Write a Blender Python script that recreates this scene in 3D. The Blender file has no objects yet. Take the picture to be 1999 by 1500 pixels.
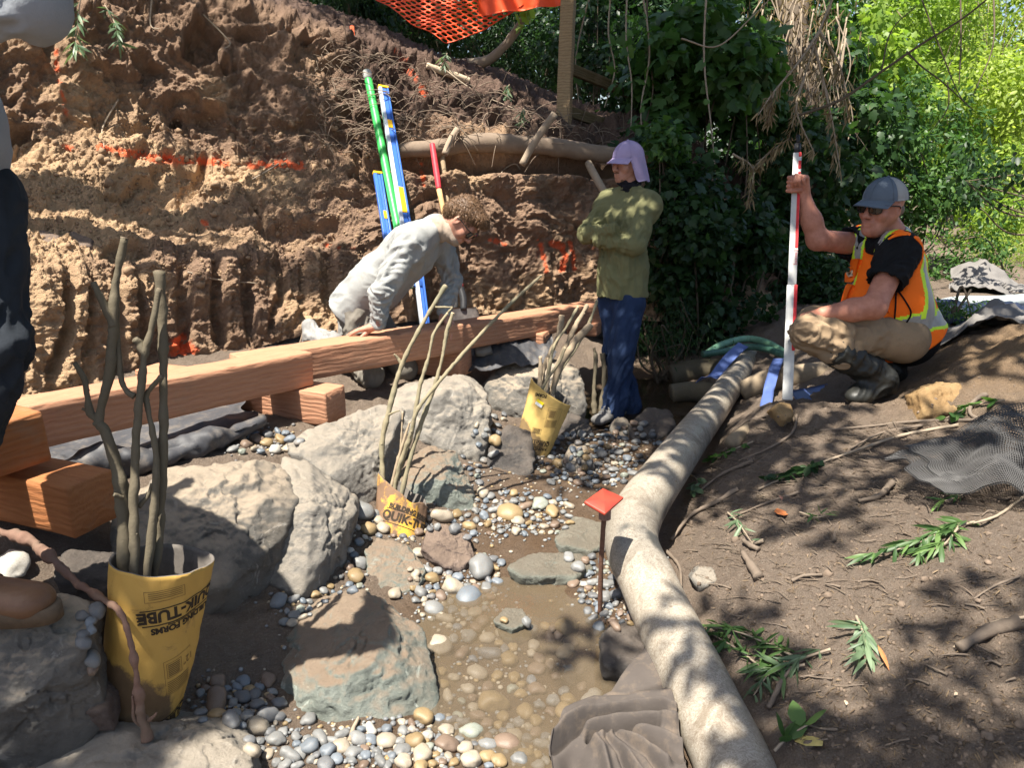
import bpy, bmesh, math, random
import numpy as np
from mathutils import Vector, Matrix
from mathutils.bvhtree import BVHTree

S = bpy.context.scene
C = S.collection
R = math.radians
rng = np.random.default_rng(11)
random.seed(11)

# ---------------------------------------------------------------- camera, sky, sun, exposure
PITCH, CZ, FPX = R(16.0), 1.6, 1500.0
cd = bpy.data.cameras.new('camera'); cam = bpy.data.objects.new('camera', cd); C.objects.link(cam)
cam.location = (0, 0, CZ); cam.rotation_euler = (R(90) - PITCH, 0, 0)
cd.sensor_fit = 'HORIZONTAL'; cd.angle = 2 * math.atan(999.5 / FPX)
cd.clip_start = 0.05; cd.clip_end = 800
S.camera = cam
SUN = Vector((-0.25, -0.28, 0.927)).normalized()
W = bpy.data.worlds.new('World'); S.world = W; W.use_nodes = True
nt = W.node_tree; bg = nt.nodes['Background']
sky = nt.nodes.new('ShaderNodeTexSky'); sky.sky_type = 'NISHITA'; sky.sun_disc = False
sky.sun_elevation = math.asin(SUN.z); sky.sun_rotation = math.atan2(SUN.x, SUN.y)
sky.air_density = 1.0; sky.dust_density = 2.0; sky.ozone_density = 1.0
nt.links.new(sky.outputs[0], bg.inputs[0]); bg.inputs[1].default_value = 0.075
ld = bpy.data.lights.new('sun', 'SUN'); ld.energy = 5.0; ld.angle = R(0.55); ld.color = (1.0, 0.94, 0.84)
lo = bpy.data.objects.new('sun', ld); C.objects.link(lo); lo.location = (-3, -3, 12)
lo.rotation_euler = SUN.to_track_quat('Z', 'Y').to_euler()
S.view_settings.view_transform = 'Standard'; S.view_settings.look = 'None'
S.view_settings.exposure = 1.48; S.view_settings.gamma = 1.0
S.cycles.max_bounces = 8; S.cycles.transparent_max_bounces = 12
S.cycles.use_denoising = True

# ---------------------------------------------------------------- maths helpers
sp, cp = math.sin(PITCH), math.cos(PITCH)
def at(px, py, t=None, Y=None, z=None):
    """a place in the world seen in direction (px, py), by range t, depth Y or height z"""
    u = (px - 999.5) / FPX; v = (750 - py) / FPX
    d = np.array([u, cp + v * sp, -sp + v * cp])
    if t is None:
        t = Y / d[1] if Y is not None else (z - CZ) / d[2]
    return np.array([0, 0, CZ]) + d * t
def pix(P):
    P = np.asarray(P, float) - np.array([0, 0, CZ])
    f = P[..., 1] * cp - P[..., 2] * sp; up = P[..., 1] * sp + P[..., 2] * cp
    return 999.5 + FPX * P[..., 0] / f, 750 - FPX * up / f
def V(*a): return np.array(a, float)
def unit(a): a = np.asarray(a, float); return a / (np.linalg.norm(a, axis=-1, keepdims=True) + 1e-12)

def _hash(i, j, k, seed):
    n = (i * 374761393 + j * 668265263 + k * 2147483647 + seed * 974634777) & 0xFFFFFFFF
    n = ((n ^ (n >> 13)) * 1274126177) & 0xFFFFFFFF
    n = ((n ^ (n >> 16)) * 2246822519) & 0xFFFFFFFF
    return ((n ^ (n >> 15)) & 0xFFFFFF) / float(0xFFFFFF)
def vnoise(P, seed=0):
    P = np.asarray(P, float); f = np.floor(P).astype(np.int64); w = P - f; w = w * w * w * (w * (w * 6 - 15) + 10)
    x, y, z = f[..., 0], f[..., 1], f[..., 2]; a, b, c = w[..., 0], w[..., 1], w[..., 2]
    r = 0
    for i in (0, 1):
        for j in (0, 1):
            for k in (0, 1):
                r = r + _hash(x + i, y + j, z + k, seed) * (a if i else 1 - a) * (b if j else 1 - b) * (c if k else 1 - c)
    return r * 2 - 1
def fbm(P, oct=4, seed=0, gain=.5, lac=2.03):
    P = np.asarray(P, float); s = 0; a = 1
    for o in range(oct):
        s = s + a * vnoise(P + 17.3 * o, seed + o); P = P * lac; a *= gain
    return s
def ridged(P, oct=3, seed=0):
    P = np.asarray(P, float); s = 0; a = 1
    for o in range(oct):
        s = s + a * (1 - np.abs(vnoise(P + 9.1 * o, seed + o)) * 2); P = P * 2.1; a *= .5
    return s
def worley(P, seed=0):
    P = np.asarray(P, float); f = np.floor(P).astype(np.int64); best = np.full(P.shape[:-1], 9.0)
    for i in (-1, 0, 1):
        for j in (-1, 0, 1):
            for k in (-1, 0, 1):
                c = f + np.array([i, j, k]); x, y, z = c[..., 0], c[..., 1], c[..., 2]
                q = np.stack([x + _hash(x, y, z, seed), y + _hash(x, y, z, seed + 1), z + _hash(x, y, z, seed + 2)], -1)
                best = np.minimum(best, ((q - P) ** 2).sum(-1))
    return np.sqrt(best)
def sstep(a, b, x): t = np.clip((x - a) / (b - a), 0, 1); return t * t * (3 - 2 * t)

# ---------------------------------------------------------------- object helpers
def mesh(name, verts, faces, smooth=True, attrs=None, mats=None, midx=None):
    """faces: a list of arrays (M,3) / (M,4), or python lists"""
    me = bpy.data.meshes.new(name)
    verts = np.asarray(verts, np.float32)
    fl = [np.asarray(f, np.int32) for f in (faces if isinstance(faces, list) and len(faces) and not isinstance(faces[0], (tuple, int)) and np.asarray(faces[0]).ndim == 2 else [faces])]
    fl = [f for f in fl if f.size]
    loops = np.concatenate([f.ravel() for f in fl]); counts = np.concatenate([np.full(len(f), f.shape[1], np.int32) for f in fl])
    me.vertices.add(len(verts)); me.vertices.foreach_set('co', verts.ravel())
    me.loops.add(len(loops)); me.loops.foreach_set('vertex_index', loops)
    me.polygons.add(len(counts)); st = np.concatenate([[0], np.cumsum(counts)[:-1]]).astype(np.int32)
    me.polygons.foreach_set('loop_start', st); me.polygons.foreach_set('loop_total', counts)
    me.update(calc_edges=True)
    me.polygons.foreach_set('use_smooth', np.full(len(counts), smooth, bool))
    for k, a in (attrs or {}).items():
        at_ = me.attributes.new(k, 'FLOAT', 'POINT'); at_.data.foreach_set('value', np.asarray(a, np.float32).ravel())
    if midx is not None: me.polygons.foreach_set('material_index', np.asarray(midx, np.int32))
    me.validate(); me.update()
    return me
def tag(o, label=None, cat=None, group=None, kind=None):
    if label: o['label'] = label
    if cat: o['category'] = cat
    if group: o['group'] = group
    if kind: o['kind'] = kind
    return o
def thing(name, label, cat, loc=(0, 0, 0), group=None):
    o = bpy.data.objects.new(name, None); C.objects.link(o); o.location = loc; o.empty_display_size = .05
    return tag(o, label, cat, group)
def base_of(o):
    p = np.zeros(3)
    while o is not None: p = p + np.array(o.location); o = o.parent
    return p
def put(name, me, m, parent=None, label=None, cat=None, group=None, kind=None):
    """link a mesh given in world coordinates; its origin moves to its parent's place or its own base"""
    o = bpy.data.objects.new(name, me)
    for x in (m if isinstance(m, (list, tuple)) else [m]): me.materials.append(x)
    n = len(me.vertices); co = np.empty(n * 3, np.float32); me.vertices.foreach_get('co', co); co = co.reshape(-1, 3)
    if parent is not None:
        co = co - base_of(parent).astype(np.float32); o.parent = parent
    elif kind is None or kind == 'thing':
        b = np.array([co[:, 0].mean(), co[:, 1].mean(), co[:, 2].min()], np.float32); co = co - b; o.location = b.tolist()
    me.vertices.foreach_set('co', co.ravel()); me.update()
    C.objects.link(o)
    return tag(o, label, cat, group, kind)

class MB:
    """collects pieces of ONE mesh"""
    def __init__(s): s.v = []; s.q = []; s.t = []; s.n = 0; s.a = []
    def add(s, v, q=None, t=None, a=0.0):
        v = np.asarray(v, float).reshape(-1, 3); s.v.append(v)
        if q is not None and len(q): s.q.append(np.asarray(q, int) + s.n)
        if t is not None and len(t): s.t.append(np.asarray(t, int) + s.n)
        s.a.append(np.broadcast_to(np.asarray(a, float), (len(v),))); s.n += len(v); return s
    def mesh(s, name, smooth=True):
        f = []
        if s.q: f.append(np.concatenate(s.q))
        if s.t: f.append(np.concatenate(s.t))
        return mesh(name, np.concatenate(s.v), f, smooth, {'rnd': np.concatenate(s.a)})
    def put(s, name, m, parent=None, smooth=True, **k): return put(name, s.mesh(name, smooth), m, parent, **k)

def frame(d, up=(0, 0, 1)):
    d = unit(d); up = np.asarray(up, float)
    if abs(d @ unit(up)) > .97: up = V(1, 0, 0)
    a = unit(np.cross(up, d)); b = np.cross(d, a); return a, b, d
def spline(pts, n):
    """Catmull-Rom through the points, n samples (works for any number of columns)"""
    p = np.asarray(pts, float)
    if len(p) < 3:
        t = np.linspace(0, 1, n)[:, None]; return p[0] * (1 - t) + p[-1] * t
    q = np.vstack([2 * p[0] - p[1], p, 2 * p[-1] - p[-2]]); m = len(p) - 1
    s = np.linspace(0, m, n); i = np.minimum(s.astype(int), m - 1); t = (s - i)[:, None]
    a, b, c, d = q[i], q[i + 1], q[i + 2], q[i + 3]
    return .5 * (2 * b + (c - a) * t + (2 * a - 5 * b + 4 * c - d) * t ** 2 + (3 * b - a - 3 * c + d) * t ** 3)
def tube(mb, pts, radii, seg=10, n=None, caps=True, flat=1.0, rough=0, seed=0, a=0.0, up=(0, 0, 1), thick=None):
    """a tapering tube along a smooth path; thick=wall makes it an open pipe"""
    P = np.asarray(pts, float); r = np.broadcast_to(np.asarray(radii, float), (len(P),))
    if n: PR = spline(np.column_stack([P, r]), n); P, r = PR[:, :3], np.maximum(PR[:, 3], 1e-4)
    T = np.gradient(P, axis=0); T = unit(T); a0, b0, _ = frame(T[0], up); th = np.linspace(0, 2 * np.pi, seg, endpoint=False)
    rings = []
    A = a0
    for i in range(len(P)):
        A = unit(A - (A @ T[i]) * T[i]); B = np.cross(T[i], A)
        ring = P[i] + r[i] * (np.cos(th)[:, None] * A + flat * np.sin(th)[:, None] * B)
        rings.append(ring)
    v = np.concatenate(rings)
    if rough: v = v + (v - np.repeat(P, seg, 0)) * (rough * fbm(v * (0.35 / max(r.mean(), 1e-3)), 3, seed))[:, None]
    m = len(P); i, j = np.meshgrid(np.arange(m - 1), np.arange(seg), indexing='ij'); i = i.ravel(); j = j.ravel(); j2 = (j + 1) % seg
    q = np.stack([i * seg + j, i * seg + j2, (i + 1) * seg + j2, (i + 1) * seg + j], 1)
    if thick:
        vi = np.repeat(P, seg, 0) + (v - np.repeat(P, seg, 0)) * (1 - thick / np.repeat(r, seg))[:, None]
        o = m * seg; qi = q[:, ::-1] + o; k = np.arange(seg); k2 = (k + 1) % seg
        e0 = np.stack([k2, k, k + o, k2 + o], 1); e1 = np.stack([k, k2, k2 + o, k + o], 1) + (m - 1) * seg
        mb.add(np.vstack([v, vi]), np.vstack([q, qi, e0, e1]), None, a); return mb
    if caps:
        k = np.arange(seg); k2 = (k + 1) % seg; c0 = len(v); v = np.vstack([v, P[0], P[-1]])
        t = np.vstack([np.stack([k2, k, np.full(seg, c0)], 1), np.stack([k + (m - 1) * seg, k2 + (m - 1) * seg, np.full(seg, c0 + 1)], 1)])
    else: t = None
    mb.add(v, q, t, a); return mb
BOXQ = np.array([[0, 3, 2, 1], [4, 5, 6, 7], [0, 1, 5, 4], [1, 2, 6, 5], [2, 3, 7, 6], [3, 0, 4, 7]])
def timber(p0, p1, w, h, n=60, bev=.006, seed=0, wear=.0015, up=(0, 0, 1)):
    """a sawn timber from p0 to p1 (centres of its ends) with softened arrises and rough faces -> (verts, quads, tris)"""
    p0, p1 = np.asarray(p0, float), np.asarray(p1, float); a, b, d = frame(p1 - p0, up)
    L = np.linalg.norm(p1 - p0); k = 5
    pr = []
    for sx, sy in ((-1, -1), (1, -1), (1, 1), (-1, 1)):
        nx = {(-1, -1): (1, -1), (1, -1): (1, 1), (1, 1): (-1, 1), (-1, 1): (-1, -1)}[(sx, sy)]
        for i in range(8):
            f = i / 8.0; e = .03
            X = sx + (nx[0] - sx) * (e + (1 - 2 * e) * i / 7.0); Yy = sy + (nx[1] - sy) * (e + (1 - 2 * e) * i / 7.0)
            pr.append((X, Yy))
    pr = np.array(pr) * [w / 2, h / 2]; m = len(pr)
    s = np.concatenate([[0, bev], np.linspace(bev, L - bev, n)[1:-1], [L - bev, L]])
    sc = np.ones(len(s)); sc[0] = sc[-1] = 1 - 2 * bev / w
    v = p0 + (pr[None, :, 0, None] * sc[:, None, None]) * a + (pr[None, :, 1, None] * sc[:, None, None]) * b + s[:, None, None] * d
    v = v.reshape(-1, 3); q0 = np.stack([np.tile(pr[:, 0], len(s)), np.tile(pr[:, 1], len(s)), np.repeat(s, m)], 1)
    v = v + (unit(np.tile(pr, (len(s), 1)) @ np.stack([a, b])) * (wear * fbm(q0 * [60, 60, 9], 3, seed))[:, None])
    i, j = np.meshgrid(np.arange(len(s) - 1), np.arange(m), indexing='ij'); i = i.ravel(); j = j.ravel(); j2 = (j + 1) % m
    q = np.stack([i * m + j, i * m + j2, (i + 1) * m + j2, (i + 1) * m + j], 1)
    c0 = len(v); v = np.vstack([v, p0, p1]); kk = np.arange(m); k2 = (kk + 1) % m
    t = np.vstack([np.stack([k2, kk, np.full(m, c0)], 1), np.stack([kk + (len(s) - 1) * m, k2 + (len(s) - 1) * m, np.full(m, c0 + 1)], 1)])
    return v, q, t
def grid(Pf, nu, nv):
    i, j = np.meshgrid(np.arange(nu - 1), np.arange(nv - 1), indexing='ij'); i = i.ravel(); j = j.ravel()
    return np.stack([i * nv + j, (i + 1) * nv + j, (i + 1) * nv + j + 1, i * nv + j + 1], 1)
def normals(P):
    """P (nu,nv,3) -> unit normals"""
    return unit(np.cross(np.gradient(P, axis=0), np.gradient(P, axis=1)))
_ico = {}
def ico(n):
    if n not in _ico:
        b = bmesh.new(); bmesh.ops.create_icosphere(b, subdivisions=n, radius=1)
        _ico[n] = (np.array([x.co[:] for x in b.verts]), np.array([[x.index for x in f.verts] for f in b.faces])); b.free()
    v, f = _ico[n]; return v.copy(), f

# ---------------------------------------------------------------- materials
class Mat:
    def __init__(s, name, rough=.8, spec=.3, **k):
        s.m = bpy.data.materials.new(name); s.m.use_nodes = True; s.t = s.m.node_tree; s.b = s.t.nodes['Principled BSDF']
        s.b.inputs['Roughness'].default_value = rough; s.b.inputs['Specular IOR Level'].default_value = spec
        for a, b in k.items(): s.b.inputs[a.replace('_', ' ')].default_value = b
        s._co = None
    def n(s, t, **k):
        x = s.t.nodes.new('ShaderNode' + t)
        for a, b in k.items():
            if hasattr(x, a): setattr(x, a, b)
            else: s.set(x.inputs[a.replace('_', ' ')], b)
        return x
    def set(s, i, val):
        if hasattr(val, 'is_output'): s.t.links.new(val, i)
        else: i.default_value = val if not isinstance(val, tuple) or len(val) != 3 or i.type != 'RGBA' else (*val, 1)
    def co(s, scale=None, kind='Object'):
        o = s.n('TexCoord').outputs[kind]
        if scale is not None:
            mp = s.n('Mapping'); s.t.links.new(o, mp.inputs[0]); mp.inputs['Scale'].default_value = scale if isinstance(scale, tuple) else (scale,) * 3; o = mp.outputs[0]
        return o
    def noise(s, scale, detail=5, rough=.6, co=None, dist=0.):
        x = s.n('TexNoise'); x.inputs['Scale'].default_value = scale; x.inputs['Detail'].default_value = detail; x.inputs['Roughness'].default_value = rough; x.inputs['Distortion'].default_value = dist
        s.t.links.new(co or s.co(), x.inputs['Vector']); return x.outputs['Fac']
    def vor(s, scale, co=None, feature='F1', out='Distance'):
        x = s.n('TexVoronoi'); x.feature = feature; x.inputs['Scale'].default_value = scale
        s.t.links.new(co or s.co(), x.inputs['Vector']); return x.outputs[out]
    def attr(s, name): x = s.n('Attribute'); x.attribute_name = name; return x.outputs['Fac']
    def rand(s): return s.n('ObjectInfo').outputs['Random']
    def ramp(s, fac, *stops):
        x = s.n('ValToRGB'); e = x.color_ramp.elements
        while len(e) < len(stops): e.new(.5)
        for el, (p, c) in zip(e, stops): el.position = p; el.color = (*c, 1) if isinstance(c, tuple) else (c, c, c, 1)
        s.t.links.new(fac, x.inputs[0]); return x.outputs[0]
    def mix(s, fac, a, b, mode='MIX'):
        x = s.n('Mix'); x.data_type = 'RGBA'; x.blend_type = mode
        s.set(x.inputs[0], fac); s.set(x.inputs[6], a); s.set(x.inputs[7], b); return x.outputs[2]
    def math(s, op, a, b=0.0):
        x = s.n('Math'); x.operation = op; s.set(x.inputs[0], a); s.set(x.inputs[1], b); return x.outputs[0]
    def upz(s): 
        x = s.n('SeparateXYZ'); s.t.links.new(s.n('NewGeometry').outputs['Normal'], x.inputs[0]); return x.outputs[2]
    def color(s, c): s.set(s.b.inputs['Base Color'], c); return s
    def rough(s, c): s.set(s.b.inputs['Roughness'], c); return s
    def bump(s, h, strength=.5, dist=.01):
        x = s.n('Bump'); x.inputs['Strength'].default_value = strength; x.inputs['Distance'].default_value = dist; s.set(x.inputs['Height'], h)
        if s.b.inputs['Normal'].is_linked: s.t.links.new(s.b.inputs['Normal'].links[0].from_socket, x.inputs['Normal'])
        s.t.links.new(x.outputs[0], s.b.inputs['Normal']); return s
def simple(name, col, rough=.7, var=.25, scale=30, spec=.3, bump=.0, bscale=200, **k):
    m = Mat(name, rough, spec, **k); d = tuple(c * (1 - var) for c in col); l = tuple(min(1, c * (1 + var)) for c in col)
    m.color(m.ramp(m.noise(scale, 6, .65), (.3, d), (.7, l)))
    if bump: m.bump(m.noise(bscale, 4), bump, .004)
    return m.m
# ---------------------------------------------------------------- ground: creek bed and right bank in one sheet
GP = np.array([
 (0.1,1.2,.0),(0.12,1.8,-.035),(-.1,2.15,-.075),(.25,2.2,-.085),(.1,2.5,-.045),(.1,2.8,.0),(.2,3.2,.03),(.25,3.7,.04),(.5,4.3,.02),(.62,4.75,.0),(.95,5.4,-.02),(1.25,6.5,.03),(1.6,8,.1),
 (-.45,1.8,.035),(-.2,1.75,.012),(-.5,2.2,.03),(-.9,1.85,.10),(-.75,1.5,.1),(-1.3,1.4,.28),(-1.7,1.6,.4),(-1.5,2.3,.38),(-.55,2.8,.10),(-1.0,2.8,.3),(-.9,3.4,.36),(-.35,3.3,.12),(-.45,3.9,.25),(-.1,4.1,.10),(-1.2,4.1,.41),(-2.0,3.3,.42),(-2.6,2.5,.45),(-.3,4.7,.32),(.15,5.3,.22),(-1.6,4.7,.46),(-.4,5.6,.45),(.5,6.0,.3),(-3,4,.45),(-2,6,.5),
 (.42,1.7,-.02),(.62,1.5,.10),(.9,1.4,.22),(1.1,1.35,.32),(1.6,1.5,.48),(.42,2.4,.03),(.62,2.2,.12),(.8,2.3,.24),(1.2,2.4,.37),(2.0,2.4,.52),(.75,3.0,.08),(1.0,3.1,.24),(1.5,3.1,.38),(2.2,3.2,.58),(3.2,3.2,.75),
 (1.05,3.9,.08),(1.38,3.85,.37),(1.9,3.9,.40),(1.35,4.7,.1),(1.75,4.7,.32),(2.3,4.9,.46),(3.2,4.9,.47),(2.0,6,.42),(3.2,6.5,.5),(5,5.2,.5),(4,9,.45),(2.34,3.59,.70),(2.66,3.95,.78),(3.1,3.6,.95),(2,9,.4),(7,8,.5),(6,14,.8),(0,10,.5),(-4,9,.6),(0,14,.5),(3,0,.5),(0,0,-.08),(-2.5,.5,.4),(5,1,.9),(-5,2,.6)])
def _tps(r2): return np.where(r2 > 1e-12, .5 * r2 * np.log(np.maximum(r2, 1e-12)), 0)
_d2 = ((GP[:, None, :2] - GP[None, :, :2]) ** 2).sum(-1); _n = len(GP)
_A = np.zeros((_n + 3, _n + 3)); _A[:_n, :_n] = _tps(_d2) + 1e-3 * np.eye(_n); _A[:_n, _n] = 1; _A[:_n, _n + 1:] = GP[:, :2]; _A[_n:, :_n] = _A[:_n, _n:].T
_wt = np.linalg.solve(_A, np.concatenate([GP[:, 2], np.zeros(3)]))
def gz0(x, y):
    x = np.asarray(x, float); y = np.asarray(y, float); xc = np.clip(x, -5, 7); yc = np.clip(y, -.2, 14)
    r = _wt[_n] + _wt[_n + 1] * xc + _wt[_n + 2] * yc
    for i in range(_n): r = r + _wt[i] * _tps((xc - GP[i, 0]) ** 2 + (yc - GP[i, 1]) ** 2)
    return r
def creek(x, y):
    """0 on the banks, 1 in the creek bed"""
    cx = np.interp(y, [0, 1.8, 2.6, 3.7, 4.8, 6.5, 9], [.1, .05, .05, .2, .65, 1.25, 1.8]); w = np.interp(y, [0, 2, 3, 5, 8], [.45, .42, .42, .4, .4])
    return 1 - sstep(w * .8, w * 1.5, np.abs(x - cx))
def gz(x, y, fine=True):
    z = gz0(x, y); x = np.asarray(x, float); y = np.asarray(y, float)
    P = np.stack([x, y, np.zeros_like(x)], -1); c = creek(x, y); rb = sstep(.7, 1.1, x - np.interp(y, [1.5, 2.5, 5], [0, 0, .9]) + .2)
    z = z + (1 - c) * (.020 * fbm(P * 3.1, 4, 3) + rb * .010 * ridged(P * V(5, 9, 1), 3, 8)) + c * .010 * fbm(P * 5, 3, 5)
    mnd = np.exp(-(((x - 2.5) / .5) ** 2 + ((y - 3.75) / .5) ** 2))
    z = z + mnd * (.045 * np.maximum(0, .6 - worley(P * 7, 41)) + .03 * fbm(P * 6, 3, 43))
    if fine: z = z + (1 - .7 * c) * (.009 * fbm(P * 19, 4, 21, .6) + .010 * np.maximum(0, .42 - worley(P * 17, 31)) * (vnoise(P * 6, 40) > -.1) + .006 * np.maximum(0, .5 - worley(P * 44, 33)))
    return z
def graded(lo, a, b, hi, step, far=22):
    k = np.linspace(0, 1, far + 1)[1:] ** 2.5
    return np.concatenate([(a - k * (a - lo))[::-1], np.arange(a, b, step), b + k * (hi - b)])
gx = graded(-300, -2.7, 3.4, 300, .0105)
gy = np.concatenate([1.15 - (np.linspace(0, 1, 21)[1:] ** 2.5 * 300)[::-1], 1.15 + np.cumsum(np.linspace(.006, .02, 430)), ])
gy = np.concatenate([gy, gy[-1] + np.linspace(0, 1, 31)[1:] ** 2.5 * 400])
GX, GY = np.meshgrid(gx, gy, indexing='ij')
GZ = gz(GX, GY)
gv = np.stack([GX, GY, GZ], -1)
wet = np.clip(creek(GX, GY) * sstep(.16, .03, GZ), 0, 1)
wet = np.maximum(wet, .9 * sstep(.10, -.01, GZ))
soil = Mat('soil', .93, .2)
n1 = soil.noise(1.7, 6, .65); n2 = soil.noise(38, 6, .7); n3 = soil.vor(120)
dry = soil.mix(n1, (.108, .083, .064), (.265, .21, .163)); dry = soil.mix(soil.ramp(n2, (.35, 0.), (.75, 1.)), dry, (.165, .122, .09))
dry = soil.mix(soil.ramp(soil.noise(7, 4, .6), (.55, 0.), (.72, .55)), dry, (.235, .18, .13))
dry = soil.mix(soil.ramp(n3, (.1, .55), (.3, 0.)), dry, (.30, .26, .21))
wetc = soil.mix(n2, (.085, .052, .03), (.15, .098, .06))
wf = soil.math('MULTIPLY', soil.attr('wet'), soil.ramp(soil.noise(5, 4), (.3, .55), (.6, 1.)))
dry = soil.mix(soil.math('MULTIPLY', soil.attr('clay'), soil.ramp(n1, (.25, .5), (.6, 1.))), dry, soil.mix(n2, (.19, .115, .055), (.38, .25, .13)))
soil.color(soil.mix(wf, dry, wetc)); soil.rough(soil.ramp(wf, (0., .95), (1., .38)))
soil.bump(soil.noise(70, 10, .8), .9, .03); soil.bump(soil.vor(110), .5, .010)
put('ground', mesh('ground', gv.reshape(-1, 3), grid(None, len(gx), len(gy)), True, {'wet': wet, 'clay': np.exp(-(((GX - 2.5) / .55) ** 2 + ((GY - 3.75) / .55) ** 2)) * .9}), soil.m, kind='structure')

# ---------------------------------------------------------------- the dug bank on the left
cols = [(-900, [(1500,1.6),(900,1.7),(700,2.0),(500,2.6),(150,2.8),(-300,3.0),(-400,4.2)]),
 (-500, [(1010,2.75),(640,2.85),(490,3.3),(330,4.1),(100,4.4),(-150,4.7),(-200,6)]),
 (0, [(815,3.66),(545,3.88),(400,4.45),(230,5.0),(90,5.2),(-60,5.45),(-110,6.6)]),
 (300, [(735,4.4),(505,4.7),(380,5.2),(262,5.6),(100,5.85),(-45,6.1),(-90,7.2)]),
 (600, [(655,5.0),(505,5.3),(410,5.65),(320,5.95),(190,6.2),(58,6.6),(-5,7.8)]),
 (750, [(636,5.4),(420,5.65),(345,5.9),(280,6.1),(190,6.4),(105,6.9),(62,8.2)]),
 (900, [(618,5.65),(400,5.85),(335,5.95),(280,6.1),(200,6.6),(145,7.3),(110,8.6)]),
 (1130, [(600,5.9),(400,6.05),(335,6.12),(290,6.25),(262,6.8),(240,7.4),(215,8.8)]),
 (1320, [(640,6.0),(420,6.3),(350,6.4),(310,6.5),(280,7),(262,7.6),(235,9)]),
 (1600, [(700,5.9),(600,7.5),(560,8.0),(520,8.5),(500,9),(490,9.6),(480,11)])]
cpx = np.array([c[0] for c in cols], float)
K = np.array([[at(c[0], a, Y=b) for a, b in c[1]] for c in cols])          # (ncol, 7, 3)
nu, nv = 760, 430
upx = np.concatenate([np.linspace(-900, -80, 80)[:-1], np.linspace(-80, 1320, 640), np.linspace(1320, 1600, 42)[1:]]); nu = len(upx)
kv = np.interp(np.linspace(0, 1, nv), [0, .30, .48, .66, .84, .95, 1], np.arange(7))
tmp = np.zeros((nu, 7, 3))
for a in range(7):
    for b in range(3): tmp[:, a, b] = np.interp(upx, cpx, K[:, a, b])
ker = np.hanning(61); ker /= ker.sum()
for a in range(7):
    for b in range(3):
        e = np.pad(tmp[:, a, b], 30, mode='reflect', reflect_type='odd'); tmp[:, a, b] = np.convolve(e, ker, 'valid')
B = np.zeros((nu, nv, 3))
for a in range(nu): B[a] = np.stack([np.interp(kv, np.arange(7), tmp[a, :, b]) for b in range(3)], -1)
k2 = np.hanning(23); k2 /= k2.sum()
for b in range(3):
    e = np.pad(B[:, :, b], ((0, 0), (11, 11)), mode='reflect', reflect_type='odd')
    B[:, :, b] = np.apply_along_axis(lambda r: np.convolve(r, k2, 'valid'), 1, e)
N = normals(B)
BU, BV = np.meshgrid(upx, kv, indexing='ij')
low = 1 - sstep(.8, 1.15, BV); mid = sstep(.9, 1.2, BV) * (1 - sstep(2.6, 3.2, BV)); upp = sstep(2.6, 3.1, BV) * (1 - sstep(4.8, 5.2, BV))
right = sstep(640, 760, BU)
wp = B + .12 * np.stack([fbm(B * 2.2, 3, 50), fbm(B * 2.2, 3, 51), fbm(B * 2.2, 3, 52)], -1)
big = fbm(wp * V(1.6, 1.6, 2.2), 3, 60)
clod = np.maximum(0, .62 - worley(wp * 5.2, 61)); clod2 = np.maximum(0, .6 - worley(wp * 13, 63)); clod3 = np.maximum(0, .55 - worley(wp * 32, 65))
groove = np.abs(((BU + 26 * vnoise(np.stack([BU / 90, BV * 1.4, 0 * BU], -1), 70)) / 62.0) % 1 - .5) * 2
teeth = (sstep(.15, .6, groove) - .5) * low * (1 - right) * sstep(.03, .25, BV) * (.6 + .5 * vnoise(np.stack([BU / 60, BV * 0, 0 * BU], -1), 71))
ribs = np.sin((BU * 1.0 + BV * 60 + 35 * vnoise(np.stack([BU / 70, BV * 2, 0 * BU], -1), 72)) / 17.0) * right * (1 - sstep(1.6, 2.1, BV))
d = .07 * big + .19 * clod * (.25 * low * (1 - right) + .35 * mid + .9 * upp + .7 * right * low) + .085 * clod2 * (.7 + .6 * vnoise(wp * 3, 66)) + .032 * clod3 + .02 * np.maximum(0, .5 - worley(wp * 62, 67)) + .10 * teeth + .045 * ribs
d += .06 * ridged(wp * V(2.2, 2.2, 3.4), 3, 74) * (upp + .5 * right * low) - .03 * upp + .05 * np.maximum(0, .5 - worley(wp * V(8, 8, 9), 69)) * (upp + right)
d += .016 * fbm(B * 24, 4, 76, .6)
d -= .16 * sstep(.50, .66, fbm(wp * V(2.6, 2.6, 4), 2, 78)) * (upp + .6 * mid)
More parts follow.
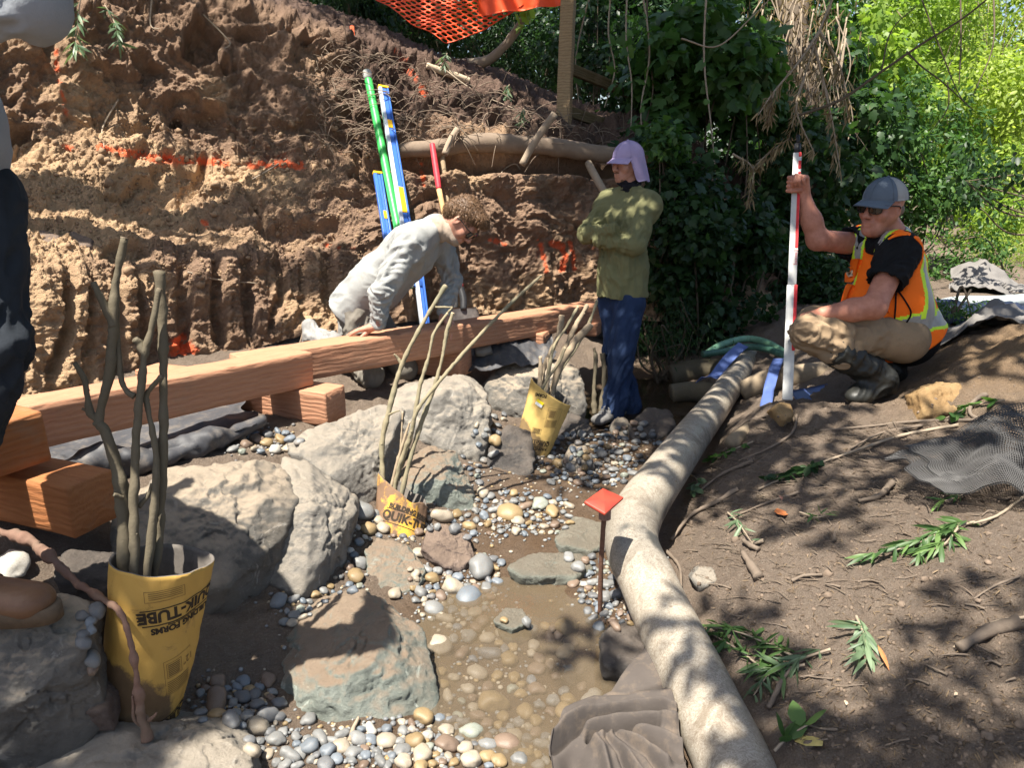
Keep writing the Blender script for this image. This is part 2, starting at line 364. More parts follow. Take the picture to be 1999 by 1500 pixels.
# undercut below the long buried log
under = np.exp(-((BV - 2.25) / .33) ** 2) * sstep(690, 780, BU) * (1 - sstep(1240, 1320, BU)); d -= .34 * under
d += .10 * np.exp(-((BV - 1.75) / .3) ** 2) * sstep(690, 800, BU)
B2 = B + N * d[..., None]
B2[:, :, 2] += .0
PXB, PYB = pix(B2)
def near_line(pts, w):
    p = np.array(pts, float); best = np.full(PXB.shape, 1e9)
    for a, b in zip(p[:-1], p[1:]):
        ab = b - a; t = np.clip(((PXB - a[0]) * ab[0] + (PYB - a[1]) * ab[1]) / (ab @ ab + 1e-9), 0, 1)
        best = np.minimum(best, np.hypot(PXB - a[0] - t * ab[0], PYB - a[1] - t * ab[1]))
    return np.exp(-(best / w) ** 2)
paint = np.zeros_like(PXB)
for pts, w, s in (([(108,100),(118,180),(132,225)],8,.62),([(195,288),(250,300),(330,312),(440,318)],9,1.15),([(490,322),(540,318),(592,324)],9,1.05),([(352,672),(366,690)],22,1.15),([(335,688),(395,705)],9,.9),
   ([(1052,468),(1060,500),(1066,530)],6,.8),([(1078,476),(1098,480),(1104,500),(1098,525)],8,1.1),([(1112,474),(1120,500),(1122,524)],6,.9),([(822,320),(828,362)],6,.75),([(795,128),(830,185)],9,.6),([(770,100),(800,125)],6,.5),([(395,432),(404,440)],5,1.1),([(958,468),(985,475)],7,.8),([(118,286),(150,292)],7,.7),([(640,480),(690,485)],7,.5),([(600,20),(605,60)],4,.0)):
    paint = np.maximum(paint, s * near_line(pts, w))
paint = np.clip(sstep(.30, .62, paint * (.75 + .6 * fbm(B2 * 26, 3, 80))), 0, 1)
litter = sstep(3.0, 3.6, BV + .3 * vnoise(B * 2, 82)) * sstep(600, 720, BU) + sstep(4.85, 5.1, BV) ; litter = np.clip(litter, 0, 1)
clay = np.clip(.8 * mid * (1 - sstep(560, 760, BU)) + .6 * low * (1 - sstep(620, 800, BU)) + .35 * upp * (1 - sstep(220, 520, BU)) + .3 * right * low + .5 * fbm(B * 1.9, 4, 84), 0, 1)
earth = Mat('bank earth', .95, .15)
n1 = earth.noise(14, 8, .7); n2 = earth.noise(60, 6, .7)
cd_ = earth.mix(n1, (.145, .09, .061), (.335, .224, .152)); cy_ = earth.mix(n1, (.33, .21, .118), (.58, .405, .25))
base = earth.mix(earth.ramp(earth.math('ADD', earth.attr('clay'), earth.math('MULTIPLY', earth.math('SUBTRACT', n1, .5), .7)), (.25, 0.), (.75, 1.)), cd_, cy_)
base = earth.mix(earth.ramp(n2, (.55, 0.), (.8, .45)), base, (.36, .27, .18))
lit = earth.mix(earth.noise(45, 5, .7), (.05, .033, .026), (.19, .125, .095)); base = earth.mix(earth.attr('litter'), base, lit)
base = earth.mix(earth.math('MULTIPLY', earth.attr('paint'), earth.ramp(n2, (.3, .55), (.55, .95))), base, (.80, .145, .055))
earth.color(base); earth.bump(earth.noise(48, 12, .8), .85, .03); earth.bump(earth.vor(85), .5, .010)
put('earth_bank', mesh('earth_bank', B2.reshape(-1, 3), grid(None, nu, nv), True, {'paint': paint, 'litter': litter, 'clay': clay}), earth.m, kind='structure')

# ---------------------------------------------------------------- water standing in the creek
wm = Mat('muddy water', .04, .5, IOR=1.33)
wm.color(wm.mix(wm.noise(2.2, 4), (.105, .080, .050), (.165, .128, .084)))
wm.set(wm.b.inputs['Alpha'], wm.ramp(wm.noise(2.6, 3), (.35, .42), (.65, .64)))
wm.bump(wm.noise(14, 3), .10, .01)
wx = np.linspace(-1.1, 1.0, 60); wy = np.linspace(.9, 3.0, 60); WX, WY = np.meshgrid(wx, wy, indexing='ij')
put('water', mesh('water', np.stack([WX, WY, 0 * WX], -1).reshape(-1, 3), grid(None, 60, 60)), wm.m, kind='structure')
dm = Mat('dark creek water', .05, .5, IOR=1.33); dm.color(dm.mix(dm.noise(3), (.03, .022, .014), (.06, .042, .026))); dm.b.inputs['Alpha'].default_value = .75; dm.bump(dm.noise(11, 3), .12, .01)
WX, WY = np.meshgrid(np.linspace(.3, 1.9, 40), np.linspace(4.5, 8, 40), indexing='ij')
put('water', mesh('water', np.stack([WX, WY, 0 * WX + .035], -1).reshape(-1, 3), grid(None, 40, 40)), dm.m, kind='structure')

# ---------------------------------------------------------------- boulders
def hull_planes(pts):
    b = bmesh.new()
    for p in pts: b.verts.new(p)
    bmesh.ops.convex_hull(b, input=list(b.verts)); b.normal_update()
    c = np.mean([v.co[:] for v in b.verts if v.link_faces], 0)
    pl = []
    for f in b.faces:
        n = np.array(f.normal[:]); dd = n @ (np.array(f.verts[0].co[:]) - c)
        if dd < 0: n, dd = -n, -dd
        pl.append((*n, max(dd, 1e-3), f.calc_area()))
    b.free(); return c, np.array(pl)
def rock_mesh(name, pts, sub=5, p=95, rough=.05, seed=0, facets=.5):
    c, pl = hull_planes(pts); v, f = ico(sub); rr = np.random.default_rng(seed + 500)
    for _ in range(11):
        u = rr.normal(size=3); u /= np.linalg.norm(u); hh = max((np.array(q) - c) @ u for q in pts); pl = np.vstack([pl, [*u, hh * rr.uniform(.82, .96), 0]])
    q = np.maximum(v @ pl[:, :3].T, 1e-4) / pl[:, 3]
    r = 1 / ((q ** p).sum(1) ** (1 / p)); P = c + v * r[:, None]
    sz = np.cbrt((pl[:, 3]).mean() ** 3) * 2
    Q = P / sz
    dn = rough * sz * (.22 * fbm(Q * 2.1, 3, seed) + .30 * ridged(Q * V(3, 3, 5) + .4 * fbm(Q * 2, 2, seed + 2)[:, None], 3, seed + 4) - .3 + .8 * facets * (worley(Q * V(3.2, 3.2, 4.6) + .3 * fbm(Q * 3, 2, seed + 3)[:, None], seed + 5) - .5)) + .013 * sz * fbm(Q * 9, 5, seed + 7, .66) - .022 * sz * sstep(.82, .97, ridged(Q * 2.2 + .5 * fbm(Q * 4, 2, seed + 21)[:, None], 1, seed + 20)) - .02 * sz * sstep(.5, .62, fbm(Q * 4, 3, seed + 11))
    P = P + v * dn[:, None]
    return mesh(name, P, f)
def rockmat(name, dark, light, stain, dust=.6, wet=0., dirt=(.40, .29, .20)):
    m = Mat(name, .82 - .4 * wet, .3)
    n1 = m.noise(5, 8, .68); n2 = m.noise(26, 6, .7); n3 = m.noise(2.1, 4, .6)
    c = m.mix(m.ramp(n1, (.3, 0.), (.7, 1.)), dark, light); c = m.mix(m.ramp(n3, (.5, 0.), (.68, .75)), c, stain)
    c = m.mix(m.ramp(m.vor(34), (.0, .35), (.12, 0.)), c, tuple(min(1, x * 1.7) for x in light))
    c = m.mix(m.ramp(m.noise(9, 4, .7, dist=1.2), (.61, 0.), (.66, .6)), c, tuple(min(1, x * 1.5) for x in light))
    if dust:
        top = m.ramp(m.math('ADD', m.math('MULTIPLY', m.upz(), 1.0), m.math('MULTIPLY', m.math('SUBTRACT', n1, .5), 1.1)), (.55, 0.), (.95, dust)); c = m.mix(top, c, m.mix(n2, tuple(x * .8 for x in dirt), dirt))
    m.color(c); m.bump(m.noise(20, 12, .78), .75, .03); m.bump(m.math('MULTIPLY', m.vor(28, feature='DISTANCE_TO_EDGE'), 1.), .25, .01); m.bump(m.noise(110, 8, .75), .65, .010); return m.m
RM = {'grey': rockmat('grey stone', (.075, .07, .062), (.23, .215, .19), (.17, .138, .10), .85, dirt=(.42, .34, .25)),
      'green': rockmat('green stone', (.10, .115, .098), (.30, .325, .285), (.21, .165, .12), .9, dirt=(.265, .19, .13)),
      'brown': rockmat('brown stone', (.075, .053, .044), (.19, .142, .118), (.12, .09, .075), .3),
      'dark': rockmat('dark stone', (.045, .04, .037), (.125, .115, .105), (.09, .075, .06), .35, dirt=(.2, .15, .11)),
      'tan': rockmat('tan stone', (.125, .115, .10), (.315, .295, .26), (.205, .178, .14), .75, dirt=(.38, .325, .255)),
      'clay': rockmat('yellow clay', (.22, .125, .05), (.42, .28, .13), (.30, .20, .11), .25, dirt=(.4, .28, .15)),
      'wet': rockmat('wet green stone', (.11, .11, .09), (.24, .26, .22), (.17, .12, .08), .5, .7, dirt=(.17, .115, .075))}
BOULD = []
def boulder(label, mk, outline, back=.5, sink=.15, sub=5, rough=.05, seed=0, extra=(), p=95, cat='boulder', name='boulder', facets=.35, dz=0.):
    """outline / extra: (px, py, t) of corners one sees; the rest of the hull is pushed away from the viewer and into the ground"""
    pts = [at(*o[:2], t=o[2]) + V(0, 0, dz) for o in list(outline) + list(extra)]; o = np.array(pts[:len(outline)]); c = o.mean(0)
    w = np.ptp(o, 0).max(); away = V(0, 1, -.45) * back * w
    for q in o: pts.append(c + (q - c) * .82 + away); 
    for q in o:
        if q[2] < c[2]: pts.append(q + V(0, .03, -sink))
    me = rock_mesh(name, pts, sub, p, rough, seed, facets)
    ob = put(name, me, RM[mk], None, label=label, cat=cat, group='boulders lining the creek' if cat == 'boulder' else None); BOULD.append(ob); return ob
boulder('big dark grey boulder directly behind the nearest yellow tube', 'grey', [(205,985,2.62),(330,908,2.9),(540,888,3.0),(588,945,2.92),(560,1020,2.75),(420,1178,2.5),(300,1200,2.5),(215,1110,2.5)], .35, .2, 6, .045, 1, extra=[(470,935,2.78),(300,960,2.68)])
boulder('tall pale boulder leaning against the big dark grey one', 'tan', [(548,886,3.12),(620,905,3.15),(692,965,3.1),(697,1000,3.0),(650,1065,2.85),(590,1162,2.7),(556,1162,2.7),(490,1105,2.75),(545,1000,2.85)], .4, .2, 6, .05, 2, extra=[(610,985,2.85)])
boulder('flat topped dirt covered boulder in front of the sawn block end', 'tan', [(545,860,3.25),(640,822,3.45),(740,790,3.6),(792,800,3.6),(765,860,3.45),(742,960,3.35),(712,985,3.3),(650,930,3.2),(560,895,3.15)], .35, .3, 6, .05, 3)
boulder('rounded tan boulder below the notched timber joint', 'tan', [(765,760,4.1),(830,735,4.2),(905,728,4.25),(950,748,4.2),(962,805,4.1),(955,860,4.0),(932,888,3.95),(880,888,3.9),(812,852,3.9),(762,805,3.95)], .5, .25, 6, .055, 4, extra=[(850,765,3.95)])
boulder('wide grey boulder behind the leaning middle yellow tube', 'grey', [(940,730,4.75),(1000,702,4.9),(1085,698,4.95),(1132,718,4.9),(1148,790,4.75),(1110,818,4.65),(1000,815,4.65),(955,795,4.65)], .4, .2, 6, .05, 5, extra=[(1050,735,4.7)])
boulder('green grey boulder with a dirt cap right behind the torn tube', 'green', [(770,905,3.55),(825,860,3.75),(890,878,3.75),(922,950,3.65),(932,1000,3.55),(880,1012,3.5),(820,995,3.45),(785,955,3.45)], .5, .2, 6, .05, 6, extra=[(860,925,3.5)])
boulder('dark pitted boulder left of the leaning middle tube', 'dark', [(955,865,4.0),(990,828,4.1),(1035,838,4.1),(1048,895,4.0),(1035,935,3.92),(985,946,3.9),(940,930,3.92)], .5, .15, 5, .07, 7)
boulder('small rounded grey boulder among pebbles right of the middle tube', 'grey', [(1095,900,4.1),(1115,865,4.2),(1145,868,4.2),(1162,905,4.1),(1135,930,4.05),(1105,928,4.05)], .6, .1, 5, .06, 8)
boulder('reddish brown boulder alone in the middle of the pebbles', 'brown', [(815,1075,3.12),(832,1035,3.2),(870,1018,3.25),(918,1042,3.22),(928,1085,3.14),(900,1112,3.08),(850,1108,3.06)], .6, .1, 6, .055, 9)
boulder('pale grey green wedge boulder left of the brown boulder', 'green', [(712,1075,3.02),(735,1048,3.12),(795,1065,3.1),(832,1112,3.02),(815,1150,2.94),(760,1162,2.9),(715,1135,2.93)], .5, .15, 6, .05, 10)
boulder('largest low green boulder with a muddy top beside the pool', 'green', [(520,1260,2.5),(600,1172,2.72),(700,1138,2.78),(742,1162,2.75),(822,1212,2.6),(852,1345,2.4),(848,1392,2.35),(745,1425,2.26),(640,1440,2.25),(560,1415,2.3),(520,1340,2.38)], .12, .2, 6, .05, 11, extra=[(735,1290,2.31),(640,1345,2.24),(760,1215,2.47)])
boulder('pale flat boulder cut off by the bottom edge of the picture', 'tan', [(-10,1480,1.85),(120,1405,1.95),(300,1420,2.0),(430,1432,1.98),(490,1490,1.88),(500,1580,1.78),(0,1640,1.7)], .3, .25, 6, .04, 12)
boulder('shaded grey boulder under the brown boot', 'grey', [(-140,1170,1.8),(0,1140,1.88),(95,1122,1.92),(185,1180,1.9),(172,1262,1.83),(85,1352,1.78),(0,1412,1.76),(-120,1440,1.72)], .25, .3, 6, .045, 13)
boulder('small dark boulder squeezed between tube and timber block', 'dark', [(95,1105,2.12),(130,1072,2.2),(215,1080,2.22),(235,1130,2.15),(190,1180,2.08),(110,1150,2.05)], .5, .25, 5, .05, 14)
boulder('flat wet green slab sunk in the creek below the red cap', 'wet', [(985,1085,3.05),(1040,1060,3.15),(1140,1062,3.16),(1160,1090,3.08),(1120,1108,3.0),(1010,1108,3.0)], .2, .12, 5, .03, 15, dz=-.045)
boulder('wet pale slab at the upper end of the pool', 'wet', [(960,1165,2.72),(985,1140,2.8),(1025,1142,2.8),(1035,1165,2.72),(1000,1182,2.68)], .3, .12, 5, .04, 16, dz=-.10)
boulder('greenish wet slab left of the red capped stake', 'wet', [(1080,1030,3.3),(1120,990,3.45),(1180,1005,3.4),(1195,1045,3.28),(1150,1062,3.2),(1095,1055,3.2)], .3, .12, 5, .04, 17, dz=-.04)
boulder('dark wet boulder between the pool and the white pipe', 'dark', [(1165,1255,2.52),(1200,1212,2.62),(1245,1215,2.62),(1270,1270,2.5),(1240,1310,2.42),(1180,1300,2.43)], .5, .15, 5, .09, 18, p=24)
boulder('round pale grey stone beside the grey shoe', 'grey', [(1188,830,4.72),(1205,813,4.78),(1228,818,4.78),(1238,838,4.72),(1222,856,4.68),(1195,852,4.68)], .8, .05, 4, .04, 19, cat='stone', name='stone')
boulder('brown mud boulder right of the grey shoe', 'dark', [(1225,830,4.7),(1262,795,4.85),(1310,800,4.85),(1325,835,4.7),(1290,862,4.6),(1235,858,4.6)], .5, .1, 5, .07, 20)
boulder('pitted dark mud boulder low beside the upper pipe', 'dark', [(1062,812,4.6),(1100,800,4.7),(1150,818,4.7),(1160,850,4.6),(1110,872,4.5),(1070,858,4.5)], .5, .12, 5, .05, 21)
boulder('yellow clay lump near the rubber boots', 'clay', [(1792,765,3.55),(1830,742,3.65),(1890,748,3.65),(1900,790,3.55),(1850,812,3.48),(1800,805,3.48)], .6, .08, 5, .08, 22, cat='clay lump', name='clay_lump')
boulder('brown stone at the foot of the measuring rod', 'clay', [(1505,800,3.72),(1525,783,3.8),(1545,788,3.8),(1552,808,3.72),(1530,822,3.68)], .8, .05, 4, .05, 23, cat='stone', name='stone')
boulder('flat tan stone on soil right of the lower pipe bend', 'tan', [(1348,1130,2.72),(1365,1106,2.8),(1395,1108,2.8),(1402,1135,2.72),(1372,1148,2.68)], .7, .05, 4, .03, 24, cat='stone', name='stone')
boulder('big pale rock stuck in the yellow bank slope', 'tan', [(228,430,4.95),(265,410,5.05),(330,425,5.1),(345,460,5.0),(300,488,4.88),(262,482,4.85),(230,455,4.88)], .5, .1, 5, .07, 25, cat='rock', name='rock')
boulder('grey rock right of the big pale rock on the bank slope', 'grey', [(330,432,5.1),(350,418,5.16),(382,440,5.16),(385,462,5.06),(350,465,5.02),(332,455,5.02)], .5, .06, 5, .06, 26, cat='rock', name='rock')
boulder('yellow rock with a paint dab on the bank slope', 'clay', [(320,378,5.3),(340,366,5.38),(362,380,5.38),(360,396,5.3),(335,398,5.28)], .7, .05, 4, .06, 27, cat='rock', name='rock')
boulder('flat brown rock low on the bank nearest the left man', 'brown', [(52,462,4.28),(80,448,4.36),(115,458,4.38),(112,476,4.28),(75,482,4.24)], .6, .05, 4, .06, 28, cat='rock', name='rock')
boulder('second flat brown rock low on the bank slope', 'brown', [(115,460,4.42),(140,450,4.48),(178,465,4.48),(178,480,4.4),(140,482,4.36)], .6, .05, 4, .06, 29, cat='rock', name='rock')
boulder('mossy rounded boulder in shade left of the nearest tube', 'brown', [(130,1360,1.9),(150,1320,1.97),(200,1318,1.98),(215,1360,1.92),(205,1392,1.87),(150,1395,1.87)], .6, .08, 5, .04, 30)
# ---------------------------------------------------------------- sawn timbers of the weir
def woodmat(name, dark, mid, light, sc=1.0):
    m = Mat(name, .72, .25)
    co = m.co((1.1 * sc, 16 * sc, 16 * sc)); w = m.noise(1.0, 3, .5, co); 
    rings = m.n('TexWave'); rings.wave_type = 'BANDS'; rings.bands_direction = 'Z'; rings.inputs['Scale'].default_value = 13; rings.inputs['Distortion'].default_value = 7; rings.inputs['Detail'].default_value = 3; rings.inputs['Detail Scale'].default_value = 1.6
    m.t.links.new(m.co((.35, 1, 1)), rings.inputs['Vector'])
    fib = m.noise(1.0, 6, .75, m.co((9, 130, 130)))
    c = m.mix(rings.outputs['Fac'], dark, mid); c = m.mix(m.ramp(fib, (.35, 0.), (.75, .7)), c, light); c = m.mix(m.math('MULTIPLY', w, .45), c, tuple(x * .75 for x in mid))
    kn = m.vor(1.0, m.co((2.6, 7, 7))); c = m.mix(m.ramp(kn, (.0, .8), (.05, .75), (.075, .25), (.11, 0.)), c, tuple(x * .38 for x in mid))
    c = m.mix(m.ramp(m.noise(1.0, 2, .5, m.co((1.2, 60, 60))), (.70, 0.), (.74, .6)), c, tuple(x * .45 for x in dark))
    c = m.mix(m.ramp(m.noise(5, 4, .7), (.58, 0.), (.74, .45)), c, (.27, .185, .125))
    m.color(c); m.bump(m.math('ADD', m.math('MULTIPLY', rings.outputs['Fac'], .5), m.math('MULTIPLY', fib, 1.2)), .7, .005)
    return m.m
WOOD = woodmat('redwood timber', (.34, .155, .088), (.41, .20, .115), (.52, .30, .185))
WOODO = woodmat('orange redwood timber', (.27, .095, .032), (.35, .135, .048), (.42, .185, .078))
def timber_obj(label, p0, p1, w, h, mat=WOOD, seed=0, cat='timber', name='timber', wear=.0018, group='sawn redwood timbers'):
    p0, p1 = np.asarray(p0, float), np.asarray(p1, float); d = p1 - p0; L = np.linalg.norm(d); x = d / L; y = unit(np.cross([0, 0, 1], x)); z = np.cross(x, y)
    v, q, t = timber((0, 0, 0), (L, 0, 0), w, h, int(L * 90) + 8, .006, seed, wear)
    o = bpy.data.objects.new(name, mesh(name, v, [q, t], True)); o.data.materials.append(mat)
    o.matrix_world = Matrix(((x[0], y[0], z[0], p0[0]), (x[1], y[1], z[1], p0[1]), (x[2], y[2], z[2], p0[2]), (0, 0, 0, 1)))
    C.objects.link(o); return tag(o, label, cat, group)
def beam(label, a, b, h=.165, w=.165, **k):
    """a, b: front top corners (nearest the viewer), left and right end"""
    d = unit(b - a); y = unit(np.cross([0, 0, 1], d)); z = np.cross(d, y); o = y * w / 2 - z * h / 2
    return timber_obj(label, a + o, b + o, w, h, **k)
beam('long pale timber whose right end laps in front of the next one', at(30, 799, z=.775), at(611, 688, z=.72), seed=1)
a2, b2 = at(470, 702, z=.70), at(906, 633, t=4.47)
beam('long timber under the kneeling worker\'s hands', a2, b2, seed=2)
beam('farthest timber of the weir running behind the standing worker', at(893, 637, t=4.52) + V(.02, .012, 0), at(1185, 592, t=5.45), h=.15, seed=3)
beam('timber with a rounded end cut off by the left picture edge', at(-140, 868, t=2.16), at(83, 803, t=2.42), seed=4, mat=WOODO)
F = at(634, 769, z=.553); d1 = unit(V(-.93, .37, 0)); d2 = unit(V(.40, .91, 0))
timber_obj('sawn block set crosswise under the lapped timber ends', F + d2 * .0825 + V(0, 0, -.0825), F + d1 * 1.2 + d2 * .0825 + V(0, 0, -.0825), .165, .165, seed=5)
F = at(131, 955, t=2.33)
timber_obj('orange sawn block in the left corner with a shadow across it', F + d2 * .0825 + V(0, 0, -.0825), F + d1 * .7 + d2 * .0825 + V(0, 0, -.0825), .17, .168, seed=6, mat=WOODO)
F = at(897, 689, z=.533)
timber_obj('shaded sawn block under the timber by the long twigs', F + d2 * .0825 + V(0, 0, -.08), F + d1 * .8 + d2 * .0825 + V(0, 0, -.08), .165, .16, seed=7)
F = at(1060, 652, t=4.98)
timber_obj('sawn block under the farthest timber above black cloth', F + d2 * .0825 + V(0, 0, -.07), F + d1 * .6 + d2 * .0825 + V(0, 0, -.07), .165, .14, seed=8)
F = at(1165, 632, t=5.35)
timber_obj('small wood packing piece beside the standing worker\'s knee', F + d2 * .06 + V(0, 0, -.05), F + d1 * .22 + d2 * .06 + V(0, 0, -.05), .12, .09, seed=9, cat='wood block', name='wood_block', group=None)

# ---------------------------------------------------------------- cloths and nets lying on the ground
def clothmat(name, a, b, rough=.85, weave=900, sheen=.0, dirt=None):
    m = Mat(name, rough, .35); c = m.mix(m.noise(9, 5, .65), a, b)
    if dirt: c = m.mix(m.ramp(m.noise(16, 6, .7), (.5, 0.), (.72, .8)), c, dirt)
    m.color(c); m.bump(m.noise(weave, 2), .25, .002); m.bump(m.noise(40, 4), .3, .004); return m.m
FAB = clothmat('black landscape fabric', (.030, .031, .036), (.085, .085, .09), .55, dirt=(.16, .135, .11))
GEO = clothmat('brown geotextile', (.048, .040, .036), (.095, .080, .069), .95, dirt=(.15, .115, .085))
GREYF = clothmat('grey filter fabric', (.10, .095, .09), (.22, .205, .19), .9)
def drape(nx, ny, c00, c10, c11, c01, lift, seed=0, follow=True, edge=.03):
    """bilinear patch between four places, lifted by lift(u, v, P), resting on the ground"""
    u, v = np.meshgrid(np.linspace(0, 1, nx), np.linspace(0, 1, ny), indexing='ij')
    uu = (u + edge * fbm(np.stack([v * 5, u * 0 + seed, u * 0], -1), 2, seed) * np.where(u > .5, u, 1 - u))[..., None]; vv = (v + edge * fbm(np.stack([u * 5, u * 0 + seed, u * 0 + 4], -1), 2, seed) * np.where(v > .5, v, 1 - v))[..., None]
    P = c00 * (1 - uu) * (1 - vv) + c10 * uu * (1 - vv) + c11 * uu * vv + c01 * (1 - uu) * vv
    if follow: P[..., 2] = np.maximum(P[..., 2], gz(P[..., 0], P[..., 1]) + .008)
    P[..., 2] += lift(u, v, P)
    return P
def solid_sheet(P, th=.003):
    nx, ny = P.shape[:2]; n = normals(P); n = np.where(n[..., 2:3] < 0, -n, n); q = grid(None, nx, ny); a = P.reshape(-1, 3); b = (P - n * th).reshape(-1, 3); o = len(a)
    rim = np.concatenate([np.arange(nx) * ny, (nx - 1) * ny + np.arange(1, ny), (np.arange(nx - 2, -1, -1)) * ny + ny - 1, np.arange(ny - 2, 0, -1)]); r2 = np.roll(rim, -1)
    return np.vstack([a, b]), np.vstack([q, q[:, ::-1] + o, np.stack([rim, r2, r2 + o, rim + o], 1)])
def sheet(name, label, cat, m, P, th=.003, **k):
    v, q = solid_sheet(P, th); return put(name, mesh(name, v, [q]), m, None, label=label, cat=cat, **k)
def wrinkle(seed, a=.012, f=9): return lambda u, v, P: a * ridged(P * V(f, f * .5, 0) + .15 * fbm(P * 3, 2, seed)[..., None], 2, seed) + a * .6 * fbm(P * 5, 3, seed + 2)
sheet('fabric_sheet', 'black fabric sheet lying flat under the lapped timbers', 'ground fabric', FAB, drape(90, 50, at(40, 925, z=.44), at(505, 838, z=.47), at(470, 775, z=.47), at(10, 860, z=.44), wrinkle(4, .012, 7)))
rollP = [at(-10, 962, z=.48), at(110, 935, z=.48), at(215, 905, z=.47), at(300, 890, z=.46), at(390, 868, z=.46), at(440, 850, z=.46), at(515, 822, z=.46)]
mb = MB(); tube(mb, rollP, [.03, .05, .055, .06, .055, .045, .02], 18, 90, rough=.8, seed=9); mb.put('fabric_roll', FAB, label='rolled dark edge of the black fabric behind the big boulder', cat='ground fabric')
sheet('fabric_sheet', 'crumpled black fabric under the farthest timber', 'ground fabric', FAB, drape(60, 40, at(905, 725, z=.40), at(1085, 705, z=.40), at(1075, 655, z=.50), at(920, 662, z=.50), lambda u, v, P: .05 * np.exp(-((u - .45) / .25) ** 2) * (1 - abs(v * 2 - 1)) + wrinkle(6, .018, 11)(u, v, P)))
boulder('light grey flat stone lying on the crumpled black fabric', 'tan', [(925,672,4.75),(945,666,4.8),(958,670,4.8),(962,684,4.75),(945,690,4.7),(928,690,4.7)], .6, .03, 4, .02, 40, cat='stone', name='stone')
def pldist(px, py, pts):
    p = np.array(pts, float); best = np.full(np.shape(px), 1e9)
    for a, b in zip(p[:-1], p[1:]):
        ab = b - a; t = np.clip(((px - a[0]) * ab[0] + (py - a[1]) * ab[1]) / (ab @ ab + 1e-9), 0, 1); best = np.minimum(best, np.hypot(px - a[0] - t * ab[0], py - a[1] - t * ab[1]))
    return best
ky = [1287, 1330, 1370, 1388, 1420, 1450, 1475, 1520, 1580]; yy, uu = np.meshgrid(np.linspace(1287, 1580, 150), np.linspace(0, 1, 110), indexing='ij')
lx = np.interp(yy, ky, [1256, 1222, 1192, 1150, 1104, 1085, 1074, 1080, 1090]); rx_ = np.interp(yy, ky, [1262, 1278, 1294, 1300, 1314, 1320, 1325, 1334, 1345]); XX = lx + (rx_ - lx) * uu
hgt_ = .035 + .03 * uu + .012 * np.sin(XX / 37) * np.sin(yy / 29)
for pts, amp, w in (([(1160,1384),(1225,1386),(1292,1374)], -.028, 5), ([(1100,1430),(1160,1402),(1240,1396),(1310,1405)], .030, 15), ([(1073,1466),(1100,1446),(1140,1427),(1190,1416),(1240,1411),(1290,1420),(1318,1434)], .030, 6), ([(1080,1480),(1110,1458),(1150,1440),(1215,1424),(1290,1432)], -.040, 6), ([(1145,1452),(1190,1440),(1250,1438),(1315,1452)], .038, 9), ([(1150,1466),(1200,1459),(1250,1453),(1280,1452)], -.055, 6), ([(1160,1480),(1175,1500),(1190,1560)], .035, 9), ([(1172,1470),(1190,1485),(1225,1520),(1270,1580)], .035, 8), ([(1195,1468),(1240,1490),(1300,1530)], .035, 9), ([(1240,1462),(1300,1480),(1330,1495)], .030, 9), ([(1182,1478),(1205,1505),(1240,1570)], -.03, 5), ([(1200,1472),(1260,1510),(1310,1560)], -.03, 5), ([(1225,1470),(1290,1495),(1325,1520)], -.025, 5), ([(1120,1500),(1140,1560)], -.05, 24)):
    hgt_ = hgt_ + amp * np.exp(-(pldist(XX, yy, pts) / w) ** 2)
dG = np.stack([(XX - 999.5) / FPX, cp + (750 - yy) / FPX * sp, -sp + (750 - yy) / FPX * cp], -1); G = np.array([0, 0, CZ]) + dG * ((.03 - CZ) / dG[..., 2])[..., None]; G[..., 2] = np.maximum(G[..., 2], gz(G[..., 0], G[..., 1], False)) + hgt_ + .003 * fbm(G * 14, 3, 8)
sheet('fabric_sheet', 'brown folded geotextile bunched against the white pipe at the bottom edge', 'ground fabric', GEO, G, .005)

NETM = Mat('grey plastic net', .5, .4); NETM.color(NETM.mix(NETM.noise(20), (.034, .033, .033), (.085, .082, .079)))
c = [at(1735, 900, t=2.82), at(2080, 800, t=3.0), at(2120, 1010, t=2.4), at(1830, 968, t=2.62)]
P = drape(62, 44, c[0], c[1], c[2], c[3], lambda u, v, P: .02 + .05 * np.exp(-((u - .62 + .2 * v) / .16) ** 2) + .03 * np.exp(-((u - .95) / .12) ** 2) + .018 * fbm(P * 5, 3, 12), 5, edge=.06)
for P_, nm in ((P, 0), (drape(58, 40, c[0] + V(.05, .02, 0), c[1] + V(0, .03, .0), c[2] + V(0, .05, 0), c[3] + V(.06, .05, 0), lambda u, v, P: .04 + .05 * np.exp(-((u - .58 + .2 * v) / .16) ** 2) + .03 * np.exp(-((u - .95) / .12) ** 2) + .018 * fbm(P * 5, 3, 14), 6, edge=.06), 1)):
    o = put('plastic_net', mesh('plastic_net', P_.reshape(-1, 3), [grid(None, *P_.shape[:2])]), NETM.m, label=['grey plastic mesh netting, lower layer, lying on the soil at right', 'grey plastic mesh netting, upper layer, humped over at right'][nm], cat='netting', group='netting by the path')
    w = o.modifiers.new('w', 'WIREFRAME'); w.thickness = .0042; w.use_replace = True; w.use_even_offset = False
P = drape(10, 26, at(1880, 790, t=2.95), at(1935, 800, t=2.95), at(1965, 775, t=2.85), at(1905, 700, t=2.9), lambda u, v, P: .0 * u, 3, edge=.05)
mb = MB()

